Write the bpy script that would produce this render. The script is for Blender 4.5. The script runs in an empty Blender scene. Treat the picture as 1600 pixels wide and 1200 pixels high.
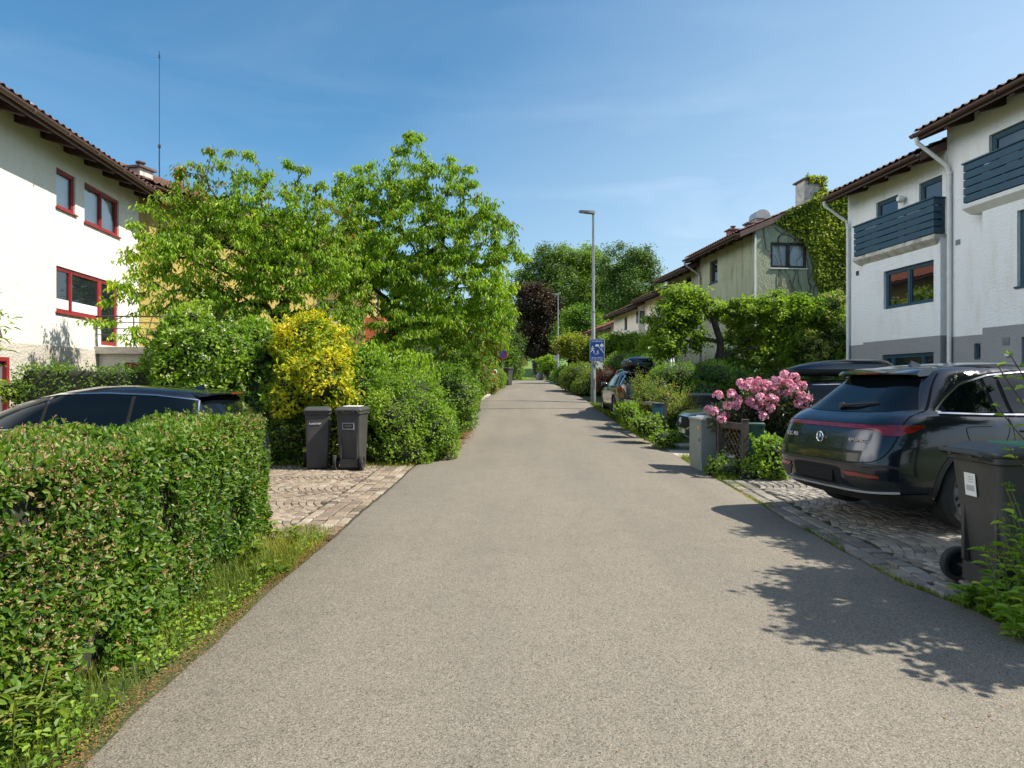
import bpy, bmesh, math, random
import numpy as np
from mathutils import Vector, Matrix

random.seed(7)
RNG = np.random.default_rng(11)
PI = math.pi
F = 1066.67; HZ = 597.0; CH = 1.5
SC = bpy.context.scene
COL = SC.collection
R = math.radians

# ---------------------------------------------------------------- terrain
_GY = [-50, 0, 12, 17, 21.5, 27, 35, 45, 60, 80, 95, 110, 140, 200, 2000]
_GZ = [0, 0, 0, .12, .35, .74, 1.12, 1.40, 1.60, 1.66, 1.75, 3.2, 7.0, 9.0, 9.0]
def ground(y): return float(np.interp(y, _GY, _GZ))
def at(px, py):
    """point of the ground seen at a pixel of the photograph"""
    t = (HZ - py) / F
    lo = .5
    y = lo
    while y < 400:
        if CH + t * y <= ground(y): break
        y += .02
    return Vector(((px - 800) / F * y, y, ground(y)))
def pt(px, py, y): return Vector(((px - 800) / F * y, y, CH + (HZ - py) / F * y))

# ---------------------------------------------------------------- objects
def props(o, label=None, cat=None, group=None, kind=None):
    if label: o['label'] = label
    if cat: o['category'] = cat
    if group: o['group'] = group
    if kind: o['kind'] = kind
    return o
def thing(name, label, cat, loc=(0, 0, 0), rz=0.0, group=None):
    o = bpy.data.objects.new(name, None); COL.objects.link(o)
    o.empty_display_size = .3
    o.location = loc; o.rotation_euler = (0, 0, rz)
    return props(o, label, cat, group)
def link(name, me, m=None, parent=None):
    o = bpy.data.objects.new(name, me); COL.objects.link(o)
    if m is not None:
        me.materials.clear(); me.materials.append(m)
    if parent is not None: o.parent = parent
    return o
def copy_tree(o, parent=None):
    c = o.copy(); COL.objects.link(c)
    if parent is not None: c.parent = parent
    for ch in list(o.children): copy_tree(ch, c)
    return c

class MB:
    def __init__(s): s.v = []; s.f = []; s.smooth = False
    def add(s, vs, fs):
        b = len(s.v); s.v += [tuple(v) for v in vs]; s.f += [tuple(i + b for i in f) for f in fs]; return s
    def quad(s, a, b, c, d): return s.add([a, b, c, d], [(0, 1, 2, 3)])
    def box(s, x0, y0, z0, x1, y1, z1):
        vs = [(x0,y0,z0),(x1,y0,z0),(x1,y1,z0),(x0,y1,z0),(x0,y0,z1),(x1,y0,z1),(x1,y1,z1),(x0,y1,z1)]
        return s.add(vs, [(0,3,2,1),(4,5,6,7),(0,1,5,4),(1,2,6,5),(2,3,7,6),(3,0,4,7)])
    def obox(s, O, U, N, u0, u1, n0, n1, z0, z1):
        """box in a frame: U along, N outward, z up"""
        O = Vector(O); U = Vector(U); N = Vector(N)
        P = lambda u, n, z: O + U * u + N * n + Vector((0, 0, z))
        vs = [P(u0,n0,z0),P(u1,n0,z0),P(u1,n1,z0),P(u0,n1,z0),P(u0,n0,z1),P(u1,n0,z1),P(u1,n1,z1),P(u0,n1,z1)]
        return s.add(vs, [(0,3,2,1),(4,5,6,7),(0,1,5,4),(1,2,6,5),(2,3,7,6),(3,0,4,7)])
    def tube(s, pts, r, n=8, cap=True):
        pts = [Vector(p) for p in pts]
        rs = r if isinstance(r, (list, tuple)) else [r] * len(pts)
        rings = []
        up0 = None
        for i, p in enumerate(pts):
            if i == 0: d = pts[1] - p
            elif i == len(pts) - 1: d = p - pts[i - 1]
            else: d = (pts[i + 1] - p).normalized() + (p - pts[i - 1]).normalized()
            d.normalize()
            if up0 is None:
                up0 = Vector((0, 0, 1)) if abs(d.z) < .9 else Vector((1, 0, 0))
            a = d.cross(up0).normalized(); b = a.cross(d).normalized(); up0 = b
            rings.append([p + (a * math.cos(2*PI*k/n) + b * math.sin(2*PI*k/n)) * rs[i] for k in range(n)])
        base = len(s.v)
        for rg in rings: s.v += [tuple(v) for v in rg]
        for i in range(len(rings) - 1):
            for k in range(n):
                k2 = (k + 1) % n
                s.f.append((base+i*n+k, base+i*n+k2, base+(i+1)*n+k2, base+(i+1)*n+k))
        if cap:
            s.f.append(tuple(base + k for k in reversed(range(n))))
            s.f.append(tuple(base + (len(rings)-1)*n + k for k in range(n)))
        return s
    def lathe(s, prof, c=(0,0,0), axis='z', n=24, closed=False):
        """prof: (radius, height) pairs"""
        c = Vector(c); base = len(s.v); m = len(prof)
        for k in range(n):
            a = 2*PI*k/n
            for (r, h) in prof:
                if axis == 'z': p = (r*math.cos(a), r*math.sin(a), h)
                elif axis == 'y': p = (r*math.cos(a), h, r*math.sin(a))
                else: p = (h, r*math.cos(a), r*math.sin(a))
                s.v.append(tuple(c + Vector(p)))
        for k in range(n):
            k2 = (k+1) % n
            for j in range(m - 1 + (1 if closed else 0)):
                j2 = (j+1) % m
                s.f.append((base+k*m+j, base+k2*m+j, base+k2*m+j2, base+k*m+j2))
        return s
    def rings(s, rings, cap0=True, cap1=True):
        n = len(rings[0]); base = len(s.v)
        for rg in rings: s.v += [tuple(v) for v in rg]
        for i in range(len(rings)-1):
            for k in range(n):
                k2 = (k+1) % n
                s.f.append((base+i*n+k, base+i*n+k2, base+(i+1)*n+k2, base+(i+1)*n+k))
        if cap0: s.f.append(tuple(base+k for k in reversed(range(n))))
        if cap1: s.f.append(tuple(base+(len(rings)-1)*n+k for k in range(n)))
        return s
    def mesh(s, name, smooth=False, angle=None):
        me = bpy.data.meshes.new(name); me.from_pydata(s.v, [], s.f); me.validate()
        if smooth:
            me.polygons.foreach_set('use_smooth', [True]*len(me.polygons))
            if angle:
                try: me.set_sharp_from_angle(angle=R(angle))
                except Exception: pass
        me.update(); return me
    def build(s, name, m, parent=None, smooth=False, angle=35, bevel=0):
        me = s.mesh(name, smooth, angle)
        o = link(name, me, m, parent)
        if bevel:
            md = o.modifiers.new('bevel', 'BEVEL'); md.width = bevel; md.segments = 2; md.limit_method = 'ANGLE'
        return o
def rrect(w, d, r, z, cx=0, cy=0, n=4):
    out = []
    for (sx, sy, a0) in ((1,1,0),(-1,1,90),(-1,-1,180),(1,-1,270)):
        for k in range(n+1):
            a = R(a0 + 90*k/n)
            out.append((cx + sx*(w/2-r) + r*math.cos(a), cy + sy*(d/2-r) + r*math.sin(a), z))
    return out

def np_mesh(name, V, tris=None, quads=None, attr=None, smooth=False):
    me = bpy.data.meshes.new(name)
    V = np.asarray(V, np.float32)
    me.vertices.add(len(V)); me.vertices.foreach_set('co', V.ravel())
    loops = []; starts = []; tot = 0
    if quads is not None and len(quads):
        q = np.asarray(quads, np.int32); loops.append(q.ravel()); starts.append(np.arange(len(q))*4 + tot); tot += q.size
    if tris is not None and len(tris):
        t = np.asarray(tris, np.int32); loops.append(t.ravel()); starts.append(np.arange(len(t))*3 + tot); tot += t.size
    L = np.concatenate(loops); S = np.concatenate(starts).astype(np.int32)
    me.loops.add(len(L)); me.loops.foreach_set('vertex_index', L)
    me.polygons.add(len(S)); me.polygons.foreach_set('loop_start', S)
    try:
        nn = np.diff(np.append(S, len(L))).astype(np.int32); me.polygons.foreach_set('loop_total', nn)
    except Exception: pass
    if attr is not None:
        a = me.attributes.new('rnd', 'FLOAT', 'POINT'); a.data.foreach_set('value', np.asarray(attr, np.float32))
    me.update(calc_edges=True)
    me.polygons.foreach_set('use_smooth', np.full(len(me.polygons), smooth, dtype=bool))
    return me

# ---------------------------------------------------------------- materials
class NT:
    def __init__(s, name):
        s.m = bpy.data.materials.new(name); s.m.use_nodes = True
        s.t = s.m.node_tree; s.n = s.t.nodes
        s.b = s.n['Principled BSDF']; s.out = s.n['Material Output']
    def new(s, typ, **kw):
        nd = s.n.new(typ)
        for k, v in kw.items():
            if k in nd.inputs.keys(): nd.inputs[k].default_value = v
            else: setattr(nd, k, v)
        return nd
    def l(s, a, b): s.t.links.new(a, b)
    def coord(s, which='Object', scale=None):
        c = s.new('ShaderNodeTexCoord')
        if scale is None: return c.outputs[which]
        mp = s.new('ShaderNodeMapping'); mp.inputs['Scale'].default_value = scale
        s.l(c.outputs[which], mp.inputs['Vector']); return mp.outputs['Vector']
    def noise(s, vec, scale, detail=4, rough=.55, dist=0):
        nd = s.new('ShaderNodeTexNoise'); nd.inputs['Scale'].default_value = scale
        nd.inputs['Detail'].default_value = detail; nd.inputs['Roughness'].default_value = rough
        nd.inputs['Distortion'].default_value = dist
        s.l(vec, nd.inputs['Vector']); return nd.outputs['Fac']
    def ramp(s, fac, stops):
        r = s.new('ShaderNodeValToRGB'); e = r.color_ramp.elements
        while len(e) < len(stops): e.new(.5)
        for i, (p, c) in enumerate(stops):
            e[i].position = p; e[i].color = (*c, 1) if len(c) == 3 else c
        s.l(fac, r.inputs['Fac']); return r.outputs['Color']
    def mix(s, fac, a, b, mode='MIX'):
        nd = s.new('ShaderNodeMix'); nd.data_type = 'RGBA'; nd.blend_type = mode
        for k, v in ((0, fac), (6, a), (7, b)):
            if hasattr(v, 'links'): s.l(v, nd.inputs[k])
            elif isinstance(v, (int, float)): nd.inputs[k].default_value = v
            else: nd.inputs[k].default_value = (*v, 1)
        return nd.outputs[2]
    def bump(s, h, strength=.3, dist=.01, prev=None):
        nd = s.new('ShaderNodeBump'); nd.inputs['Strength'].default_value = strength; nd.inputs['Distance'].default_value = dist
        s.l(h, nd.inputs['Height'])
        if prev is not None: s.l(prev, nd.inputs['Normal'])
        return nd.outputs['Normal']
    def math(s, op, a, b=None):
        nd = s.new('ShaderNodeMath'); nd.operation = op
        for k, v in ((0, a), (1, b)):
            if v is None: continue
            if hasattr(v, 'links'): s.l(v, nd.inputs[k])
            else: nd.inputs[k].default_value = v
        return nd.outputs[0]

def pm(name, c1, c2=None, scale=4, rough=.6, bump=0, bscale=40, metal=0, coat=0, spec=.5, bdist=.01, rvar=0, detail=5):
    """plain procedural paint / plastic / wood: two tones by noise, fine bump"""
    n = NT(name); co = n.coord('Object')
    c2 = c2 or tuple(x*.82 for x in c1)
    nf = n.noise(co, scale, detail)
    n.l(n.ramp(nf, [(.3, c1), (.7, c2)]), n.b.inputs['Base Color'])
    n.b.inputs['Roughness'].default_value = rough; n.b.inputs['Metallic'].default_value = metal
    n.b.inputs['Coat Weight'].default_value = coat; n.b.inputs['Coat Roughness'].default_value = .03
    n.b.inputs['Specular IOR Level'].default_value = spec
    if rvar:
        r2 = n.noise(co, scale*2.3, 4)
        n.l(n.math('ADD', n.math('MULTIPLY', r2, rvar), rough - rvar/2), n.b.inputs['Roughness'])
    if bump: n.l(n.bump(n.noise(co, bscale, 4), bump, bdist), n.b.inputs['Normal'])
    return n.m

def leaf_mat(name, stops, rough=.42, trans=.35, tint=(1.25, 1.25, .5), spec=.5):
    n = NT(name); a = n.new('ShaderNodeAttribute'); a.attribute_name = 'rnd'
    c = n.ramp(a.outputs['Fac'], stops)
    n.l(c, n.b.inputs['Base Color']); n.b.inputs['Roughness'].default_value = rough
    n.b.inputs['Specular IOR Level'].default_value = spec
    tr = n.new('ShaderNodeBsdfTranslucent'); n.l(n.mix(1.0, c, tint, 'MULTIPLY'), tr.inputs['Color'])
    mx = n.new('ShaderNodeMixShader'); mx.inputs[0].default_value = trans
    n.l(n.b.outputs[0], mx.inputs[1]); n.l(tr.outputs[0], mx.inputs[2]); n.l(mx.outputs[0], n.out.inputs['Surface'])
    return n.m

def glass_mat(name, base=(.012, .016, .02), ior=1.9, rough=.02):
    n = NT(name); b = n.b
    b.inputs['Base Color'].default_value = (*base, 1); b.inputs['Roughness'].default_value = rough
    b.inputs['IOR'].default_value = ior
    co = n.coord('Object'); n.l(n.bump(n.noise(co, 1.3, 2), .06, .02), b.inputs['Normal'])
    return n.m
def clear_glass(name, refl=.12, tint=(.93, .96, .97)):
    n = NT(name)
    t = n.new('ShaderNodeBsdfTransparent'); t.inputs[0].default_value = (*tint, 1)
    g = n.new('ShaderNodeBsdfGlossy'); g.inputs['Roughness'].default_value = .02
    lw = n.new('ShaderNodeLayerWeight'); lw.inputs['Blend'].default_value = .5
    f = n.math('ADD', n.math('MULTIPLY', n.math('POWER', lw.outputs['Facing'], 4.0), .6), refl)
    mx = n.new('ShaderNodeMixShader'); n.l(f, mx.inputs[0]); n.l(t.outputs[0], mx.inputs[1]); n.l(g.outputs[0], mx.inputs[2])
    n.l(mx.outputs[0], n.out.inputs['Surface']); return n.m

def stucco(name, c1, c2, bump=.6, sc=(1, 1, 3.0), stain=None, bs=9):
    n = NT(name); co = n.coord('Object', sc); co1 = n.coord('Object')
    big = n.noise(co1, .7, 5)
    c = n.ramp(big, [(.3, c1), (.75, c2)])
    if stain:
        st = n.noise(n.coord('Object', (2.5, 2.5, .45)), 1.6, 6, .65)
        c = n.mix(n.ramp(st, [(.5, (0, 0, 0)), (.72, (1, 1, 1))]), c, stain)
    n.l(c, n.b.inputs['Base Color']); n.b.inputs['Roughness'].default_value = .9
    n.b.inputs['Specular IOR Level'].default_value = .2
    h = n.noise(co, bs, 6, .6, .6)
    h2 = n.noise(co, bs*4, 3)
    nb = n.bump(h, bump, .035); n.l(n.bump(h2, bump*.5, .008, nb), n.b.inputs['Normal'])
    return n.m

def paint_black(name, c=(.006, .008, .014)):
    n = NT(name); b = n.b
    co = n.coord('Object'); n.l(n.ramp(n.noise(co, 3, 3), [(.3, c), (.7, tuple(x*1.5 for x in c))]), b.inputs['Base Color'])
    b.inputs['Roughness'].default_value = .22; b.inputs['Metallic'].default_value = .15
    b.inputs['Coat Weight'].default_value = 1; b.inputs['Coat Roughness'].default_value = .025; b.inputs['Coat IOR'].default_value = 1.45
    d = n.noise(co, 45, 5, .7)
    n.l(n.math('ADD', n.math('MULTIPLY', d, .06), .16), b.inputs['Roughness'])
    return n.m

M = {}
M['white_stucco'] = stucco('white_stucco', (.74, .72, .66), (.69, .665, .60), .7, stain=(.66, .635, .565))
M['rough_plinth'] = stucco('rough_plinth', (.62, .58, .5), (.45, .41, .35), 1.0, (1, 1, 1.4), None, 14)
M['pale_stucco'] = stucco('pale_stucco', (.80, .82, .83), (.75, .77, .78), .7, stain=(.70, .69, .64))
M['grey_plinth'] = stucco('grey_plinth', (.30, .31, .32), (.24, .25, .26), .6)
M['yellow_stucco'] = stucco('yellow_stucco', (.43, .335, .10), (.35, .27, .085), 1.0, stain=(.28, .225, .09))
M['green_stucco'] = stucco('green_stucco', (.36, .39, .28), (.28, .295, .205), 1.0, (1.4, 1.4, .8), (.20, .175, .105))
M['cream_stucco'] = stucco('cream_stucco', (.84, .77, .66), (.78, .71, .60), .4)
M['orange_stucco'] = stucco('orange_stucco', (.55, .16, .07), (.46, .13, .06), .4)
M['red_frame'] = pm('red_frame', (.20, .016, .018), (.26, .025, .022), 3, .45, .15, 30)
M['teal_frame'] = pm('teal_frame', (.013, .052, .085), (.018, .066, .10), 3, .5, .15, 30)
M['dark_frame'] = pm('dark_frame', (.02, .018, .018), (.03, .028, .026), 3, .5)
M['green_frame'] = pm('green_frame', (.03, .07, .06), (.04, .08, .06), 3, .5)
M['fascia'] = pm('fascia', (.13, .075, .06), (.085, .05, .042), 3, .55, .3, 25)
M['rafter'] = pm('rafter', (.035, .018, .014), (.05, .026, .02), 5, .7, .3, 25)
M['tile'] = pm('tile', (.16, .072, .048), (.075, .038, .028), 2.2, .8, .5, 30, detail=8)
M['tile_red'] = pm('tile_red', (.24, .075, .04), (.14, .05, .03), 2.2, .8, .5, 30)
M['zinc'] = pm('zinc', (.42, .43, .44), (.3, .31, .32), 8, .45, .1, 20, metal=.6)
M['white_metal'] = pm('white_metal', (.68, .69, .68), (.60, .61, .6), 6, .45)
M['white_wood'] = pm('white_wood', (.7, .7, .68), (.62, .61, .58), 6, .6)
M['concrete'] = pm('concrete', (.42, .39, .34), (.27, .25, .22), 6, .9, .6, 30)
M['old_concrete'] = pm('old_concrete', (.62, .6, .54), (.3, .28, .24), 5, .9, .7, 26, detail=8)
M['blind'] = pm('blind', (.78, .8, .8), (.72, .75, .76), 2, .8)
M['window_glass'] = glass_mat('window_glass')
M['clear_glass'] = clear_glass('clear_glass')
M['teal_glass'] = glass_mat('teal_glass', (.05, .12, .11), 1.9)
M['rail_metal'] = pm('rail_metal', (.08, .08, .08), (.05, .05, .05), 8, .5, metal=.5)
M['car_black'] = paint_black('car_black')
M['car_grey'] = paint_black('car_grey', (.035, .034, .036))
M['car_silver'] = paint_black('car_silver', (.5, .5, .5))
M['car_glass'] = glass_mat('car_glass', (.003, .005, .006), 1.42, .01)
M['chrome'] = pm('chrome', (.75, .75, .76), (.65, .65, .66), 4, .18, metal=1)
M['tyre'] = pm('tyre', (.018, .018, .018), (.03, .028, .026), 9, .85, .4, 60)
M['rim'] = pm('rim', (.5, .5, .51), (.4, .4, .41), 4, .3, metal=.9)
M['dark_rim'] = pm('dark_rim', (.05, .05, .052), (.08, .08, .082), 4, .35, metal=.6)
M['plastic_black'] = pm('plastic_black', (.016, .016, .017), (.024, .024, .024), 6, .5, .2, 80)
M['gap'] = pm('gap', (.003, .003, .003), (.004, .004, .004), 6, .9)
M['bin_grey'] = pm('bin_grey', (.060, .057, .054), (.034, .033, .032), 2.2, .55, .25, 60, rvar=.2)
M['bin_lid'] = pm('bin_lid', (.06, .058, .055), (.045, .044, .042), 3, .45, .2, 60, rvar=.2)
M['bin_green'] = pm('bin_green', (.02, .20, .065), (.016, .15, .05), 3, .4)
M['bin_dark_green'] = pm('bin_dark_green', (.012, .06, .045), (.012, .05, .04), 3, .5)
M['sticker'] = pm('sticker', (.75, .75, .73), (.65, .65, .63), 5, .6)
M['ink'] = pm('ink', (.08, .08, .08), (.12, .12, .12), 5, .7)
M['white_print'] = pm('white_print', (.78, .78, .78), (.74, .74, .74), 5, .6)
M['grey_print'] = pm('grey_print', (.4, .4, .4), (.34, .34, .34), 5, .6)
M['sign_blue'] = pm('sign_blue', (.008, .055, .25), (.010, .065, .28), 2, .35)
M['sign_red'] = pm('sign_red', (.45, .02, .03), (.4, .02, .03), 2, .35)
M['steel'] = pm('steel', (.22, .24, .245), (.16, .175, .18), 6, .5, .1, 20, metal=.45)
M['cabinet'] = pm('cabinet', (.24, .255, .24), (.17, .185, .17), 2.5, .6, .2, 20, detail=8)
M['post_wood'] = pm('post_wood', (.075, .062, .053), (.04, .033, .028), 12, .85, .6, 25)
M['rail_wood'] = pm('rail_wood', (.42, .36, .28), (.3, .25, .2), 12, .85, .5, 25)
M['wire'] = pm('wire', (.2, .13, .1), (.28, .2, .17), 20, .6, metal=.4)
M['bark'] = pm('bark', (.075, .05, .04), (.035, .025, .02), 9, .9, .8, 20, bdist=.02)
M['apple_bark'] = pm('apple_bark', (.12, .075, .05), (.04, .026, .018), 7, .9, 1, 14, bdist=.04)
M['twig'] = pm('twig', (.09, .05, .03), (.05, .03, .02), 9, .8)
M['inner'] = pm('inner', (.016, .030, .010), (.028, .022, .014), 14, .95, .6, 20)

def lamp_red(name='tail_lamp'):
    n = NT(name); b = n.b
    co = n.coord('Object', (1, 1, 6)); n.l(n.ramp(n.noise(co, 9, 2), [(.35, (.10, .002, .004)), (.65, (.24, .005, .008))]), b.inputs['Base Color'])
    b.inputs['Roughness'].default_value = .12; b.inputs['Coat Weight'].default_value = 1; b.inputs['Coat Roughness'].default_value = .02
    return n.m
M['tail_lamp'] = lamp_red()
# ---------------------------------------------------------------- vegetation
def unit(a):
    return a / np.maximum(np.linalg.norm(a, axis=-1, keepdims=True), 1e-9)
def rand_dir(n):
    return unit(RNG.normal(size=(n, 3)))
class Lump:
    """smooth 3-D noise from random sine waves, about -1..1"""
    def __init__(s, freq, n=9, seed=0):
        g = np.random.default_rng(seed)
        s.k = unit(g.normal(size=(n, 3))) * freq * g.uniform(.6, 1.7, (n, 1)); s.p = g.uniform(0, 6.28, n)
    def __call__(s, P): return np.sin(P @ s.k.T + s.p).sum(1) / (len(s.p) ** .5) * .8
def leaf_arrays(P, D, N, L, W, fold=.25, hi=False, droop=.0):
    n = len(P); D = unit(D); S = unit(np.cross(D, N)); N = unit(np.cross(S, D))
    L = np.broadcast_to(np.asarray(L, float).reshape(-1, 1), (n, 1)); W = np.broadcast_to(np.asarray(W, float).reshape(-1, 1), (n, 1))
    if not hi:
        V = np.stack([P, P + D*L*.45 + S*W*.5 + N*W*fold, P + D*L - N*L*droop, P + D*L*.45 - S*W*.5 + N*W*fold], 1)
        T = np.array([[0, 1, 2], [0, 2, 3]])
        return V.reshape(-1, 3), (T[None] + np.arange(n)[:, None, None]*4).reshape(-1, 3), None, 4
    V = np.stack([P, P + D*L*.35 - N*L*droop*.15, P + D*L*.7 - N*L*droop*.5, P + D*L - N*L*droop,
                  P + D*L*.3 + S*W*.48 + N*W*fold, P + D*L*.66 + S*W*.42 + N*W*fold - N*L*droop*.4,
                  P + D*L*.3 - S*W*.48 + N*W*fold, P + D*L*.66 - S*W*.42 + N*W*fold - N*L*droop*.4], 1)
    T = np.array([[0, 4, 1], [2, 5, 3], [0, 1, 6], [2, 3, 7]]); Q = np.array([[1, 4, 5, 2], [1, 2, 7, 6]])
    o = np.arange(n)[:, None, None]*8
    return V.reshape(-1, 3), (T[None]+o).reshape(-1, 3), (Q[None]+o).reshape(-1, 4), 8
def leaves(name, P, D, N, L, W, rnd, mat, parent=None, fold=.25, hi=False, droop=.0):
    V, T, Q, k = leaf_arrays(P, D, N, L, W, fold, hi, droop)
    me = np_mesh(name, V, T, Q, np.repeat(rnd, k))
    return link(name, me, mat, parent)

def tubes(name, A, B, ra, rb, mat, parent=None, n=5):
    """one mesh of many tapered segments (the branches of ONE plant)"""
    A = np.asarray(A, float); B = np.asarray(B, float); ra = np.asarray(ra)[:, None]; rb = np.asarray(rb)[:, None]
    d = unit(B - A); h = np.where(np.abs(d[:, 2:3]) < .9, [[0, 0, 1.]], [[1., 0, 0]])
    a = unit(np.cross(d, h)); b = np.cross(a, d)
    rings = []
    for (C, r) in ((A, ra), (B, rb)):
        for k in range(n):
            t = 2*PI*k/n; rings.append(C + (a*math.cos(t) + b*math.sin(t))*r)
    V = np.stack(rings, 1).reshape(-1, 3)
    q = np.array([[k, (k+1) % n, n+(k+1) % n, n+k] for k in range(n)])
    Q = (q[None] + np.arange(len(A))[:, None, None]*2*n).reshape(-1, 4)
    me = np_mesh(name, V, None, Q, smooth=True)
    return link(name, me, mat, parent)

def blob(px, py, y, rx, rz, ry=None):
    """ellipsoid (metres) seen at a pixel; radii in pixels, ry depth radius in metres"""
    c = pt(px, py, y); s = y / F
    return (c.x, c.y, c.z, rx*s, (ry if ry else (rx+rz)/2*s), rz*s)
def in_blobs(n, B, shell=.0):
    B = np.array(B); vol = (B[:, 3]*B[:, 4]*B[:, 5]); idx = RNG.choice(len(B), n, p=vol/vol.sum())
    u = rand_dir(n); r = RNG.uniform(shell**3, 1, n)**(1/3)
    return B[idx, :3] + u*r[:, None]*B[idx, 3:6], u

def grow(trunk, att, r_tip=.006, step=.3, jit=.05, power=.5, curve=.12):
    """greedy skeleton: every attractor joins the nearest node already grown"""
    nodes = [np.array(p, float) for p in trunk]; par = [-1] + list(range(len(trunk)-1))
    top = nodes[-1]
    plen = [0.0]
    for i in range(1, len(nodes)): plen.append(plen[-1] + np.linalg.norm(nodes[i]-nodes[i-1]))
    order = np.argsort(np.linalg.norm(att - top, axis=1)); ends = []
    arr = np.zeros((len(att)*14 + 60, 3)); arr[:len(nodes)] = nodes
    pl = np.zeros(len(arr)); pl[:len(nodes)] = plen; n = len(nodes)
    forbid = max(1, int(len(trunk)*.45))
    for i in order:
        p = att[i]; d = np.linalg.norm(arr[:n] - p, axis=1) + pl[:n]*.16
        d[arr[:n, 2] > p[2] + .25] += .5
        d[:forbid] += 5
        j = int(np.argmin(d)); a = arr[j].copy(); D = np.linalg.norm(p - a)
        k = max(1, min(12, int(D/step))); prev = j
        off = RNG.normal(size=3)*D*curve; off[2] = abs(off[2])
        for q in range(1, k+1):
            t = q/k; c = a*(1-t) + p*t + off*math.sin(PI*t)*.8 + (RNG.normal(size=3)*jit if q < k else 0)
            arr[n] = c; pl[n] = pl[prev] + np.linalg.norm(c - arr[prev]); par.append(prev); prev = n; n += 1
        ends.append(prev)
    cnt = np.zeros(n); cnt[ends] = 1; cnt[:1] += 0
    for i in range(n-1, 0, -1): cnt[par[i]] += cnt[i]
    rad = r_tip*np.maximum(cnt, 1)**power
    return arr[:n], np.array(par), rad, np.array(ends)

def tree(name, label, cat, base, trunk, B, n_att, n_leaf, L, W, mat, bark, cluster=.35, r_tip=.006, droop=.6, shell=.35,
         group=None, hi=False, power=.5, up=.2, flat=.6, seed=1, keep=None, trunk_r=None, clear=None, fold=.25):
    root = thing(name, label, cat, base, 0, group)
    b = np.array(base)
    att, _ = in_blobs(n_att, B, shell)
    att = np.concatenate([att] + [in_blobs(3, [q], .1)[0] for q in B])
    if clear is not None: att = att[clear(att)]
    arr, par, rad, ends = grow(trunk, att, r_tip, power=power)
    if trunk_r:
        nt = len(trunk)
        for i in range(nt): rad[i] = max(rad[i], trunk_r*(1 - .35*i/nt))
    A = arr[par[1:]] - b; C = arr[1:] - b
    ra = rad[par[1:]]; rb = rad[1:]
    ra = np.minimum(ra, rb*1.6)
    tubes('branches', A, C, ra, rb, bark, root, 7)
    m = len(att); idx = RNG.integers(0, m, n_leaf)
    lump = Lump(1.6, seed=seed)
    off = rand_dir(n_leaf)*(RNG.uniform(0, 1, (n_leaf, 1))**.6)*cluster; off[:, 2] *= flat
    P = att[idx] + off
    # leaves hang along the last twigs too
    tw = RNG.random(n_leaf) < .35
    j = ends[RNG.integers(0, len(ends), n_leaf)]; jp = par[j]; t = RNG.random((n_leaf, 1))
    P2 = arr[j]*t + arr[jp]*(1-t) + rand_dir(n_leaf)*cluster*.3
    P = np.where(tw[:, None], P2, P)
    if keep is not None:
        k = keep(P); P = P[k]; off = off[k]
    n = len(P)
    D = rand_dir(n); D[:, 2] = D[:, 2]*.5 - droop; D[:, :2] += off[:, :2]/max(cluster, 1e-6)*.6
    N = rand_dir(n)*.6; N[:, 2] += 1.0
    rnd = np.clip(.5 + .22*lump(P) + RNG.normal(size=n)*.17, 0, 1)
    sz = RNG.uniform(.65, 1.15, n)
    leaves('foliage', P - b, D, N, L*sz, W*sz, rnd, mat, root, fold=fold, hi=hi, droop=.12)
    return root

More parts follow.
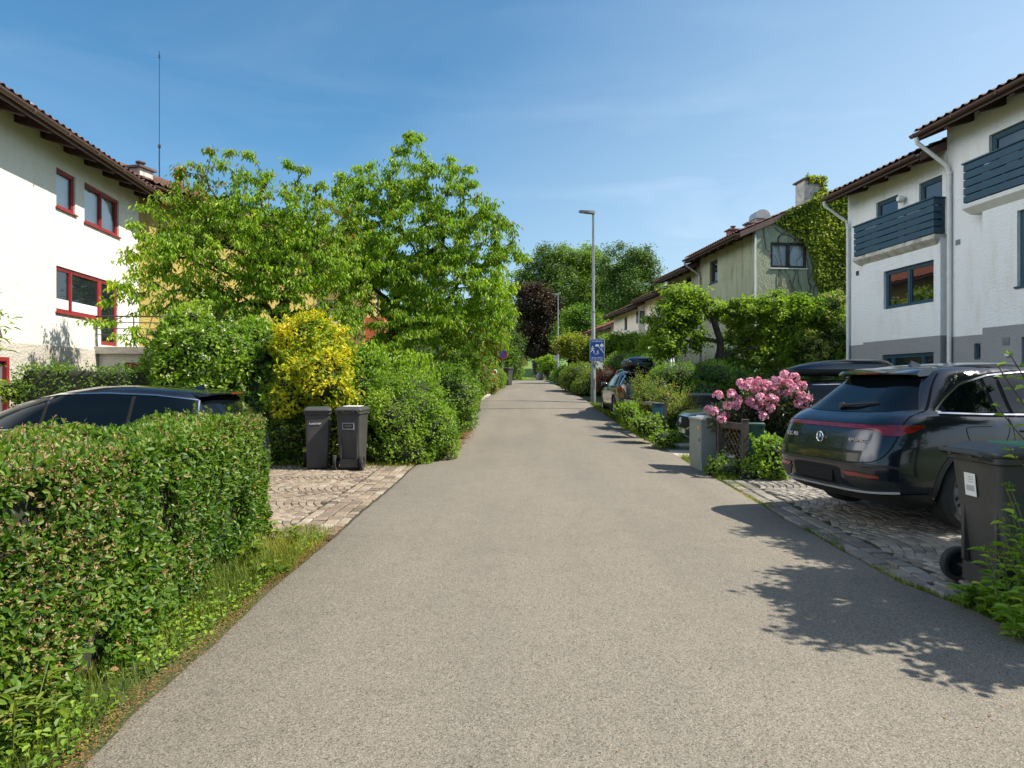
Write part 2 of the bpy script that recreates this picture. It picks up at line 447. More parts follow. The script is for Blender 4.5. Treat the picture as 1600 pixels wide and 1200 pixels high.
def shrub(name, label, cat, base, B, dens, L, W, mat, group=None, droop=0., out=.7, rough=.12, hi=False, seed=2, sprays=60,
          spray_len=.25, core=.8, flower=None, core_mat=None, fold=.22, thick=.16, zmin=None, lf=3.2, gapt=-.42):
    """leafy shrub: several lobes with noisy outline, leaves in a thick shell, dark twiggy heart, shoots breaking the outline"""
    root = thing(name, label, cat, base, 0, group); b = np.array(base)
    lump = Lump(lf/ max(.2, np.mean([q[3] for q in B])), seed=seed); lump2 = Lump(2*lf/ max(.2, np.mean([q[3] for q in B])), seed=seed+1); lump3 = Lump(4.2*lf/ max(.2, np.mean([q[3] for q in B])), seed=seed+2)
    BA = np.array(B); Ps = []; Ns = []
    for q in B:
        area = 4*PI*(((q[3]*q[4])**1.6 + (q[3]*q[5])**1.6 + (q[4]*q[5])**1.6)/3)**(1/1.6)
        n = int(area*dens); u = rand_dir(n); r = np.array(q[3:6]); c = np.array(q[:3])
        P = c + u*r; nn = unit(u/r)
        d = (lump(P)*rough + lump2(P)*rough*.5)[:, None]*np.mean(r)
        P = P + nn*d - nn*(RNG.random((n, 1))**1.5)*thick
        inside = np.zeros(n, bool)
        for w in B:
            if w is q: continue
            inside |= (((P - np.array(w[:3]))/np.array(w[3:6]))**2).sum(1) < .72
        gap = lump3(P)*1.0 + lump2(P)*.35; inside |= gap + RNG.random(len(P))*.5 < gapt
        P = P[~inside]; nn = nn[~inside]
        Ps.append(P); Ns.append(nn)
    P = np.concatenate(Ps); nn = np.concatenate(Ns)
    # shoots
    if sprays:
        k = RNG.integers(0, len(P), sprays); sp = P[k]; sd = unit(nn[k] + rand_dir(sprays)*.45 + np.array([0, 0, .55]))
        up = nn[k][:, 2] > -.1; sp = sp[up]; sd = sd[up]
        ln = RNG.uniform(.3, 1, len(sp))*spray_len; m = 9
        t = np.linspace(.1, 1, m)[None, :, None]
        SP = (sp[:, None] + sd[:, None]*ln[:, None, None]*t).reshape(-1, 3); SN = np.repeat(sd, m, 0)
        P = np.concatenate([P, SP]); nn = np.concatenate([nn, unit(SN*.2 + rand_dir(len(SN)))])
        tubes('branches', sp - b - sd*.1, sp + sd*ln[:, None] - b, np.full(len(sp), .004), np.full(len(sp), .0015), M['twig'], root, 4)
    z0 = base[2] if zmin is None else zmin
    k = P[:, 2] > z0 + .01; P = P[k]; nn = nn[k]; n = len(P)
    D = unit(nn*out + rand_dir(n)*.9 + np.array([0, 0, -droop])); N = unit(nn + rand_dir(n)*.55 + np.array([0, 0, .5]))
    rnd = np.clip(.5 + .2*lump(P) + .1*lump2(P) + RNG.normal(size=n)*.16, 0, 1); sz = RNG.uniform(.6, 1.15, n)
    leaves('foliage', P - b, D, N, L*sz, W*sz, rnd, mat, root, fold=fold, hi=hi)
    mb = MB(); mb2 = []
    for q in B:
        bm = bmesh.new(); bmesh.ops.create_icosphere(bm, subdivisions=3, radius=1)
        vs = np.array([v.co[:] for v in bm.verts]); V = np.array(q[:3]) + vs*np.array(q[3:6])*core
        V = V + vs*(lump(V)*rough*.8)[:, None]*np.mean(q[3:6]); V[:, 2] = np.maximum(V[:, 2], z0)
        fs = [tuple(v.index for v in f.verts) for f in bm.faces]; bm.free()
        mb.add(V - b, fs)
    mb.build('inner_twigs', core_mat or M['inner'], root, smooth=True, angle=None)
    return root, P, nn

GREENS = {
 'cherry': [(0, (.16, .07, .015)), (.12, (.065, .11, .010)), (.4, (.085, .19, .012)), (.7, (.135, .25, .016)), (1, (.25, .33, .035))],
 'hedge': [(0, (.020, .060, .007)), (.3, (.058, .140, .010)), (.55, (.125, .235, .018)), (.74, (.22, .30, .04)), (.88, (.34, .28, .11)), (1, (.48, .22, .11))],
 'mid': [(0, (.018, .05, .010)), (.4, (.04, .105, .014)), (.75, (.07, .155, .02)), (1, (.13, .22, .04))],
 'dark': [(0, (.012, .035, .010)), (.5, (.028, .07, .014)), (1, (.06, .12, .024))],
 'bright': [(0, (.04, .10, .012)), (.5, (.085, .18, .018)), (1, (.17, .27, .035))],
 'gold': [(0, (.09, .20, .012)), (.34, (.20, .32, .012)), (.52, (.50, .48, .014)), (1, (.88, .72, .05))],
 'beech': [(0, (.012, .014, .008)), (.5, (.034, .024, .014)), (.82, (.12, .065, .03)), (1, (.22, .13, .06))],
 'far': [(0, (.018, .045, .014)), (.5, (.036, .085, .02)), (1, (.07, .14, .03))],
 'farlight': [(0, (.03, .07, .016)), (.5, (.06, .125, .025)), (1, (.10, .18, .035))],
 'apple': [(0, (.03, .075, .012)), (.45, (.075, .16, .018)), (.8, (.12, .22, .028)), (1, (.19, .28, .05))],
 'rose': [(0, (.03, .08, .015)), (.45, (.075, .15, .022)), (.75, (.13, .20, .035)), (.92, (.20, .14, .05)), (1, (.32, .12, .06))],
 'redleaf': [(0, (.05, .012, .015)), (.6, (.16, .03, .03)), (1, (.3, .07, .05))],
 'rhodo': [(0, (.012, .03, .012)), (.6, (.03, .06, .018)), (.85, (.07, .10, .025)), (1, (.22, .10, .03))],
 'grass': [(0, (.04, .09, .012)), (.5, (.09, .17, .02)), (.8, (.19, .24, .045)), (1, (.42, .36, .14))],
 'dry': [(0, (.14, .06, .025)), (.5, (.28, .13, .05)), (1, (.42, .27, .12))],
 'ivy': [(0, (.035, .08, .010)), (.5, (.09, .165, .013)), (.85, (.16, .24, .02)), (1, (.26, .32, .04))],
 'cream': [(0, (.55, .58, .3)), (.5, (.7, .7, .45)), (1, (.8, .8, .62))],
 'yellowgreen': [(0, (.06, .13, .012)), (.5, (.14, .22, .02)), (1, (.3, .32, .03))],
 'pink': [(0, (.60, .13, .28)), (.3, (.76, .30, .46)), (.65, (.84, .46, .60)), (1, (.92, .70, .78))],
 'purple': [(0, (.12, .03, .2)), (1, (.28, .1, .4))],
 'willow': [(0, (.03, .09, .012)), (.5, (.07, .16, .02)), (1, (.14, .24, .04))],
}
BOOST = {'cherry': 1.75, 'hedge': 1.35, 'far': 2.7, 'farlight': 2.4, 'willow': 1.6, 'yellowgreen': 1.3, 'grass': 1.2, 'rhodo': 1.3, 'dark': 2.2, 'mid': 2.0, 'apple': 1.95, 'bright': 1.75, 'ivy': 1.75, 'rose': 1.8}
for k, v in GREENS.items():
    if k not in ('hedge', 'pink', 'cream', 'purple', 'dry', 'beech', 'redleaf', 'gold', 'yellowgreen'): v = [(p, (c[0]*(1.3 if k in ('cherry', 'bright') else 1.42)*BOOST.get(k, 1.35), c[1]*1.04*BOOST.get(k, 1.35), c[2]*.85*BOOST.get(k, 1.35))) for p, c in v]
    tr = .46
    if k in ('pink', 'cream', 'purple', 'dry'): tr = .25
    if k in ('beech', 'rhodo', 'dark', 'far'): tr = .25
    M['leaf_'+k] = leaf_mat('leaf_'+k, v, .48 if k in ('hedge', 'rhodo') else .55, tr, tint=(1.2, 1.3, .5) if tr > .3 else (1.1, 1.05, .8))

def hedge_box(name, label, cat, base, x0, x1, y0, y1, z0, z1, n, L, W, mat, rough=.07, hi=False, seed=5, sprays=300, inset=.12, spray_len=.12, wob=None):
    """clipped hedge: leaves over the faces of a wobbly box, twiggy heart inside"""
    root = thing(name, label, cat, base); b = np.array(base)
    lump = Lump(3.2, seed=seed); lump2 = Lump(8, seed=seed+1)
    sx, sy, sz = x1-x0, y1-y0, z1-z0
    faces = [('x', x0, sy*sz, -1), ('x', x1, sy*sz, 1), ('y', y0, sx*sz, -1), ('y', y1, sx*sz, 1), ('z', z1, sx*sy, 1)]
    tot = sum(f[2] for f in faces); Ps = []; Ns = []
    for ax, v, ar, s in faces:
        m = int(n*ar/tot); P = np.column_stack([RNG.uniform(x0, x1, m), RNG.uniform(y0, y1, m), RNG.uniform(z0, z1, m)])
        nn = np.zeros((m, 3)); i = 'xyz'.index(ax); P[:, i] = v; nn[:, i] = s
        Ps.append(P); Ns.append(nn)
    P = np.concatenate(Ps); nn = np.concatenate(Ns)
    c = np.array([(x0+x1)/2, (y0+y1)/2, (z0+z1)/2]); h = np.array([sx, sy, sz*1.0])/2
    # round the edges a little
    q = (P - c)/h; rr = np.abs(q); near = np.clip((np.sort(rr, 1)[:, 1] - .92)/.08, 0, 1)
    P = c + (P - c)*(1 - .07*near[:, None]**2); nn = unit(nn + q*near[:, None]*.8)
    P = P + nn*((lump(P)*rough + lump2(P)*rough*.45)[:, None]) - nn*(RNG.random((len(P), 1))**1.4)*.13
    lump3 = Lump(11, seed=seed+3); kk = lump3(P) + lump(P)*.3 + RNG.random(len(P))*.5 > -.40; P = P[kk]; nn = nn[kk]
    if wob is not None: P = wob(P)
    sp_i = RNG.integers(0, len(P), sprays); sp = P[sp_i]; sd = unit(nn[sp_i]*.6 + rand_dir(sprays)*.5 + np.array([0, 0, .8]))
    ln = RNG.uniform(.3, 1, sprays)*spray_len; t = np.linspace(.2, 1, 6)[None, :, None]
    SP = (sp[:, None] + sd[:, None]*ln[:, None, None]*t).reshape(-1, 3); SN = unit(np.repeat(sd, 6, 0)*.3 + rand_dir(sprays*6))
    tubes('branches', sp - b - sd*.05, sp + sd*ln[:, None] - b, np.full(sprays, .0028), np.full(sprays, .001), M['twig'], root, 4)
    P = np.concatenate([P, SP]); nn = np.concatenate([nn, SN]); k = P[:, 2] > z0; P = P[k]; nn = nn[k]; m = len(P)
    D = unit(nn*.55 + rand_dir(m) + np.array([0, 0, .1])); N = unit(nn*.9 + rand_dir(m)*.6 + np.array([0, 0, .5]))
    # new bronze growth at the top and the tips
    topness = np.clip((P[:, 2] - z1 + .25)/.25, 0, 1)
    rnd = np.clip(.40 + .13*lump(P) + .1*topness + RNG.normal(size=m)*.2, 0, 1); s = RNG.uniform(.5, 1.2, m)
    leaves('foliage', P - b, D, N, L*s, W*s, rnd, mat, root, hi=hi, fold=.2)
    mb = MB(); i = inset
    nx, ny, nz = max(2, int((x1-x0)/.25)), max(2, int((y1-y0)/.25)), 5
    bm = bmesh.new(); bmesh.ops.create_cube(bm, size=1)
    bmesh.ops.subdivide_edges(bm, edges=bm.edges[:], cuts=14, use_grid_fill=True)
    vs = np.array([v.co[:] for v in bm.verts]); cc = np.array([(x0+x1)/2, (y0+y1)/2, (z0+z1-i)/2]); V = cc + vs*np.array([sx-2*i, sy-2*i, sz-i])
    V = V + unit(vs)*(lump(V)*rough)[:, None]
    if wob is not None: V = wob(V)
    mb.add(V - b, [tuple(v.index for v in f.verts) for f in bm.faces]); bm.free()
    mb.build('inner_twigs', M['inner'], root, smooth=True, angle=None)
    # woody stems showing through
    m = max(10, int(sy*9)); A = np.column_stack([RNG.uniform(x0+.08, x1-.06, m), RNG.uniform(y0+.1, y1-.1, m), np.full(m, z0)])
    C = A + np.column_stack([RNG.uniform(-.12, .12, m), RNG.uniform(-.2, .2, m), RNG.uniform(.5, .85, m)*sz])
    if wob is not None: A = wob(A); C = wob(C)
    tubes('stems', A - b, C - b, np.full(m, .011), np.full(m, .005), M['bark'], root, 5)
    return root

def blades(P, h, w, lean=.35, seedn=0):
    """grass blades: 5 vertices each"""
    n = len(P); d = rand_dir(n); d[:, 2] = 0; d = unit(d); s = np.column_stack([-d[:, 1], d[:, 0], np.zeros(n)])
    h = h[:, None]; w = w[:, None]; up = np.array([[0, 0, 1.]]); ln = RNG.uniform(.2, 1, (n, 1))*lean
    V = np.stack([P - s*w/2, P + s*w/2, P + up*h*.6 + d*h*ln*.35 - s*w*.4, P + up*h*.6 + d*h*ln*.35 + s*w*.4, P + up*h + d*h*ln], 1)
    o = np.arange(n)[:, None]*5
    return V.reshape(-1, 3), np.concatenate([(np.array([[2, 3, 4]])+o)]), (np.array([[0, 1, 3, 2]])+o)
def grass_obj(name, label, P, h, w, mat, lean=.5, bias=0., parent=None):
    V, T, Q = blades(P, h, w, lean); lump = Lump(2.5, seed=33)
    rnd = np.clip(.45 + bias + .2*lump(P) + RNG.normal(size=len(P))*.18, 0, 1)
    me = np_mesh(name, V, T, Q, np.repeat(rnd, 5)); o = link(name, me, mat, parent)
    if parent is None: props(o, label, 'grass', kind='stuff')
    return o

def weed(name, label, base, n_st, h, spread, L, W, mat, group=None, per=14, droop=.2, tilt=.35, umbel=False, hi=True):
    """upright leafy herb with several stems"""
    root = thing(name, label, 'plant', base, 0, group); A = []; C = []; PP = []; DD = []; UM = []
    for i in range(n_st):
        a = RNG.uniform(0, 2*PI); r = RNG.uniform(0, spread)*.4; p0 = np.array([math.cos(a)*r, math.sin(a)*r, 0.])
        tip = p0 + np.array([math.cos(a)*tilt*h*RNG.uniform(.2, 1), math.sin(a)*tilt*h*RNG.uniform(.2, 1), h*RNG.uniform(.55, 1)])
        prev = p0
        for k in range(1, 5):
            t = k/4; c = p0*(1-t) + tip*t + np.array([0, 0, .06*h*math.sin(PI*t)]); A.append(prev); C.append(c); prev = c
        for k in range(per):
            t = RNG.uniform(.15, 1); c = p0*(1-t) + tip*t; b2 = RNG.uniform(0, 2*PI)
            PP.append(c); DD.append([math.cos(b2), math.sin(b2), .45 - droop*RNG.uniform(0, 2)])
        UM.append(tip)
    A = np.array(A); C = np.array(C); tubes('stems', A, C, np.full(len(A), .0035), np.full(len(A), .0025), M['leaf_bright'] if False else M['stem_green'], root, 4)
    P = np.array(PP); D = unit(np.array(DD)); n = len(P); N = rand_dir(n)*.3 + np.array([0, 0, 1.])
    s = RNG.uniform(.6, 1.15, n); leaves('foliage', P, D, N, L*s, W*s, np.clip(.55+RNG.normal(size=n)*.2, 0, 1), mat, root, hi=hi, droop=.25)
    if umbel:
        U = np.array(UM); m = 60; k = RNG.integers(0, len(U), len(U)*m); o = rand_dir(len(k))*RNG.uniform(0, .05, (len(k), 1)); o[:, 2] *= .35
        P = U[k] + o + np.array([0, 0, .02]); leaves('flowers', P, rand_dir(len(k)), rand_dir(len(k)), .008, .007, RNG.random(len(k)), M['leaf_yellowgreen'], root)
    return root
M['stem_green'] = pm('stem_green', (.09, .16, .03), (.12, .14, .04), 9, .6)
# ---------------------------------------------------------------- vehicles
def pchip(xs, ys, x):
    xs = np.asarray(xs, float); ys = np.asarray(ys, float); h = np.diff(xs); d = np.diff(ys)/h
    m = np.zeros(len(xs)); m[1:-1] = np.where(d[:-1]*d[1:] > 0, 2*d[:-1]*d[1:]/np.where(np.abs(d[:-1]+d[1:]) < 1e-9, 1, d[:-1]+d[1:]), 0)
    m[0] = d[0]; m[-1] = d[-1]
    i = np.clip(np.searchsorted(xs, x) - 1, 0, len(xs)-2); t = (x - xs[i])/h[i]
    return ys[i]*(1+2*t)*(1-t)**2 + m[i]*h[i]*t*(1-t)**2 + ys[i+1]*t*t*(3-2*t) + m[i+1]*h[i]*t*t*(t-1)

class Body:
    """car shell: a stack of rounded plan outlines; rows are (z, x_rear, x_front, half_width, exponent)"""
    def __init__(s, rows): s.r = np.array(rows, float)
    def q(s, z):
        z = min(max(z, s.r[0, 0]), s.r[-1, 0])
        return [float(pchip(s.r[:, 0], s.r[:, k], z)) for k in (1, 2, 3, 4)]
    def ring(s, z, n=112):
        xr, xf, b, e = s.q(z); a = (xf-xr)/2; c = (xf+xr)/2; out = []
        for k in range(n):
            t = 2*PI*k/n; ct, st = math.cos(t), math.sin(t)
            out.append((c + a*math.copysign(abs(ct)**(2/e), ct), b*math.copysign(abs(st)**(2/e), st), z))
        return out
    def side(s, x, z, sg, off=0):
        xr, xf, b, e = s.q(z); a = (xf-xr)/2; c = (xf+xr)/2
        u = min(abs((x-c)/a), .9999); y = b*(1-u**e)**(1/e); return Vector((x, sg*(y+off), z + off*.3))
    def end(s, y, z, sg, off=0):
        xr, xf, b, e = s.q(z); a = (xf-xr)/2; c = (xf+xr)/2
        u = min(abs(y)/b, .9999); x = c + sg*a*(1-u**e)**(1/e); return Vector((x + sg*off, y, z + off*.3))
    def wrap(s, t, z, sg, off=0):
        """t = -1..1 round the rear (sg=-1) or front (sg=1), measured as the angle parameter"""
        xr, xf, b, e = s.q(z); a = (xf-xr)/2 + off; c = (xf+xr)/2; b += off
        th = t*PI/2; ct, st = math.cos(th), math.sin(th)
        return Vector((c + sg*a*abs(ct)**(2/e), b*math.copysign(abs(st)**(2/e), st), z))
    def top(s, x, y):
        lo, hi = s.r[0, 0] + .3, s.r[-1, 0]
        for _ in range(30):
            m = (lo+hi)/2; xr, xf, b, e = s.q(m); a = (xf-xr)/2; c = (xf+xr)/2
            if abs((x-c)/a)**e + abs(y/b)**e < 1: lo = m
            else: hi = m
        return lo
    def mesh(s, nz=70):
        zs = np.concatenate([np.linspace(s.r[0, 0], s.r[-1, 0]-.04, nz), np.linspace(s.r[-1, 0]-.035, s.r[-1, 0], 14)])
        return MB().rings([s.ring(z) for z in zs])
def samp(pl, t):
    pl = [Vector(p) for p in pl]; ds = [0]
    for a, b in zip(pl, pl[1:]): ds.append(ds[-1] + (b-a).length)
    d = t*ds[-1]
    for i in range(len(pl)-1):
        if d <= ds[i+1] + 1e-9:
            u = (d-ds[i])/max(ds[i+1]-ds[i], 1e-9); return pl[i].lerp(pl[i+1], u)
    return pl[-1]
def patch(fn, top, bot, nu=20, nv=6, sg=1, off=.004, thick=.006):
    """thin shell that follows the body between two 2-D curves; fn(u, v, sg, off)"""
    mb = MB(); g = []; g2 = []
    for i in range(nu+1):
        a = samp(top, i/nu); b = samp(bot, i/nu)
        for j in range(nv+1):
            p = a.lerp(b, j/nv); g.append(fn(p.x, p.y, sg, off)); g2.append(fn(p.x, p.y, sg, off-thick))
    k = nv+1
    fs = [(i*k+j, i*k+j+1, (i+1)*k+j+1, (i+1)*k+j) for i in range(nu) for j in range(nv)]
    n = len(g); fs2 = [tuple(n+x for x in reversed(f)) for f in fs]
    rim = [(0+j) for j in range(k)]; edge = [j for j in range(k)] + [i*k+nv for i in range(1, nu+1)] + [nu*k+j for j in range(nv-1, -1, -1)] + [i*k for i in range(nu-1, 0, -1)]
    sd = [(edge[i], edge[(i+1) % len(edge)], n+edge[(i+1) % len(edge)], n+edge[i]) for i in range(len(edge))]
    return mb.add(g+g2, fs+fs2+sd)
def strip(fn, pts, w, sg=1, off=.003, thick=.006, nu=None):
    """narrow band (trim or shut line) along a 2-D path"""
    pts = [Vector(p) for p in pts]; T = []; B = []
    for i, p in enumerate(pts):
        d = (pts[min(i+1, len(pts)-1)] - pts[max(i-1, 0)]).normalized(); nrm = Vector((-d.y, d.x))
        T.append(p + nrm*w/2); B.append(p - nrm*w/2)
    return patch(fn, T, B, nu or max(10, 4*len(pts)), 1, sg, off, thick)

def smooth2(pts, it=2, closed=False):
    pts = [Vector(p) for p in pts]
    for _ in range(it):
        out = [pts[0]]
        for a, b in zip(pts, pts[1:]): out += [a.lerp(b, .25), a.lerp(b, .75)]
        out.append(pts[-1]); pts = out
    return pts

def wheel(parent, x, y, r, w, sg, rim_m, spokes=5):
    e = bpy.data.objects.new('wheel', None); COL.objects.link(e); e.parent = parent; e.location = (x, y, r); e.empty_display_size = .1
    t = MB(); rr = r*.70
    prof = [(rr, -w/2+.02), (rr+.02, -w/2), (r-.035, -w/2+.003), (r-.008, -w/2+.028)]
    for k in range(5):
        a = -w/2+.035 + (w-.07)*k/5; b = a + (w-.07)/5
        prof += [(r, a+.004), (r, b-.008), (r-.011, b-.006), (r-.011, b-.001)]
    prof += [(r-.008, w/2-.028), (r-.035, w/2-.003), (rr+.02, w/2), (rr, w/2-.02)]
    t.lathe(prof, axis='y', n=48, closed=True); t.build('tyre', M['tyre'], e, smooth=True)
    m = MB(); yo = sg*(w/2-.02)
    m.lathe([(rr+.004, yo), (rr-.02, yo-sg*.004), (rr-.035, yo-sg*.03), (rr-.04, -yo)], axis='y', n=40)
    m.lathe([(.0, yo-sg*.045), (.055, yo-sg*.045), (.07, yo-sg*.06), (.07, yo-sg*.12)], axis='y', n=20)
    for k in range(spokes):
        a = 2*PI*k/spokes
        for da, ww in ((-.16, .022), (.16, .022)):
            d = Vector((math.cos(a+da), 0, math.sin(a+da))); n2 = Vector((-math.sin(a), 0, math.cos(a))); c0 = Vector((math.cos(a), 0, math.sin(a)))*.05 + Vector((0, yo-sg*.055, 0)); c1 = d*(rr-.015) + Vector((0, yo-sg*.02, 0))
            vs = [c0-n2*ww, c0+n2*ww, c1+n2*ww*.8, c1-n2*ww*.8]; vs2 = [v - Vector((0, sg*.03, 0)) for v in vs]
            m.add(vs+vs2, [(0,1,2,3),(7,6,5,4),(0,4,5,1),(1,5,6,2),(2,6,7,3),(3,7,4,0)])
    m.build('rim', rim_m, e, smooth=True)
    d = MB(); d.lathe([(0, -sg*.0), (rr-.03, -sg*.0)], axis='y', n=28); d.lathe([(.0, sg*.03), (.16, sg*.03), (.16, sg*.0)], axis='y', n=24)
    d.build('brake_disc', M['steel'], e)
    return e

def text_obj(name, s, size, mat, parent, loc, rot, depth=.002, align='CENTER', sx=1.0):
    cu = bpy.data.curves.new(name, 'FONT'); cu.body = s; cu.size = size; cu.extrude = depth; cu.align_x = align; cu.align_y = 'CENTER'; cu.resolution_u = 3
    o = bpy.data.objects.new(name, cu); COL.objects.link(o)
    dg = bpy.context.evaluated_depsgraph_get(); me = bpy.data.meshes.new_from_object(o.evaluated_get(dg))
    bpy.data.objects.remove(o); bpy.data.curves.remove(cu)
    o = link(name, me, mat, parent); o.location = loc; o.rotation_euler = rot; o.scale = (sx, 1, 1); return o

def cut_wheels(mb, parent, mat, xs, r, ymin, name='body', hw=1.1):
    me = mb.mesh('body', True)
    o = link('body', me, mat, parent)
    dg = None; cs = []
    for x in xs:
        for sg in (-1, 1):
            c = MB(); c.lathe([(0, 0), (r, 0), (r, .6), (0, .6)], axis='y', n=48)
            me2 = c.mesh('cut'); me2.transform(Matrix.Translation((x, ymin if sg > 0 else -ymin-.6, r-.05)))
            bm = bmesh.new(); bm.from_mesh(me2); bmesh.ops.remove_doubles(bm, verts=bm.verts, dist=1e-5); bmesh.ops.recalc_face_normals(bm, faces=bm.faces); bm.to_mesh(me2); bm.free()
            co = bpy.data.objects.new('cut', me2); COL.objects.link(co); cs.append(co)
            md = o.modifiers.new('b', 'BOOLEAN'); md.object = co; md.operation = 'DIFFERENCE'; md.solver = 'EXACT'
    bm = bmesh.new(); bm.from_mesh(me); bmesh.ops.recalc_face_normals(bm, faces=bm.faces); bm.to_mesh(me); bm.free()
    bpy.context.view_layer.update()
    sm = parent.matrix_world.copy(); loc, rot = parent.location.copy(), parent.rotation_euler.copy()
    parent.location = (0, 0, 0); parent.rotation_euler = (0, 0, 0); bpy.context.view_layer.update()
    dg = bpy.context.evaluated_depsgraph_get(); new = bpy.data.meshes.new_from_object(o.evaluated_get(dg))
    parent.location = loc; parent.rotation_euler = rot
    o.modifiers.clear(); o.data = new; new.materials.clear(); new.materials.append(mat)
    for c in cs: bpy.data.objects.remove(c)
    new.polygons.foreach_set('use_smooth', [True]*len(new.polygons))
    try: new.set_sharp_from_angle(angle=R(38))
    except Exception: pass
    return o

SUV = [(.20,-1.95,2.05,.78,5), (.27,-2.16,2.26,.87,5.8), (.36,-2.30,2.33,.915,5.8), (.46,-2.355,2.36,.935,5.8), (.60,-2.375,2.38,.94,5.8), (.70,-2.36,2.38,.94,5.8), (.80,-2.325,2.35,.945,5.8),
       (.90,-2.285,2.29,.94,5.8), (.97,-2.25,2.12,.93,5.8), (1.03,-2.20,1.72,.905,5.8), (1.08,-2.13,1.36,.87,5.8), (1.13,-2.06,1.20,.835,4.5), (1.25,-1.90,.98,.775,4.5), (1.38,-1.73,.70,.715,4.4),
       (1.47,-1.61,.46,.665,4.2), (1.535,-1.50,.20,.61,4), (1.58,-1.22,-.05,.54,3.6), (1.605,-.92,-.30,.42,3.2), (1.615,-.75,-.45,.22,2.6)]
ESTATE = [(.18,-2.05,2.05,.74,5), (.25,-2.22,2.25,.83,5), (.35,-2.29,2.32,.88,5), (.50,-2.31,2.34,.91,4.6), (.62,-2.31,2.33,.92,4.4), (.74,-2.29,2.26,.92,4.4),
       (.82,-2.26,2.02,.915,4.4), (.88,-2.23,1.62,.905,4.4), (.93,-2.20,1.22,.885,4.4), (.98,-2.17,1.04,.855,4.5), (1.10,-2.08,.80,.79,4.8), (1.22,-1.97,.52,.735,4.8),
       (1.31,-1.88,.24,.69,4.6), (1.38,-1.78,-.02,.645,4.2), (1.42,-1.50,-.25,.58,3.8), (1.45,-1.1,-.45,.46,3.4), (1.46,-.95,-.62,.24,2.6)]

def base_car(name, label, loc, rz, rows, paint, wb, r, rim_m, group=None, tw=.235):
    root = thing(name, label, 'car', loc, rz, group); B = Body(rows)
    cut_wheels(B.mesh(), root, paint, (-wb/2, wb/2), r+.055, .58)
    for x in (-wb/2, wb/2):
        for sg in (-1, 1):
            wheel(root, x, sg*(B.q(.5)[2] - tw/2 - .012), r, tw, sg, rim_m)
            T = [(x + (r+.10)*math.cos(a), r + (r+.10)*math.sin(a)) for a in np.linspace(PI*1.02, -.02*PI, 25)]
            Bt = [(x + (r+.048)*math.cos(a), r + (r+.048)*math.sin(a)) for a in np.linspace(PI*1.02, -.02*PI, 25)]
            patch(B.side, T, Bt, 28, 1, sg, .006, .05).build('arch_trim', M['plastic_black'] if paint != M['car_grey'] else paint, root, smooth=True)
    u = MB(); u.box(-wb/2+.5, -.70, .17, wb/2-.5, .70, .3); u.box(-wb/2-.55, -.45, .24, -wb/2+.2, .45, .34); u.build('underbody', M['plastic_black'], root)
    return root, B

def side_glass(root, B, sg, belt, roof, xs, chrome=True, gm=None):
    """belt, roof: curves x->z as point lists from front to rear; xs: pillar positions"""
    gm = gm or M['car_glass']
    bz = lambda x: float(np.interp(x, [p[0] for p in belt][::-1], [p[1] for p in belt][::-1]))
    tz = lambda x: float(np.interp(x, [p[0] for p in roof][::-1], [p[1] for p in roof][::-1]))
    x_all = np.linspace(roof[0][0], roof[-1][0], 60)
    patch(B.side, [(x, tz(x)+.03) for x in x_all], [(x, bz(x)-.03) for x in x_all], 60, 6, sg, .003).build('window_surround', M['gap'], root, smooth=True)
    for k in range(len(xs)-1):
        a, b = xs[k]-.025, xs[k+1]+.025
        X = np.linspace(a, b, 24)
        top = [(x, max(tz(x)-.012, bz(x)+.012)) for x in X]; bot = [(x, bz(x)+.01) for x in X]
        patch(B.side, top, bot, 24, 6, sg, .008).build('side_window', gm, root, smooth=True)
    if chrome:
        loop = [(x, tz(x)+.006) for x in x_all]; strip(B.side, loop, .014, sg, .012, .012, 60).build('chrome_trim', M['chrome'], root, smooth=True)
        strip(B.side, [(x, bz(x)-.008) for x in x_all], .014, sg, .012, .012, 60).build('chrome_trim', M['chrome'], root, smooth=True)
        strip(B.side, [(roof[-1][0]+.0, tz(roof[-1][0])), (belt[-1][0]-.004, bz(belt[-1][0]))], .014, sg, .012, .012, 6).build('chrome_trim', M['chrome'], root, smooth=True)

def mirrors(root, B, x, z, m):
    for sg in (-1, 1):
        mb = MB(); y = B.side(x, z, sg).y
        rg = []
        for k, (dy, s) in enumerate(((.0, .4), (.06, .75), (.14, 1), (.20, .9), (.235, .5))):
            rg.append([(x + .07*s*math.cos(a)*(1.1), y + sg*(dy+.02), z + .03 + .075*s*math.sin(a)) for a in np.linspace(0, 2*PI, 14, endpoint=False)])
        mb.rings(rg); mb.build('wing_mirror', m, root, smooth=True, angle=80)

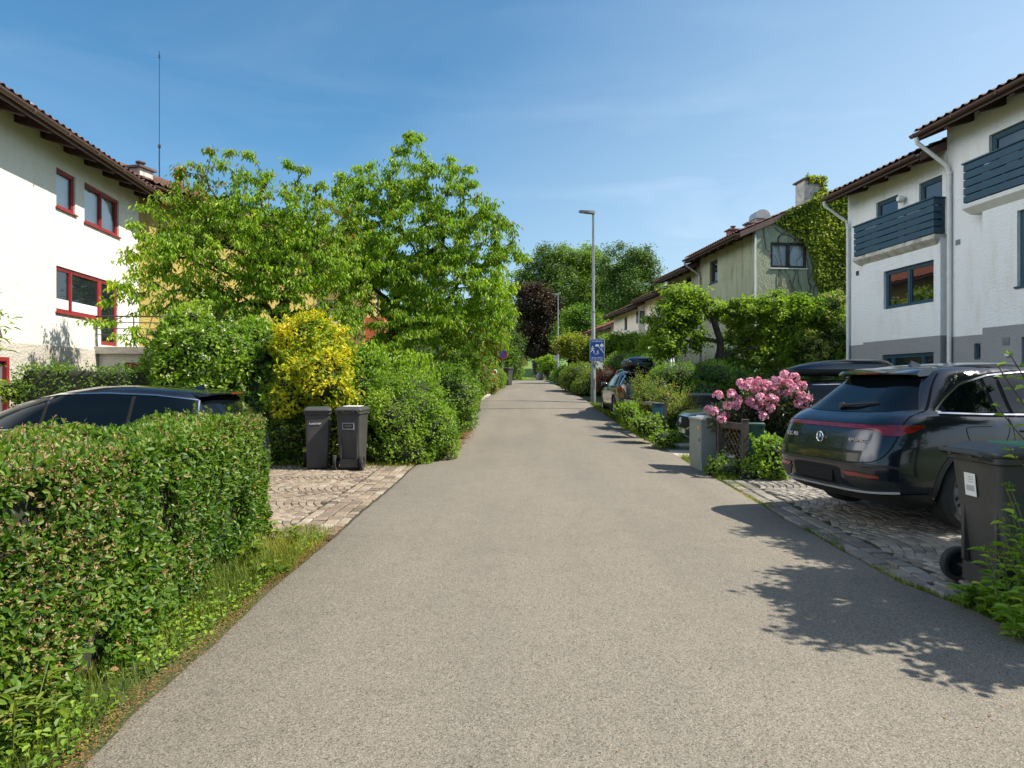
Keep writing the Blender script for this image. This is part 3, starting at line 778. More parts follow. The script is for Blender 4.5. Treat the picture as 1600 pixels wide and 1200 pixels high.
def make_suv(loc, rz):
    root, B = base_car('parked_car', 'glossy black electric SUV parked rear to the road on the right cobbled driveway', loc, rz, SUV, M['car_black'], 2.66, .365, M['dark_rim'], tw=.255)
    belt = [(1.30, 1.06), (.6, 1.075), (-.4, 1.09), (-1.2, 1.105), (-1.62, 1.12)]
    roof = [(1.25, 1.12), (.95, 1.27), (.5, 1.43), (.1, 1.485), (-.5, 1.50), (-.95, 1.465), (-1.3, 1.38), (-1.52, 1.24), (-1.66, 1.13)]
    for sg in (-1, 1): side_glass(root, B, sg, belt, roof, (.98, .02, -.86, -1.04, -1.58))
    # tailgate: glass, spoiler, light bar
    top = smooth2([(-.50, 1.475), (-.25, 1.49), (.25, 1.49), (.50, 1.475)]); bot = smooth2([(-.72, 1.145), (-.6, 1.115), (0, 1.10), (.6, 1.115), (.72, 1.145)])
    patch(B.end, top, bot, 40, 12, -1, .005).build('rear_window', M['car_glass'], root, smooth=True)
    sp = MB(); rg = []; zt0 = B.top(-1.35, 0) + .004
    for i in range(25):
        y = -.57 + 1.14*i/24; k = 1; zt = B.top(-1.35, y*.80) + .004
        xe = -1.74 + .10*abs(y/.6)**3
        rg.append([(-1.28, y*.86, zt-.004), (-1.5, y*.93, zt-.012), (-1.62, y*.97, zt-.034), (xe, y*.98, zt-.066), (xe, y*.98, zt-.082), (-1.62, y*.96, zt-.095), (-1.42, y*.93, zt-.08)])
    sp.rings(rg); so = sp.build('spoiler', M['car_black'], root, smooth=True, angle=50)
    MB().box(-1.748, -.17, zt0-.080, -1.732, .17, zt0-.068).build('brake_light', M['tail_lamp'], root)
    w = MB(); p0 = B.end(-.02, 1.155, -1, .03); w.tube([p0, B.end(-.2, 1.17, -1, .035), B.end(-.42, 1.195, -1, .02)], [.022, .016, .008], 6)
    w.tube([B.end(.0, 1.15, -1, .0), B.end(.0, 1.155, -1, .045)], .035, 10); w.build('rear_wiper', M['plastic_black'], root, smooth=True)
    n = 60; tb = [(t, .995 + .012*abs(t)) for t in np.linspace(-.62, .62, n)]
    zb = lambda t: .955 - .055*max(0, min(1, (abs(t)-.20)/.12)) + .085*max(0, (abs(t)-.42)/.2)**1.5
    patch(B.wrap, tb, [(t, zb(t)) for t in np.linspace(-.62, .62, n)], 90, 4, -1, .007).build('light_bar', M['tail_lamp'], root, smooth=True)
    patch(B.wrap, [(t, 1.003) for t in np.linspace(-.25, .25, 20)], [(t, .997) for t in np.linspace(-.25, .25, 20)], 30, 1, -1, .009).build('chrome_trim', M['gap'], root, smooth=True)
    # shut lines
    for sg in (-1, 1):
        strip(B.end, smooth2([(sg*.56, 1.49), (sg*.76, 1.12), (sg*.80, 1.0), (sg*.80, .80), (sg*.74, .66), (sg*.6, .635), (0, .62)]), .008, -1, .003, .006, 60).build('shut_line', M['gap'], root)
        for x in (.02, -.93): strip(B.side, [(x, 1.06), (x+.02, .8), (x+.02, .42)], .007, sg, .0025, .006).build('shut_line', M['gap'], root)
        strip(B.side, smooth2([(-.93, 1.06), (-.98, .9), (-1.03, .82)]), .007, sg, .0025, .006).build('shut_line', M['gap'], root)
        strip(B.side, [(-1.18, .98), (-1.18, .80), (-1.42, .80), (-1.42, .98), (-1.18, .98)] if False else smooth2([(-1.16, .985), (-1.43, .985), (-1.46, .96), (-1.42, .83)]), .006, sg, .0025, .006).build('shut_line', M['gap'], root)
        for x in (.22, -.70):
            h = MB(); a = B.side(x+.1, .93, sg, .03); c = B.side(x-.11, .935, sg, .03); h.tube([B.side(x+.1, .93, sg), a, c, B.side(x-.11, .935, sg)], .013, 8); h.build('door_handle', M['chrome'], root, smooth=True)
        strip(B.side, [(1.9, .34), (-1.0, .34)], .10, sg, .006, .01, 20).build('sill_trim', M['plastic_black'], root)
        # lower bumper corner, reflector, exhaust style pocket
        patch(B.end, [(sg*.40, .50), (sg*.60, .505), (sg*.80, .47)], [(sg*.47, .40), (sg*.62, .36), (sg*.83, .335)], 12, 4, -1, .008).build('bumper_pocket', M['plastic_black'], root, smooth=True)
        patch(B.end, [(sg*.40, .535), (sg*.56, .54), (sg*.74, .52)], [(sg*.44, .50), (sg*.58, .50), (sg*.74, .49)], 12, 2, -1, .013).build('reflector', M['tail_lamp'], root, smooth=True)
    pl = smooth2([(-.84, .60), (-.7, .60), (0, .60), (.7, .60), (.84, .60)])
    strip(B.wrap, [(t, .615 - .05*max(0, abs(t)-.42)*4) for t in np.linspace(-.55, .55, 30)], .022, -1, .006, .01, 50).build('bumper_crease', M['plastic_black'], root, smooth=True)
    strip(B.wrap, [(t, .345 + .05*abs(t)) for t in np.linspace(-.47, .47, 30)], .020, -1, .02, .03, 60).build('bumper_chrome', M['white_metal'], root, smooth=True)
    patch(B.wrap, [(t, .325 + .05*abs(t)) for t in np.linspace(-.66, .66, 30)], [(t, .205) for t in np.linspace(-.66, .66, 30)], 60, 4, -1, .012).build('diffuser', M['plastic_black'], root, smooth=True)
    pr = MB(); x = B.end(.0, .48, -1).x
    pr.rings([rrect(.66, .20, .05, 0)]); pr = MB()
    patch(B.end, smooth2([(-.36, .555), (-.3, .575), (.3, .575), (.36, .555)]), smooth2([(-.36, .40), (-.3, .385), (.3, .385), (.36, .40)]), 16, 4, -1, .002).build('plate_recess', M['gap'], root, smooth=True)
    MB().box(x-.022, -.26, .42, x-.008, .26, .53).build('number_plate', M['gap'], root, bevel=.004)
    # emblem and lettering
    e = B.end(0, .84, -1, .012); em = MB(); em.lathe([(.050+.007*math.cos(a), .007*math.sin(a)) for a in np.linspace(0, 2*PI, 8, endpoint=False)], c=e, axis='x', n=32, closed=True)
    for k in range(3):
        a = PI/2 + 2*PI*k/3; d = Vector((0, math.cos(a), math.sin(a))); p = Vector((0, -math.sin(a), math.cos(a)))
        em.add([e-p*.010+Vector((.004,0,0)), e+p*.010+Vector((.004,0,0)), e+d*.050, e+Vector((-.012, 0, 0))], [(0, 2, 3), (1, 3, 2), (0, 3, 1), (0, 1, 2)])
    em.build('emblem', M['chrome'], root)
    ex = lambda y, z: tuple(B.end(y, z, -1, .005))
    text_obj('lettering', 'EQC 400', .062, M['chrome'], root, tuple(B.end(.46, .84, -1, .014)), (R(97), 0, R(-90-7)), .002)
    text_obj('lettering', '4MATIC', .058, M['chrome'], root, tuple(B.end(-.52, .84, -1, .014)), (R(97), 0, R(-90+9)), .002)
    mirrors(root, B, .95, 1.10, M['car_black'])
    # front lamps and grille (away from the camera)
    for sg in (-1, 1): patch(B.wrap, [(sg*t, .86) for t in (.25, .4, .6)], [(sg*t, .76) for t in (.25, .4, .6)], 14, 3, 1, .006).build('headlight', M['car_glass'], root, smooth=True)
    patch(B.wrap, [(t, .80) for t in np.linspace(-.22, .22, 9)], [(t, .55) for t in np.linspace(-.2, .2, 9)], 20, 3, 1, .006).build('grille', M['plastic_black'], root, smooth=True)
    fn = MB(); zt = B.top(-1.15, 0); fn.add([(-1.22, -.02, zt-.01), (-1.22, .02, zt-.01), (-1.02, .012, zt-.01), (-1.02, -.012, zt-.01), (-1.20, 0, zt+.05)], [(0, 1, 4), (1, 2, 4), (2, 3, 4), (3, 0, 4), (3, 2, 1, 0)])
    fn.build('roof_antenna', M['car_black'], root, smooth=True)
    # windscreen and glass roof
    patch(B.end, [(-.52, 1.47), (0, 1.49), (.52, 1.47)], [(-.70, 1.14), (0, 1.12), (.70, 1.14)], 16, 6, 1, .004).build('windscreen', M['car_glass'], root, smooth=True)
    return root

def make_estate(label, loc, rz, paint, rim_m, group=None, rails=False, plate=None, clear=False, front_star=False):
    root, B = base_car('parked_car', label, loc, rz, ESTATE, paint, 2.72, .33, rim_m, group, .22)
    belt = [(1.12, .925), (.4, .94), (-.6, .955), (-1.4, .975), (-1.86, .99)]
    roof = [(1.08, .97), (.7, 1.16), (.3, 1.28), (-.1, 1.345), (-.7, 1.36), (-1.3, 1.335), (-1.72, 1.285), (-1.80, 1.27)]
    for sg in (-1, 1): side_glass(root, B, sg, belt, roof, (.90, -.02, -1.05, -1.78) if True else None)
    top = smooth2([(-.56, 1.335), (-.3, 1.36), (.3, 1.36), (.56, 1.335)]); bot = smooth2([(-.72, 1.02), (-.5, .985), (.5, .985), (.72, 1.02)])
    patch(B.end, top, bot, 30, 8, -1, .005).build('rear_window', M['car_glass'], root, smooth=True)
    sp = MB(); rg = []
    for i in range(17):
        y = -.60 + 1.2*i/16; zt = B.top(-1.7, y*.85); xe = -2.0 + .10*abs(y/.6)**3
        rg.append([(-1.6, y*.9, zt), (-1.8, y*.96, zt-.008), (xe, y, zt-.03), (xe, y, zt-.05), (-1.8, y, zt-.06)])
    sp.rings(rg); sp.build('spoiler', paint, root, smooth=True, angle=50)
    zt = B.top(-1.7, 0); MB().box(-2.006, -.16, zt-.052, -1.99, .16, zt-.033).build('brake_light', M['tail_lamp'], root)
    patch(B.end, [(-.52, 1.38), (0, 1.395), (.52, 1.38)], [(-.74, 1.0), (0, .98), (.74, 1.0)], 16, 6, 1, .004).build('windscreen', M['car_glass'], root, smooth=True)
    for sg in (-1, 1):
        patch(B.wrap, [(sg*t, .97) for t in (.30, .45, .60)], [(sg*t, .80) for t in (.34, .45, .62)], 14, 3, -1, .007).build('tail_light', M['tail_lamp'], root, smooth=True)
        patch(B.wrap, [(sg*t, .74) for t in (.26, .42, .62)], [(sg*t, .62) for t in (.28, .4, .56)], 14, 3, 1, .007).build('headlight', M['rim'] if plate else M['car_glass'], root, smooth=True)
        for x in (-.02, -1.05): strip(B.side, [(x, .93), (x, .36)], .007, sg, .0025, .006).build('shut_line', M['gap'], root)
        for x in (.16, -.88):
            h = MB(); h.tube([B.side(x+.08, .85, sg), B.side(x+.08, .85, sg, .03), B.side(x-.1, .855, sg, .03), B.side(x-.1, .855, sg)], .012, 8); h.build('door_handle', M['chrome'], root, smooth=True)
        strip(B.side, [(1.8, .28), (-1.0, .28)], .08, sg, .006, .01, 20).build('sill_trim', M['plastic_black'], root)
        if rails:
            m = MB(); pts = [(x, sg*.60, B.top(x, .58*sg) + (.045 if -1.5 < x < .0 else 0)) for x in np.linspace(.12, -1.65, 14)]
            m.tube(pts, .014, 8); m.build('roof_rail', M['chrome'], root, smooth=True)
    patch(B.wrap, [(t, .60) for t in np.linspace(-.5, .5, 9)], [(t, .25) for t in np.linspace(-.5, .5, 9)], 30, 3, -1, .003).build('rear_bumper', M['plastic_black'], root, smooth=True)
    # front grille with its ring
    patch(B.wrap, smooth2([(-.24, .64), (-.19, .70), (.19, .70), (.24, .64)]), smooth2([(-.20, .46), (-.17, .44), (.17, .44), (.20, .46)]), 24, 4, 1, .010).build('grille', M['gap'], root, smooth=True)
    loop = smooth2([(-.24, .62), (-.20, .70), (.20, .70), (.24, .62), (.19, .44), (-.19, .44), (-.24, .62)])
    strip(B.wrap, loop, .016, 1, .018, .02, 80).build('grille_ring', M['chrome'], root, smooth=True)
    e = B.end(0, .575, 1, .03); em = MB(); em.lathe([(.080+.008*math.cos(a), .008*math.sin(a)) for a in np.linspace(0, 2*PI, 8, endpoint=False)], c=e, axis='x', n=28, closed=True)
    if front_star:
        for k in range(3):
            a = PI/2 + 2*PI*k/3; em.tube([e, e + Vector((0, math.cos(a), math.sin(a)))*.08], [.014, .004], 6)
    em.build('emblem', M['chrome'], root)
    x = B.end(0, .38, 1).x
    if plate:
        pb = MB().box(x+.004, -.26, .335, x+.018, .26, .445).build('number_plate', M['sticker'], root, bevel=.003)
        text_obj('plate_lettering', plate, .095, M['ink'], pb, (x+.020, 0, .39), (R(90), 0, R(90)), .001, sx=.9)
        MB().box(x+.0185, -.256, .34, x+.020, -.215, .44).build('plate_band', M['sign_blue'], pb)
    mirrors(root, B, .80, .98, paint)
    fn = MB(); zt = B.top(-1.5, 0); fn.add([(-1.6, -.02, zt-.01), (-1.6, .02, zt-.01), (-1.40, .012, zt-.01), (-1.40, -.012, zt-.01), (-1.58, 0, zt+.055)], [(0, 1, 4), (1, 2, 4), (2, 3, 4), (3, 0, 4), (3, 2, 1, 0)])
    fn.build('roof_antenna', paint, root, smooth=True)
    return root

def roof_box(label, loc, rz, L=2.1, W=.86, H=.38, mat=None):
    """long aerodynamic box: sits on a car's crossbars, nose along +x"""
    root = thing('roof_box', label, 'roof box', loc, rz); mat = mat or M['car_black']
    N = 28
    def sec(x, sh, z0, z1, wf):
        u = (x + L/2)/L; hh = H*(1 - .55*max(0, (u-.45)/.55)**2.2)*(1 - .35*max(0, (.12-u)/.12)**2); ww = W*(1 - .28*max(0, (u-.6)/.4)**2)*wf
        out = []
        for k in range(N):
            a = 2*PI*k/N; y = ww/2*math.copysign(abs(math.cos(a))**.5, math.cos(a)); z = math.copysign(abs(math.sin(a))**.62, math.sin(a))
            out.append((x, y, z))
        return out, hh
    lo = []; up = []
    for i in range(27):
        x = -L/2 + L*i/26; e = 1 - abs(2*i/26-1)**9*.35
        s, hh = sec(x, 0, 0, 0, e)
        zc = H*.38
        lo.append([(p[0], p[1]*.99, zc + (p[2]*H*.38*e if p[2] < 0 else p[2]*.01)) for p in s])
        up.append([(p[0], p[1], zc + .012 + (p[2]*(hh-zc)*e if p[2] > 0 else p[2]*.01)) for p in s])
    MB().rings(lo).build('tray', M['plastic_black'], root, smooth=True, angle=50)
    MB().rings(up).build('lid', mat, root, smooth=True, angle=50)
    for x in (-.45, .38):
        c = MB(); c.box(x-.03, -.58, -.06, x+.03, .58, -.02); c.box(x-.04, -.3, -.02, x+.04, .3, .03)
        c.build('crossbar', M['plastic_black'], root, bevel=.008)
    MB().box(-L/2+.35, -W/2-.004, H*.36, -L/2+.42, -W/2+.02, H*.44).build('lock', M['steel'], root)
    return root

# ---------------------------------------------------------------- wheelie bins
def make_bin(label, loc, rz, lid_mat, badge, inset=None, rim=None, text=None):
    """two-wheeled bin; front faces -y, axle at +y"""
    r = thing('wheelie_bin', label, 'wheelie bin', loc, rz, 'wheelie bins beside the driveways')
    m = MB(); rg = []
    for (z, w, d, cy) in ((.02, .44, .46, -.03), (.05, .455, .48, -.03), (.14, .465, .50, -.025), (.30, .48, .53, -.02), (.60, .505, .58, -.01), (.90, .53, .63, .0), (.955, .535, .64, 0)):
        rg.append(rrect(w, d, .045, z, 0, cy, 5))
    m.rings(rg); rg = [rrect(.535, .64, .045, .955, 0, 0, 5), rrect(.585, .69, .05, .965, 0, 0, 5), rrect(.585, .69, .05, 1.005, 0, 0, 5), rrect(.55, .66, .045, 1.01, 0, 0, 5)]
    m.rings(rg); m.build('body', M['bin_grey'], r, smooth=True, angle=40)
    for x in (-.16, 0, .16): MB().box(x-.012, -.33, .90, x+.012, -.305, .95).build('rib', M['bin_grey'], r, bevel=.004)
    for x in (-.182, .182): MB().box(x-.018, .245, .20, x+.018, .285, .80).build('rib', M['bin_grey'], r, bevel=.004)
    l = MB(); rg = []
    for (z, w, d, cy) in ((1.012, .60, .72, -.01), (1.03, .61, .73, -.01), (1.045, .60, .72, -.01), (1.062, .56, .66, -.02), (1.082, .50, .58, -.03), (1.088, .46, .53, -.03)):
        rg.append(rrect(w, d, .06, z, 0, cy, 5))
    l.rings(rg); l.build('lid', lid_mat, r, smooth=True, angle=30)
    if inset: MB().rings([rrect(.40, .34, .03, 1.086, 0, -.06, 4), rrect(.38, .32, .03, 1.094, 0, -.06, 4)]).build('lid_panel', inset, r, smooth=True, angle=30)
    h = MB(); h.tube([(-.235, .33, .99), (-.235, .41, 1.02), (-.22, .425, 1.03), (.22, .425, 1.03), (.235, .41, 1.02), (.235, .33, .99)], .016, 8)
    for x in (-.12, .12): h.box(x-.02, .33, 1.0, x+.02, .42, 1.035)
    h.build('handle', M['bin_lid'], r, smooth=True)
    a = MB(); a.tube([(-.29, .245, .132), (.29, .245, .132)], .013, 10); a.box(-.20, .17, .05, .20, .275, .19); a.build('axle', M['bin_grey'], r, smooth=True)
    for sx in (-1, 1):
        e = bpy.data.objects.new('wheel', None); COL.objects.link(e); e.parent = r; e.location = (sx*.295, .245, .132); e.scale = (1.1, 1.32, 1.32)
        w = MB(); w.lathe([(.072, -.026), (.092, -.028), (.10, -.02), (.10, .02), (.092, .028), (.072, .026)], axis='x', n=32, closed=True); w.build('tyre', M['tyre'], e, smooth=True)
        w = MB(); w.lathe([(0, sx*.016), (.02, sx*.02), (.026, sx*.012), (.06, sx*.008), (.075, sx*.022), (.075, -sx*.02)], axis='x', n=28); w.build('hub', M['plastic_black'], e, smooth=True)
    if badge == 'logo':   # short white moulded word on the front
        text_obj('print', 'R LAGTORP', .040, M['white_print'], r, (-.05, -.322, .80), (R(86), 0, 0), .001, sx=1.2)
    elif badge == 'frame':
        f = MB(); y = .312
        for (x0, z0, x1, z1) in ((-.13, .80, .13, .812), (-.13, .70, .13, .712), (-.13, .712, -.118, .80), (.118, .712, .13, .80)): f.box(x0, y-.02, z0, x1, y+.002, z1)
        o = f.build('print', M['grey_print'], r)
        text_obj('print', 'LAGTORP', .034, M['grey_print'], r, (0, y+.003, .757), (R(94), 0, R(180)), .001, sx=1.0)
    elif badge == 'label':
        o = MB().box(-.0, 0, 0, .105, .003, .14).build('address_label', M['sticker'], r); o.scale = (1.2, 1, 1.2); o.location = (-.02, .305, .70); o.rotation_euler = (R(-5), 0, 0)
        k = MB(); k.box(.015, .003, .03, .09, .0042, .065)
        for z in (.085, .10, .115): k.box(.02, .003, z, .07, .0042, z+.005)
        k.build('barcode', M['grey_print'], o)
    return r
# ---------------------------------------------------------------- houses (local frame: street front on x=0 looking to -x, +x into the house, +y along the row)
def wall_grid(mb, O, U, N, L, z0, z1, holes, reveal=.12, z1b=None):
    """upright wall with rectangular openings and their reveals; z1b: height at the far end (sloping top)"""
    O = Vector(O); U = Vector(U).normalized(); N = Vector(N).normalized(); Z = Vector((0, 0, 1))
    us = sorted(set([0, L] + [h[0] for h in holes] + [h[1] for h in holes] + list(np.arange(.5, L, .5))))
    zs = sorted(set([z0] + [h[2] for h in holes] + [h[3] for h in holes] + [z1]))
    us = [u for u in us if 0 <= u <= L]
    top = lambda u: z1 if z1b is None else z1 + (z1b-z1)*u/L
    P = lambda u, z, n=0: O + U*u + Z*(z if z < z1 - 1e-6 else top(u)) + N*n
    flip = U.cross(Z).dot(N) < 0
    def q(a, b, c, d):
        mb.quad(a, b, c, d) if not flip else mb.quad(d, c, b, a)
    for i in range(len(us)-1):
        for j in range(len(zs)-1):
            um = (us[i]+us[i+1])/2; zm = (zs[j]+zs[j+1])/2
            if any(h[0] < um < h[1] and h[2] < zm < h[3] for h in holes): continue
            q(P(us[i], zs[j]), P(us[i+1], zs[j]), P(us[i+1], zs[j+1]), P(us[i], zs[j+1]))
    for (a, b, c, d) in holes:
        mb.quad(P(a, c), P(b, c), P(b, c, -reveal), P(a, c, -reveal)); mb.quad(P(a, d, -reveal), P(b, d, -reveal), P(b, d), P(a, d))
        mb.quad(P(a, c, -reveal), P(a, d, -reveal), P(a, d), P(a, c)); mb.quad(P(b, c), P(b, d), P(b, d, -reveal), P(b, c, -reveal))
    return mb

def window(parent, O, U, N, a, b, c, d, frame_m, mull=(), glass=None, blind=None, depth=.10, fw=.06, sill=None, name='window', panel=None, room=None, hbar=()):
    O = Vector(O); U = Vector(U).normalized(); N = Vector(N).normalized()
    f = MB(); n0, n1 = -depth-.03, -depth+.03
    bx = lambda u0, u1, z0, z1, m0=n0, m1=n1, mb=f: mb.obox(O, U, N, u0, u1, m0, m1, z0, z1)
    bx(a, b, c, c+fw); bx(a, b, d-fw, d); bx(a, a+fw, c+fw, d-fw); bx(b-fw, b, c+fw, d-fw)
    for m in mull: bx(m-fw*.6, m+fw*.6, c+fw, d-fw, n0, n1+.01)
    for z in hbar: bx(a+fw, b-fw, z-fw*.4, z+fw*.4, n0+.002, n1-.004)
    # sashes: slimmer inner frames
    ed = [a+fw] + list(mull) + [b-fw]
    for i in range(len(ed)-1):
        l = ed[i] + (fw*.6 if i else 0); r = ed[i+1] - (fw*.6 if i < len(ed)-2 else 0); s = .032
        bx(l, r, c+fw, c+fw+s, n0+.005, n1-.008); bx(l, r, d-fw-s, d-fw, n0+.005, n1-.008); bx(l, l+s, c+fw+s, d-fw-s, n0+.005, n1-.008); bx(r-s, r, c+fw+s, d-fw-s, n0+.005, n1-.008)
    fo = f.build(name, frame_m, parent, bevel=.004)
    g = MB(); g.obox(O, U, N, a+fw*.8, b-fw*.8, n0+.014, n0+.024, c+fw*.8, d-fw*.8); g.build('pane', glass or M['window_glass'], fo)
    if sill: s = MB(); s.obox(O, U, N, a-.04, b+.04, -depth, .045, c-.035, c+.004); s.build('sill', sill, fo, bevel=.004)
    if blind:
        m = MB()
        for (u0, u1, z0, z1) in blind: m.obox(O, U, N, u0, u1, n0-.07, n0-.06, z0, z1)
        m.build('curtain', M['blind'], fo)
    if glass is M['clear_glass']:
        m = MB(); D = room or 1.6; P = lambda u, z, n: O + U*u + Vector((0, 0, z)) + N*n
        e = .25
        m.quad(P(a-e, c-e, -D), P(b+e, c-e, -D), P(b+e, d+e, -D), P(a-e, d+e, -D)); m.quad(P(a-e, c-e, n0-.01), P(b+e, c-e, n0-.01), P(b+e, c-e, -D), P(a-e, c-e, -D))
        m.quad(P(a-e, d+e, n0-.01), P(a-e, d+e, -D), P(b+e, d+e, -D), P(b+e, d+e, n0-.01)); m.quad(P(a-e, c-e, n0-.01), P(a-e, c-e, -D), P(a-e, d+e, -D), P(a-e, d+e, n0-.01)); m.quad(P(b+e, c-e, n0-.01), P(b+e, d+e, n0-.01), P(b+e, d+e, -D), P(b+e, c-e, -D))
        m.build('room', M['room'], fo)
    return fo
M['room'] = pm('room', (.10, .09, .08), (.07, .06, .055), 1, .9)

def tiled_slope(x0, z0, x1, z1, y0, y1, wave=.24, course=.34, amp=.035):
    """pantiles from the eaves (x0,z0) to the ridge (x1,z1)"""
    Ls = math.hypot(x1-x0, z1-z0); nc = max(2, int(Ls/course)); ny = int(abs(y1-y0)/wave*8) + 1
    ys = np.linspace(y0, y1, ny+1); ts = []
    for k in range(nc): ts += [(k/nc, 0.0), ((k+.995)/nc, 1.0)]
    t = np.array([a for a, b in ts]); st = np.array([b for a, b in ts]); g = np.random.default_rng(3)
    nx, nz = -(z1-z0)/Ls*(1 if x1 > x0 else -1), abs(x1-x0)/Ls
    T, Y = np.meshgrid(t, ys, indexing='ij'); S = np.meshgrid(st, ys, indexing='ij')[0]
    ph = (Y - y0)/wave % 1; w = np.where(ph < .55, np.sin(ph/.55*PI), -.28*np.sin((ph-.55)/.45*PI))*amp
    h = w + (1-S)*.028 + .02
    X = x0 + (x1-x0)*T + nx*h; Zz = z0 + (z1-z0)*T + nz*h
    V = np.stack([X, Y, Zz], -1).reshape(-1, 3); a, b = T.shape
    i = np.arange(a*b).reshape(a, b); Q = np.stack([i[:-1, :-1], i[:-1, 1:], i[1:, 1:], i[1:, :-1]], -1).reshape(-1, 4)
    if x1 > x0: Q = Q[:, ::-1]
    return V, Q

def roof(root, y0, y1, run, ze, over=.65, pitch=23, tile=None, depth=8., gable0=.25, gable1=.25, gutter=True, rafter_at=None, nraf=.88, full=True):
    """front slope with tiles, boards, rafter ends and gutter, and the rear slope; ze = height where the roof meets the front wall"""
    tan = math.tan(R(pitch)); xe = -over; z_e = ze - over*tan + .14; xr = depth/2; zr = ze + xr*tan + .14
    Y0, Y1 = y0-gable0, y1+gable1
    rf = bpy.data.objects.new('roof', None); COL.objects.link(rf); rf.parent = root; rf.empty_display_size = .2
    V, Q = tiled_slope(xe-.04, z_e+.03, xr, zr+.03, Y0, Y1)
    V2, Q2 = tiled_slope(depth+over, z_e+.03, xr, zr+.03, Y0, Y1)
    Q2 = Q2 + len(V)
    me = np_mesh('roof_tiles', np.concatenate([V, V2]), None, np.concatenate([Q, Q2]), smooth=False); link('roof_tiles', me, tile or M['tile'], rf)
    b = MB()   # boarded deck + fascias
    th = .05
    for (xa, za, xb, zb) in ((xe, z_e-.02, xr, zr-.02), (depth+over, z_e-.02, xr, zr-.02)):
        b.add([(xa, Y0+.03, za-th), (xb, Y0+.03, zb-th), (xb, Y1-.03, zb-th), (xa, Y1-.03, za-th), (xa, Y0+.03, za), (xb, Y0+.03, zb), (xb, Y1-.03, zb), (xa, Y1-.03, za)],
              [(0,1,2,3),(7,6,5,4),(0,4,5,1),(1,5,6,2),(2,6,7,3),(3,7,4,0)])
        for yy in (Y0, Y1-.03):
            b.add([(xa, yy, za-.16), (xb, yy, zb-.16), (xb, yy+.03, zb-.16), (xa, yy+.03, za-.16), (xa, yy, za+.05), (xb, yy, zb+.05), (xb, yy+.03, zb+.05), (xa, yy+.03, za+.05)],
                  [(0,1,2,3),(7,6,5,4),(0,4,5,1),(1,5,6,2),(2,6,7,3),(3,7,4,0)])
    b.box(xe-.025, Y0+.03, z_e-.15, xe-.001, Y1-.03, z_e-.005)
    b.build('roof_boards', M['fascia'], rf)
    k = Y0+.35
    while k < Y1-.2:
        MB().add([(xe+.02, k, z_e-.20), (.1, k, ze-.12+.0), (.1, k+.12, ze-.12), (xe+.02, k+.12, z_e-.20), (xe+.02, k, z_e-.072), (.1, k, ze-.072+.14+.0), (.1, k+.12, ze+.068), (xe+.02, k+.12, z_e-.072)],
              [(0,1,2,3),(7,6,5,4),(0,4,5,1),(1,5,6,2),(2,6,7,3),(3,7,4,0)]).build('rafter', M['rafter'], rf)
        k += nraf
    rc = MB(); rc.tube([(xr, Y0-.02, zr+.06), (xr, Y1+.02, zr+.06)], .11, 10); rc.build('ridge_tiles', tile or M['tile'], rf, smooth=True)
    if gutter:
        g = MB(); n = 9; rr = .07; gx, gz = xe-.03-rr, z_e-.03
        pr = [(gx+rr*math.cos(a), gz+rr*math.sin(a)) for a in np.linspace(PI, 2*PI, n)]; pi = [(gx+(rr-.008)*math.cos(a), gz+(rr-.008)*math.sin(a)) for a in np.linspace(2*PI, PI, n)]
        ring = pr + pi
        g.rings([[(x, Y0, z) for x, z in ring], [(x, Y1, z) for x, z in ring]])
        k = Y0+.5
        while k < Y1: g.box(gx-rr-.006, k, gz-rr-.006, gx-rr+.02, k+.03, gz+.01); k += 1.2
        g.build('gutter', M['fascia'], rf, smooth=True)
    # gable triangles of the end walls are part of the walls
    return dict(xe=xe, z_e=z_e, xr=xr, zr=zr, tan=tan, gx=xe-.1, gz=z_e-.1, Y0=Y0, Y1=Y1)

def end_wall(mb, y, N, depth, z0, ze, tan, holes=(), reveal=.12):
    """gable end wall at local y; N=+1/-1 side"""
    U = Vector((1, 0, 0)); O = Vector((0, y, 0)); Nn = Vector((0, N, 0)); xr = depth/2
    # lower rectangle
    wall_grid(mb, O, U, Nn, depth, z0, ze, list(holes), reveal)
    vs = [(0, y, ze), (depth, y, ze), (xr, y, ze+xr*tan)]
    mb.add(vs, [(0, 1, 2)] if N < 0 else [(2, 1, 0)])

def downpipe(root, pts, mat=None, r=.045):
    m = MB(); m.tube(pts, r, 10)
    for p in pts[3:]: m.tube([Vector(p)+Vector((0, 0, -.03)), Vector(p)+Vector((0, 0, .03))], r*1.2, 10)
    return m.build('downpipe', mat or M['white_metal'], root, smooth=True)

def chimney(root, x, y, z0, z1, w=.5, d=.7, mat=None, cap='slab'):
    c = MB(); c.box(x-w/2, y-d/2, z0, x+w/2, y+d/2, z1); o = c.build('chimney', mat or M['old_concrete'], root, bevel=.01)
    k = MB()
    if cap == 'slab': k.box(x-w/2-.08, y-d/2-.08, z1, x+w/2+.08, y+d/2+.08, z1+.06); k.tube([(x, y, z1+.06), (x, y, z1+.22)], .09, 12); k.tube([(x, y, z1+.2), (x, y, z1+.24)], .14, 12)
    else:
        n = 12; rg = []
        for yy in (y-d/2-.03, y+d/2+.03): rg.append([(x+(w/2+.05)*math.cos(a), yy, z1+.08+(w/2+.05)*math.sin(a)*.9) for a in np.linspace(0, PI, n)] + [(x-(w/2+.05), yy, z1), (x+w/2+.05, yy, z1)])
        k.rings(rg)
    k.build('chimney_cap', M['zinc'] if cap != 'slab' else M['fascia'], o, smooth=True, angle=40)
    return o

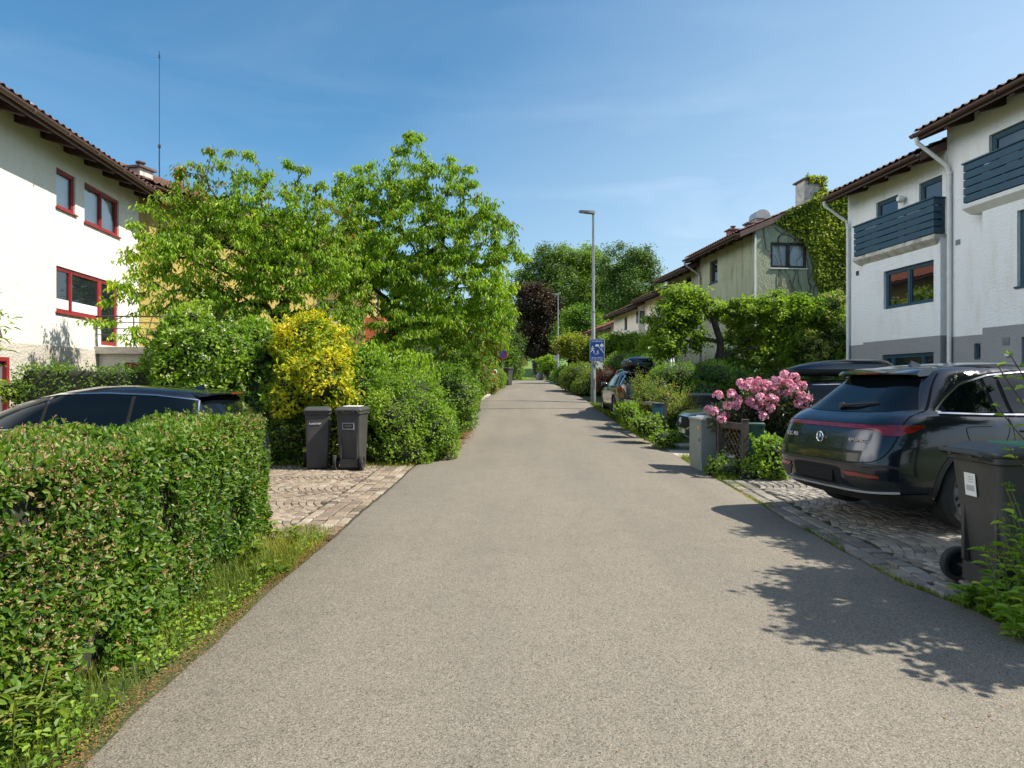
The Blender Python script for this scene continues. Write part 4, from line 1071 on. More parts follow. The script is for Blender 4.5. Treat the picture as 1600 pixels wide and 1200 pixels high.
def slat_balcony(root, y0, y1, xf, z0, z1, mat, n=5, sides=(True, True), slab_m=None, slab_to=0.0):
    b = MB(); g = .022; h = (z1-z0-.04-(n-1)*g)/n
    bal = bpy.data.objects.new('balcony', None); COL.objects.link(bal); bal.parent = root; bal.empty_display_size = .2
    for k in range(n):
        za = z0 + k*(h+g); b.box(xf, y0, za, xf+.028, y1, za+h)
        for i, yy in enumerate((y0, y1)):
            if sides[i]:
                s = .028 if i == 0 else -.028
                b.box(xf+.03, min(yy, yy+s), za, slab_to-.01, max(yy, yy+s), za+h)
    b.build('boards', mat, bal, bevel=.004)
    c = MB(); c.box(xf-.03, y0-.03, z1-.035, xf+.09, y1+.03, z1)
    for i, yy in enumerate((y0, y1)):
        if sides[i]: c.box(xf+.092, yy-.03 if i == 0 else yy-.06, z1-.033, slab_to-.01, yy+.06 if i == 0 else yy+.03, z1-.002)
    c.build('handrail', mat, bal, bevel=.004)
    yy = y0+.06
    while yy < y1: MB().box(xf+.03, yy, z0-.02, xf+.08, yy+.05, z1-.036).build('balcony_post', mat, bal); yy += (y1-y0-.17)/3
    s = MB(); s.rings([[(xf+.06, y0-.02, z0-.06), (slab_to, y0-.02, z0-.06), (slab_to, y1+.02, z0-.06), (xf+.06, y1+.02, z0-.06)], [(xf-.01, y0-.05, z0-.19+.1), (slab_to, y0-.05, z0-.09), (slab_to, y1+.05, z0-.09), (xf-.01, y1+.05, z0-.09)]][:0] or
            [[(xf+.14, y0+.06, z0-.26), (slab_to, y0+.06, z0-.26), (slab_to, y1-.06, z0-.26), (xf+.14, y1-.06, z0-.26)],
             [(xf+.03, y0-.02, z0-.16), (slab_to, y0-.02, z0-.16), (slab_to, y1+.02, z0-.16), (xf+.03, y1+.02, z0-.16)],
             [(xf-.01, y0-.04, z0-.12), (slab_to, y0-.04, z0-.12), (slab_to, y1+.04, z0-.12), (xf-.01, y1+.04, z0-.12)],
             [(xf-.01, y0-.04, z0-.03), (slab_to, y0-.04, z0-.03), (slab_to, y1+.04, z0-.03), (xf-.01, y1+.04, z0-.03)]])
    s.build('balcony_slab', slab_m or M['old_concrete'], bal)
    return bal
# ---------------------------------------------------------------- camera, sun, sky
cam = bpy.data.cameras.new('camera'); cam.lens = 24.0; cam.sensor_width = 36; cam.clip_end = 5000; cam.clip_start = .05
cam.shift_y = -(600-HZ)/1600
co = bpy.data.objects.new('camera', cam); COL.objects.link(co); co.location = (0, 0, CH); co.rotation_euler = (R(90), 0, 0); SC.camera = co
SUN_EL, SUN_AZ = 50.0, 99.0     # azimuth clockwise from +y
to_sun = Vector((math.cos(R(SUN_EL))*math.sin(R(SUN_AZ)), math.cos(R(SUN_EL))*math.cos(R(SUN_AZ)), math.sin(R(SUN_EL))))
sl = bpy.data.lights.new('sun', 'SUN'); sl.energy = 5.0; sl.angle = R(.53); sl.color = (1, .93, .82)
so = bpy.data.objects.new('sun', sl); COL.objects.link(so); so.rotation_euler = to_sun.to_track_quat('Z', 'Y').to_euler()
w = bpy.data.worlds.new('World'); SC.world = w; w.use_nodes = True
t = w.node_tree; bg = t.nodes['Background']; sk = t.nodes.new('ShaderNodeTexSky'); sk.sky_type = 'NISHITA'; sk.sun_disc = False
sk.sun_elevation = R(SUN_EL); sk.sun_rotation = R(SUN_AZ); sk.altitude = 0; sk.air_density = 1.0; sk.dust_density = 1.2; sk.ozone_density = 3.0
tc = t.nodes.new('ShaderNodeTexCoord'); mp = t.nodes.new('ShaderNodeMapping'); mp.inputs['Scale'].default_value = (1.1, 1.1, 5.5); mp.inputs['Rotation'].default_value = (.12, .25, .3)
t.links.new(tc.outputs['Generated'], mp.inputs['Vector'])
nz = t.nodes.new('ShaderNodeTexNoise'); nz.inputs['Scale'].default_value = 1.9; nz.inputs['Detail'].default_value = 7; nz.inputs['Roughness'].default_value = .55; nz.inputs['Distortion'].default_value = .5
t.links.new(mp.outputs[0], nz.inputs['Vector'])
rp = t.nodes.new('ShaderNodeValToRGB'); rp.color_ramp.elements[0].position = .50; rp.color_ramp.elements[0].color = (0, 0, 0, 1); rp.color_ramp.elements[1].position = .78; rp.color_ramp.elements[1].color = (.045, .045, .045, 1)
t.links.new(nz.outputs['Fac'], rp.inputs[0])
mx = t.nodes.new('ShaderNodeMix'); mx.data_type = 'RGBA'; mx.inputs[7].default_value = (7.2, 7.6, 8.2, 1)
hs = t.nodes.new('ShaderNodeHueSaturation'); hs.inputs['Saturation'].default_value = 1.24; hs.inputs['Value'].default_value = .84; hs.inputs['Hue'].default_value = .488

# unseen bright cloud added on the left, outside the frame, to fill the shade
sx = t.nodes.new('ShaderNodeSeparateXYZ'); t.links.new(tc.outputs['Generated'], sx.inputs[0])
def wm(op, a, b=None, clamp=False):
    nd = t.nodes.new('ShaderNodeMath'); nd.operation = op; nd.use_clamp = clamp
    for k_, v_ in ((0, a), (1, b)):
        if v_ is None: continue
        if hasattr(v_, 'links'): t.links.new(v_, nd.inputs[k_])
        else: nd.inputs[k_].default_value = v_
    return nd.outputs[0]
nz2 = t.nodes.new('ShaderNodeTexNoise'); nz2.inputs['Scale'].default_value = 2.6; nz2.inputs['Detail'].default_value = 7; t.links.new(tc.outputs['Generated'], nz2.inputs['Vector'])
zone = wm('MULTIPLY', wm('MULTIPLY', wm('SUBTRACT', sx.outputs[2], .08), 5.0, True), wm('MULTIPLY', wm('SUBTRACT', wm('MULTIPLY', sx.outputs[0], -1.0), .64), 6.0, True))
fill_puff = wm('MULTIPLY', wm('SUBTRACT', nz2.outputs['Fac'], .34), 6.0, True)
fill_cloud = wm('MULTIPLY', wm('MULTIPLY', zone, fill_puff), .9)
mx2 = t.nodes.new('ShaderNodeMix'); mx2.data_type = 'RGBA'; mx2.inputs[7].default_value = (19, 19.2, 19.6, 1); t.links.new(fill_cloud, mx2.inputs[0])
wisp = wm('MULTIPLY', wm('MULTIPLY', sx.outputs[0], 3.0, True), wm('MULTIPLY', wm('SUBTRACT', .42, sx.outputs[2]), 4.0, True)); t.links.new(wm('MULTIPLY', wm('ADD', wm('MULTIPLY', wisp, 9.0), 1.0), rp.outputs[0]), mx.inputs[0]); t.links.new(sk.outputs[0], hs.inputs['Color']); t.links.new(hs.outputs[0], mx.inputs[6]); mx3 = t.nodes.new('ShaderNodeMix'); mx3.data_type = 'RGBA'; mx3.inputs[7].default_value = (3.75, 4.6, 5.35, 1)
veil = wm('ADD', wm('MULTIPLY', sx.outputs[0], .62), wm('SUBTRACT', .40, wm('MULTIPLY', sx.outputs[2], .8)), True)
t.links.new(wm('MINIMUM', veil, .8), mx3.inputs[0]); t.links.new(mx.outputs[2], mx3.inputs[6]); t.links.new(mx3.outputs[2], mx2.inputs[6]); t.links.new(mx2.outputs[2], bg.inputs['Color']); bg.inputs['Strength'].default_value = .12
SC.view_settings.view_transform = 'Standard'; SC.view_settings.look = 'None'; SC.view_settings.exposure = .76; SC.view_settings.gamma = 1
SC.cycles.max_bounces = 7; SC.cycles.transparent_max_bounces = 8; SC.cycles.diffuse_bounces = 5; SC.cycles.glossy_bounces = 4; SC.cycles.transmission_bounces = 4
SC.cycles.use_denoising = True
SC.cycles.caustics_reflective = False; SC.cycles.caustics_refractive = False

# ---------------------------------------------------------------- ground
def g3(x, y):
    f = float(np.interp(y, [3, 4.5, 12, 15], [0, 1, 1, 0]))
    return ground(y) + min(max((x-3.0)*.035, 0), .13)*f
def mat_soil():
    n = NT('verge_soil'); c = n.coord('Object')
    col = n.ramp(n.noise(c, 1.2, 8, .65), [(.3, (.045, .075, .016)), (.5, (.075, .11, .02)), (.7, (.12, .085, .045))])
    n.l(n.mix(n.noise(c, 22, 5), col, (.03, .05, .012)), n.b.inputs['Base Color']); n.b.inputs['Roughness'].default_value = 1
    n.l(n.bump(n.noise(c, 30, 5), .8, .03), n.b.inputs['Normal']); return n.m
M['soil'] = mat_soil()
M['lawn'] = pm('lawn', (.075, .155, .022), (.12, .20, .03), 1.5, .95, .7, 30, bdist=.03)
xs = np.concatenate([[-1500, -400, -120, -60, -30], np.arange(-16, 16.1, .8), [30, 60, 120, 400, 1500]])
ys = np.concatenate([[-60, -10], np.arange(0, 70, 1.0), np.arange(70, 150, 4), [170, 200, 300, 600, 2000]])
V = [(x, y, g3(x, y) - .02) for y in ys for x in xs]; nx = len(xs)
Q = [(j*nx+i, j*nx+i+1, (j+1)*nx+i+1, (j+1)*nx+i) for j in range(len(ys)-1) for i in range(nx-1)]
props(link('ground', np_mesh('ground', V, None, Q, smooth=True), M['soil']), kind='structure')

def mat_asphalt():
    n = NT('asphalt'); c = n.coord('Object')
    v = n.new('ShaderNodeTexVoronoi'); v.inputs['Scale'].default_value = 230; n.l(c, v.inputs['Vector'])
    v2 = n.new('ShaderNodeTexVoronoi'); v2.inputs['Scale'].default_value = 120; n.l(c, v2.inputs['Vector'])
    bw = n.new('ShaderNodeRGBToBW'); n.l(v.outputs['Color'], bw.inputs[0]); bw2 = n.new('ShaderNodeRGBToBW'); n.l(v2.outputs['Color'], bw2.inputs[0])
    st = n.ramp(bw.outputs[0], [(.14, (.075, .068, .058)), (.32, (.172, .154, .124)), (.66, (.218, .195, .156)), (.9, (.325, .293, .236))])
    st2 = n.ramp(bw2.outputs[0], [(.16, (.55, .55, .55)), (.3, (.96, .96, .96)), (.75, (1.02, 1.01, 1)), (.9, (1.28, 1.26, 1.24))])
    col = n.mix(.8, st, st2, 'MULTIPLY')
    lane = n.noise(n.coord('Object', (1.2, .16, 1)), .9, 6, .6); big = n.noise(c, .35, 6, .6)
    col = n.mix(1.0, col, n.ramp(lane, [(.3, (.86, .86, .87)), (.55, (1, .99, .97)), (.75, (1.08, 1.06, 1.02))]), 'MULTIPLY')
    col = n.mix(1.0, col, n.ramp(big, [(.3, (.90, .90, .91)), (.6, (1, 1, 1)), (.8, (1.07, 1.05, 1.02))]), 'MULTIPLY')
    patchy = n.noise(c, 3.3, 5, .7)
    col = n.mix(1.0, col, n.ramp(patchy, [(.28, (.88, .88, .89)), (.5, (1, 1, 1))]), 'MULTIPLY')
    n.l(col, n.b.inputs['Base Color']); n.b.inputs['Roughness'].default_value = .88; n.b.inputs['Specular IOR Level'].default_value = .3
    h = n.math('SUBTRACT', 1.0, v.outputs['Distance']); n.l(n.bump(n.noise(c, 60, 3), .25, .01, n.bump(v.outputs['Distance'], -.35, .006)), n.b.inputs['Normal'])
    return n.m
M['asphalt'] = mat_asphalt()
Lp = [(130,1200),(200,1130),(330,1012),(440,908),(515,848),(585,784),(650,729),(692,703),(722,672),(748,643),(752,628),(776,613),(790,602)]
Rp = [(1600,997),(1520,958),(1407,915),(1350,881),(1245,822),(1171,780),(1128,755),(1090,731),(1045,705),(1000,684),(962,660),(932,640),(914,625),(885,610),(866,601)]
Lw = sorted([(at(*p).y, at(*p).x) for p in Lp]); Rw = sorted([(at(*p).y, at(*p).x) for p in Rp])
def smooth_edge(W, y): return float(np.interp(y, [a for a, b in W], [b for a, b in W]))
edge_l = Lump(1.1, seed=4); edge_s = Lump(9, seed=5)
def xl(y): return (smooth_edge(Lw, y) if y > Lw[0][0] else -1.66) + float(edge_l(np.array([[0, y, 0]]))[0])*.02 + float(edge_s(np.array([[0, y, 0]]))[0])*.010
def xr(y): return (smooth_edge(Rw, y) if y > Rw[0][0] else 3.0) + float(edge_l(np.array([[5, y, 0]]))[0])*.02 + float(edge_s(np.array([[5, y, 0]]))[0])*.010
ys = np.concatenate([[-8], np.arange(0, 16, .06), np.arange(16, 72, .4)]); V = []; Q = []
for y in ys:
    a, b = xl(y), xr(y)
    if y > 58: a -= (y-58)*.6; b += (y-58)*.6
    V.append((a-.015, y, ground(y)-.03))
    for k in (0, .03, 1, 2, 3, 4, 5, 6, 7, 7.97, 8): V.append((a + (b-a)*k/8, y, ground(y) + (.010 if k in (0, 8) else .016) + .03*(1-((k-4)/4)**2)))
    V.append((b+.015, y, ground(y)-.03))
for j in range(len(ys)-1):
    for k in range(12): Q.append((j*13+k, j*13+k+1, (j+1)*13+k+1, (j+1)*13+k))
props(link('road', np_mesh('road', V, None, Q, smooth=True), M['asphalt']), kind='structure')
# tar joint across the road
M['tar'] = pm('tar', (.05, .047, .043), (.08, .072, .062), 12, .9, .5, 60)
yj = at(800, 640).y; V = []; N_ = 40
for k in range(N_+1):
    x = xl(yj) + (xr(yj)-xl(yj))*k/N_; z = ground(yj) + .021 + .03*(1-((k/N_*8-4)/4)**2); wv = .012*math.sin(k*1.7)
    V += [(x, yj-.05+wv, z), (x, yj+.02+wv, z+.0022)]
props(link('road_joint', np_mesh('road_joint', V, None, [(2*k, 2*k+2, 2*k+3, 2*k+1) for k in range(N_)]), M['tar']), kind='structure')

# ---------------------------------------------------------------- cobbled driveways: every sett is real geometry in ONE paved surface
def mat_sett(name, stops):
    n = NT(name); a = n.new('ShaderNodeAttribute'); a.attribute_name = 'rnd'; c = n.coord('Object')
    col = n.ramp(a.outputs['Fac'], stops); col = n.mix(1.0, col, n.ramp(n.noise(c, 35, 6, .7), [(.3, (.8, .8, .8)), (.7, (1.15, 1.15, 1.15))]), 'MULTIPLY')
    col = n.mix(1.0, col, n.ramp(n.noise(c, .9, 5), [(.35, (.8, .8, .78)), (.65, (1.08, 1.08, 1.08))]), 'MULTIPLY')
    n.l(col, n.b.inputs['Base Color']); n.b.inputs['Roughness'].default_value = .85; n.l(n.bump(n.noise(c, 45, 5), .6, .008), n.b.inputs['Normal']); return n.m
M['sett_warm'] = mat_sett('sett_warm', [(0, (.12, .098, .075)), (.3, (.21, .160, .115)), (.6, (.29, .225, .16)), (.85, (.30, .26, .205)), (1, (.42, .36, .28))])
M['sett_grey'] = mat_sett('sett_grey', [(0, (.11, .105, .098)), (.4, (.19, .172, .15)), (.7, (.26, .235, .20)), (1, (.36, .32, .26))])
M['joint'] = pm('joint', (.035, .028, .02), (.03, .038, .014), 5, 1, .8, 60)
def setts(name, inside, x0, x1, y0, y1, side, mat, border, pitch=.092, colw=1.15, zt=.022, bow=.20):
    """segmental-arch paving: arcs stacked along x, columns along y; border rows of larger setts beside the road"""
    V = []; Q = []; A = []
    def stone(cx, cy, hx, hy, ang):
        ca, sa = math.cos(ang), math.sin(ang); z = g3(cx, cy) + zt + random.uniform(-.005, .004); b = len(V); tx, ty = random.uniform(-.05, .05), random.uniform(-.05, .05)
        j = lambda: random.uniform(-.05, .05)
        cs = [(-1+j(), -1+j()), (1+j(), -1+j()), (1+j(), 1+j()), (-1+j(), 1+j())]
        for s, dz in ((1, -.03), (1, -.008), (.84, 0)):
            for (sx, sy) in cs:
                u, v = sx*hx*s, sy*hy*s; V.append((cx+u*ca-v*sa, cy+u*sa+v*ca, z+dz+(u*tx+v*ty)*(1 if dz > -.02 else 0)))
        for o in (0, 4):
            for k in range(4): Q.append((b+o+k, b+o+(k+1) % 4, b+o+4+(k+1) % 4, b+o+4+k))
        Q.append((b+8, b+9, b+10, b+11)); r = random.betavariate(2, 2); A.extend([r]*12)
    bw = .0
    for r, (w, l) in enumerate(border):
        y = y0 - .2
        while y < y1 + .2:
            ll = l*random.uniform(.85, 1.2); xe = (xl(y) if side < 0 else xr(y)) + side*(.03 + bw + w/2)
            if inside(xe, y): stone(xe, y+ll/2, w/2-.009, ll/2-.010, random.uniform(-.03, .03))
            y += ll
        bw += w
    nst = int(round(colw/pitch)); c0 = int((y0-1)/colw)-1
    for c in range(c0, int((y1+1)/colw)+2):
        k = -6
        while k*pitch < (x1-x0) + 1:
            for i in range(nst):
                u = (i+.5)/nst*2-1; cy = c*colw + (i+.5)*colw/nst; s = bow*(1-u*u); xx = k*pitch + (s - bow) * 1.0
                lim = (xl(cy) if side < 0 else xr(cy)) + side*(.03 + bw + pitch*.45)
                cx = (x1 - xx - bow*.5) if side < 0 else (x0 + xx)
                ok = cx < lim - .0 if side < 0 else cx > lim
                ang = math.atan2(-side*0 + (2*bow*u/(colw/2))*(1), 1)*(-1 if side > 0 else 1)
                if ok and inside(cx, cy): stone(cx, cy, pitch*.42, colw/nst*.475/math.cos(ang)*.97, -ang if side < 0 else -ang)
            k += 1
    me = np_mesh(name, V, None, Q, A); return props(link(name, me, mat), kind='structure')
polyL = [(-1.2, 6.55), (-9.5, 6.2), (-9.5, 12.6), (-3.2, 12.3), (-1.55, 12.55)]
polyR = [(2.6, 3.9), (4.1, 4.1), (4.3, 4.9), (9.5, 4.9), (9.5, 10.9), (3.8, 10.25), (3.0, 10.15), (2.5, 9.0)]
def in_poly(P):
    def f(x, y):
        c = False; j = len(P)-1
        for i in range(len(P)):
            if (P[i][1] > y) != (P[j][1] > y) and x < (P[j][0]-P[i][0])*(y-P[i][1])/(P[j][1]-P[i][1]) + P[i][0]: c = not c
            j = i
        return c
    return f
setts('cobbled_driveway', in_poly(polyL), -6.3, -1.5, 6.2, 12.6, -1, M['sett_warm'], [(.11, .17), (.15, .21), (.15, .21), (.11, .14)])
setts('cobbled_driveway', in_poly(polyR), 2.9, 8.6, 3.8, 10.6, 1, M['sett_grey'], [(.15, .21), (.15, .2)])
for P in (polyL, polyR):
    if P is polyL: gx = np.arange(-9.5, -1.7, .3); gy = np.arange(6.2, 12.7, .3)
    else: gx = np.arange(3.12, 9.5, .3); gy = np.arange(4.0, 10.8, .3)
    ip = in_poly(P); V = []; Q = []
    for x in gx:
        for y in gy:
            if ip(x+.15, y+.15): b = len(V); V += [(x, y, g3(x, y)+.004), (x+.3, y, g3(x+.3, y)+.004), (x+.3, y+.3, g3(x+.3, y+.3)+.004), (x, y+.3, g3(x, y+.3)+.004)]; Q.append((b, b+1, b+2, b+3))
    props(link('driveway_bed', np_mesh('driveway_bed', V, None, Q), M['joint']), kind='structure')
# third and fourth driveways: pale flagged strips beyond the utility cabinet and on the left verge
M['flag'] = pm('flag', (.48, .42, .34), (.36, .32, .26), 3, .9, .5, 30)
def strip_sheet(name, pts, mat, dz=.012):
    V = [(x, y, ground(y)+dz) for x, y in pts]; return props(link(name, np_mesh(name, V, None, [(0, 1, 2, 3)]), mat), kind='structure')
strip_sheet('driveway_slab', [(3.22, 13.2), (8.5, 13.2), (8.5, 15.6), (3.30, 15.6)], M['flag'])
cu = MB()
for (a, b) in (((742, 632), (765, 618)),):
    A, B = at(*a), at(*b); d = (B-A).normalized(); n_ = Vector((d.y, -d.x, 0))
    for k in range(6):
        p = A.lerp(B, k/6)+d*.02; q = A.lerp(B, (k+1)/6); z = ground(p.y)
        cu.add([p-n_*.09, q-n_*.09, q+n_*.05, p+n_*.05, p-n_*.09+Vector((0,0,.07)), q-n_*.09+Vector((0,0,.07)), q+n_*.05+Vector((0,0,.07)), p+n_*.05+Vector((0,0,.07))], [(3,2,1,0),(4,5,6,7),(0,1,5,4),(1,2,6,5),(2,3,7,6),(3,0,4,7)])
props(cu.build('kerb_stones', M['flag']), kind='structure')
V = []; Q = []
xs = np.arange(-14, 14.1, 2.0); ys = np.arange(72, 150, 3.0)
for y in ys:
    for x in xs: V.append((x, y, ground(y)+.02))
nx = len(xs); Q = [(j*nx+i, j*nx+i+1, (j+1)*nx+i+1, (j+1)*nx+i) for j in range(len(ys)-1) for i in range(nx-1)]
props(link('lawn', np_mesh('lawn', V, None, Q, smooth=True), M['lawn']), kind='structure')
strip_sheet('gravel_path', [(at(828, 596).x, 71), (at(836, 596).x, 71), (4.5, 92), (3.4, 92)], M['flag'], .05)
# ================================================================ right-hand houses
RZ = R(5.9)
def UR(px, off=0.0): return ((11.9-off*1.005)/((px-800)/F+.103) - 20)/.9947
def right_house(name, label, y0, loc=(9.84, 20, 0)):
    return thing(name, label, 'house', loc, RZ, 'row houses stepping along the right of the road')
# --- far unit with blue slat balcony
h = right_house('row_house', 'lower white row house unit with a short blue slatted balcony, left of the taller one', 0)
ya, yb = -3.93, 0.0; ze = 7.02
w_ = MB(); O = (0, ya, 0); U = (0, 1, 0); N = (-1, 0, 0); L = yb-ya
hA = (UR(1403)-ya, UR(1369)-ya, 5.25, 6.40); hB = (UR(1472)-ya, UR(1436)-ya, 4.95, 6.44)
wall_grid(w_, O, U, N, L, 2.56, ze, [hA, hB]); end_wall(w_, yb, 1, 8, 2.56, ze, math.tan(R(23))); end_wall(w_, ya+.01, -1, 8, 2.56, ze, math.tan(R(23)))
w_.quad((8, ya, -.3), (8, ya, ze), (8, yb, ze), (8, yb, -.3)); w_.build('wall', M['pale_stucco'], h)
p_ = MB(); wall_grid(p_, O, U, N, L, -.3, 2.56, []); wall_grid(p_, (0, yb, 0), (1, 0, 0), (0, 1, 0), 8, -.3, 2.56, []); p_.build('plinth', M['grey_plinth'], h)
b0, b1 = ya+.0, UR(1348, .16)
BO = .16; Ob = (-BO, b0, 0); Lb = b1-b0; hw = (UR(1458, BO)-b0, UR(1380, BO)-b0, 3.42, 4.43); hb = (UR(1458, BO)-b0, UR(1378, BO)-b0, 1.25, 2.22)
bay = MB(); wall_grid(bay, Ob, U, N, Lb, 2.60, 4.90, [hw]); wall_grid(bay, (-BO, b1, 0), (1, 0, 0), (0, 1, 0), BO, 2.60, 4.90, []); wall_grid(bay, (-BO, b0, 0), (1, 0, 0), (0, -1, 0), BO, 2.60, 4.90, []); bay.build('bay_wall', M['pale_stucco'], h)
bp = MB(); wall_grid(bp, Ob, U, N, Lb, -.3, 2.60, [hb]); wall_grid(bp, (-BO, b1, 0), (1, 0, 0), (0, 1, 0), BO, -.3, 2.60, []); wall_grid(bp, (-BO, b0, 0), (1, 0, 0), (0, -1, 0), BO, -.3, 2.60, []); bp.build('bay_plinth', M['grey_plinth'], h)
window(h, O, U, N, *hA, M['teal_frame'], (), None, depth=.08, fw=.07, blind=None)
window(h, O, U, N, *hB, M['teal_frame'], (), None, depth=.08, fw=.08)
window(h, Ob, U, N, *hw, M['teal_frame'], ((hw[0]+hw[1])/2+.02,), glass_mat('mirror_glass', (.01, .01, .012), 2.6), depth=.10, fw=.065)
window(h, Ob, U, N, *hb, M['teal_frame'], (hb[0]+.42, hb[1]-.36), M['window_glass'], depth=.08, fw=.065)
r_ = roof(h, ya, yb, 4, ze, .65, gable0=.0, gable1=.05)
slat_balcony(h, ya+.04, UR(1333, .3), -.30, 5.02, 5.88, M['teal_frame'], 5, (True, True), slab_to=-.001)
v_ = MB(); v_.box(-.012, UR(1340)-.06, 4.55, 0, UR(1340)+.06, 4.68); v_.build('air_vent', M['plastic_black'], h)
gl = MB(); gl.lathe([(0, -.10), (.06, -.10), (.09, -.06), (.10, 0), (.05, .0), (.05, .06)], c=(-.10, UR(1414), 6.20), axis='x', n=16); gl.build('wall_lamp', M['white_metal'], h, smooth=True)
downpipe(h, [(r_['gx'], yb-.02, r_['gz']-.03), (r_['gx']+.02, yb-.03, r_['gz']-.15), (-.10, yb-.10, r_['gz']-.62), (-.07, yb-.11, r_['gz']-.80), (-.07, yb-.11, 4.0), (-.07, yb-.11, 0)])
pv = MB(); pv.tube([(2.2, -3.0, 7.7), (2.2, -3.0, 8.55)], .09, 12); pv.tube([(2.2, -3.0, 8.5), (2.2, -3.0, 8.62)], .14, 12); pv.build('roof_vent', M['fascia'], h, smooth=True)
# --- near unit
h = right_house('row_house', 'taller white rendered row house unit cut by the right edge, with long blue slatted balcony', 0)
ya, yb = -10.2, -3.94; ze = 7.50; L = yb-ya; O = (0, ya, 0)
hA = (UR(1545)-2.3-ya, UR(1545)-ya, 5.5, 6.86); hs = (UR(1532)-ya, UR(1522)-ya, 2.0, 2.36)
w_ = MB(); wall_grid(w_, O, U, N, L, 2.55, ze, [hA]); end_wall(w_, yb, 1, 8, 2.55, ze, math.tan(R(23))); end_wall(w_, ya, -1, 8, 2.55, ze, math.tan(R(23)))
w_.quad((8, ya, -.3), (8, ya, ze), (8, yb, ze), (8, yb, -.3)); w_.build('wall', M['pale_stucco'], h)
p_ = MB(); wall_grid(p_, O, U, N, L, -.3, 2.55, [hs]); p_.build('plinth', M['grey_plinth'], h)
b0, b1 = ya, UR(1533, .3); Ob = (-.3, b0, 0); Lb = b1-b0
e1 = UR(1587, .3)-b0; hw = (e1-1.5, e1, 3.42, 4.95); e2 = UR(1594, .3)-b0; hd = (e2-1.0, e2, .3, 2.40)
bay = MB(); wall_grid(bay, Ob, U, N, Lb, 2.66, 5.28, [hw]); wall_grid(bay, (-.3, b1, 0), (1, 0, 0), (0, 1, 0), .3, 2.66, 5.28, []); bay.build('bay_wall', M['pale_stucco'], h)
bp = MB(); wall_grid(bp, Ob, U, N, Lb, -.3, 2.66, [hd]); wall_grid(bp, (-.3, b1, 0), (1, 0, 0), (0, 1, 0), .3, -.3, 2.66, []); bp.build('bay_plinth', M['grey_plinth'], h)
window(h, O, U, N, *hA, M['teal_frame'], (hA[0]+1.15,), None, depth=.10, fw=.09)
window(h, O, U, N, *hs, M['teal_frame'], (), None, depth=.08, fw=.03)
window(h, Ob, U, N, *hw, M['teal_frame'], (hw[0]+.75,), None, depth=.10, fw=.09, sill=M['teal_frame'])
d_ = MB(); d_.obox(Ob, U, N, hd[0], hd[1], -.10, -.05, .3, 2.40); d_.build('door', M['teal_frame'], h)
r_ = roof(h, ya, yb, 4, ze, .65, gable0=.2, gable1=.20)
slat_balcony(h, ya+1, UR(1504, .42), -.44, 5.42, 6.30, M['teal_frame'], 5, (True, True), slab_m=M['white_wood'], slab_to=-.001)
v_ = MB(); v_.box(-.012, UR(1497)-.07, 4.66, 0, UR(1497)+.07, 4.78); v_.box(-.312, UR(1570, .3)-.09, 2.26, -.3, UR(1570, .3)+.09, 2.42); v_.build('air_vent', M['steel'], h)
v_ = MB(); v_.box(-.36, UR(1574, .3)-.05, 2.02, -.3, UR(1574, .3)+.05, 2.12); v_.build('wall_lamp', M['white_metal'], h, bevel=.015)
downpipe(h, [(r_['gx'], yb+.03, r_['gz']-.03), (r_['gx']+.02, yb+.02, r_['gz']-.15), (-.12, yb-.12, r_['gz']-.70), (-.07, yb-.16, r_['gz']-.9), (-.07, yb-.16, 4.0), (-.07, yb-.16, 0)], r=.05)
dp = MB(); dp.tube([(-.02, yb-.08, 5.6), (-.02, yb-.08, .2)], .016, 6); dp.build('lightning_rod', M['plastic_black'], h)
# --- green house
gl_ = (9.84-.103*5.9, 25.9, 0)
h = thing('row_house', 'weathered green rendered house with creeper climbing its end wall and two chimneys', 'house', gl_, RZ, 'row houses stepping along the right of the road')
ze = 7.28; D_ = 8.0; Lg = 5.6; hw = (3.58, 4.42, 5.85, 6.82)
w_ = MB(); wall_grid(w_, (0, 0, 0), U, N, Lg, -.3, ze, [hw], .15)
e1 = (.60, 2.05, 5.84, 6.82); e2 = (1.30, 2.15, 3.80, 4.78)
end_wall(w_, 0, -1, D_, -.3, ze, math.tan(R(23)), [e1, e2]); end_wall(w_, Lg, 1, D_, -.3, ze, math.tan(R(23)))
w_.quad((D_, 0, -.3), (D_, 0, ze), (D_, Lg, ze), (D_, Lg, -.3)); w_.build('wall', M['green_stucco'], h)
window(h, (0, 0, 0), U, N, *hw, M['dark_frame'], (), None, depth=.12, fw=.06, sill=M['dark_frame'])
window(h, (0, 0, 0), (1, 0, 0), (0, -1, 0), *e1, M['dark_frame'], ((e1[0]+e1[1])/2,), M['clear_glass'], depth=.06, fw=.07, sill=M['white_wood'], blind=[(e1[0]+.05, e1[1]-.05, e1[2]+.05, e1[3]-.02)])
window(h, (0, 0, 0), (1, 0, 0), (0, -1, 0), *e2, M['dark_frame'], (), M['clear_glass'], depth=.06, fw=.07, sill=M['white_wood'], blind=[(e2[0]+.05, e2[0]+.45, e2[2]+.05, e2[3]-.02)])
r_ = roof(h, 0, Lg, 4, ze, .65, gable0=.12, gable1=.12)
cb = MB(); cb.box(-.03, -.03, 0, .03, .03, ze-.2); cb.build('corner_trim', M['white_metal'], h)
downpipe(h, [(r_['gx'], Lg-.05, r_['gz']-.03), (r_['gx']+.02, Lg-.06, r_['gz']-.15), (-.12, Lg-.14, r_['gz']-.6), (-.07, Lg-.15, r_['gz']-.75), (-.07, Lg-.15, 4.0), (-.07, Lg-.15, 0)], M['zinc'])
chimney(h, 3.05, 1.6, 8.0, 9.62, .8, .7)
chimney(h, 2.30, 4.4, 7.9, 8.75, .6, .6, M['concrete'], 'dome'); 
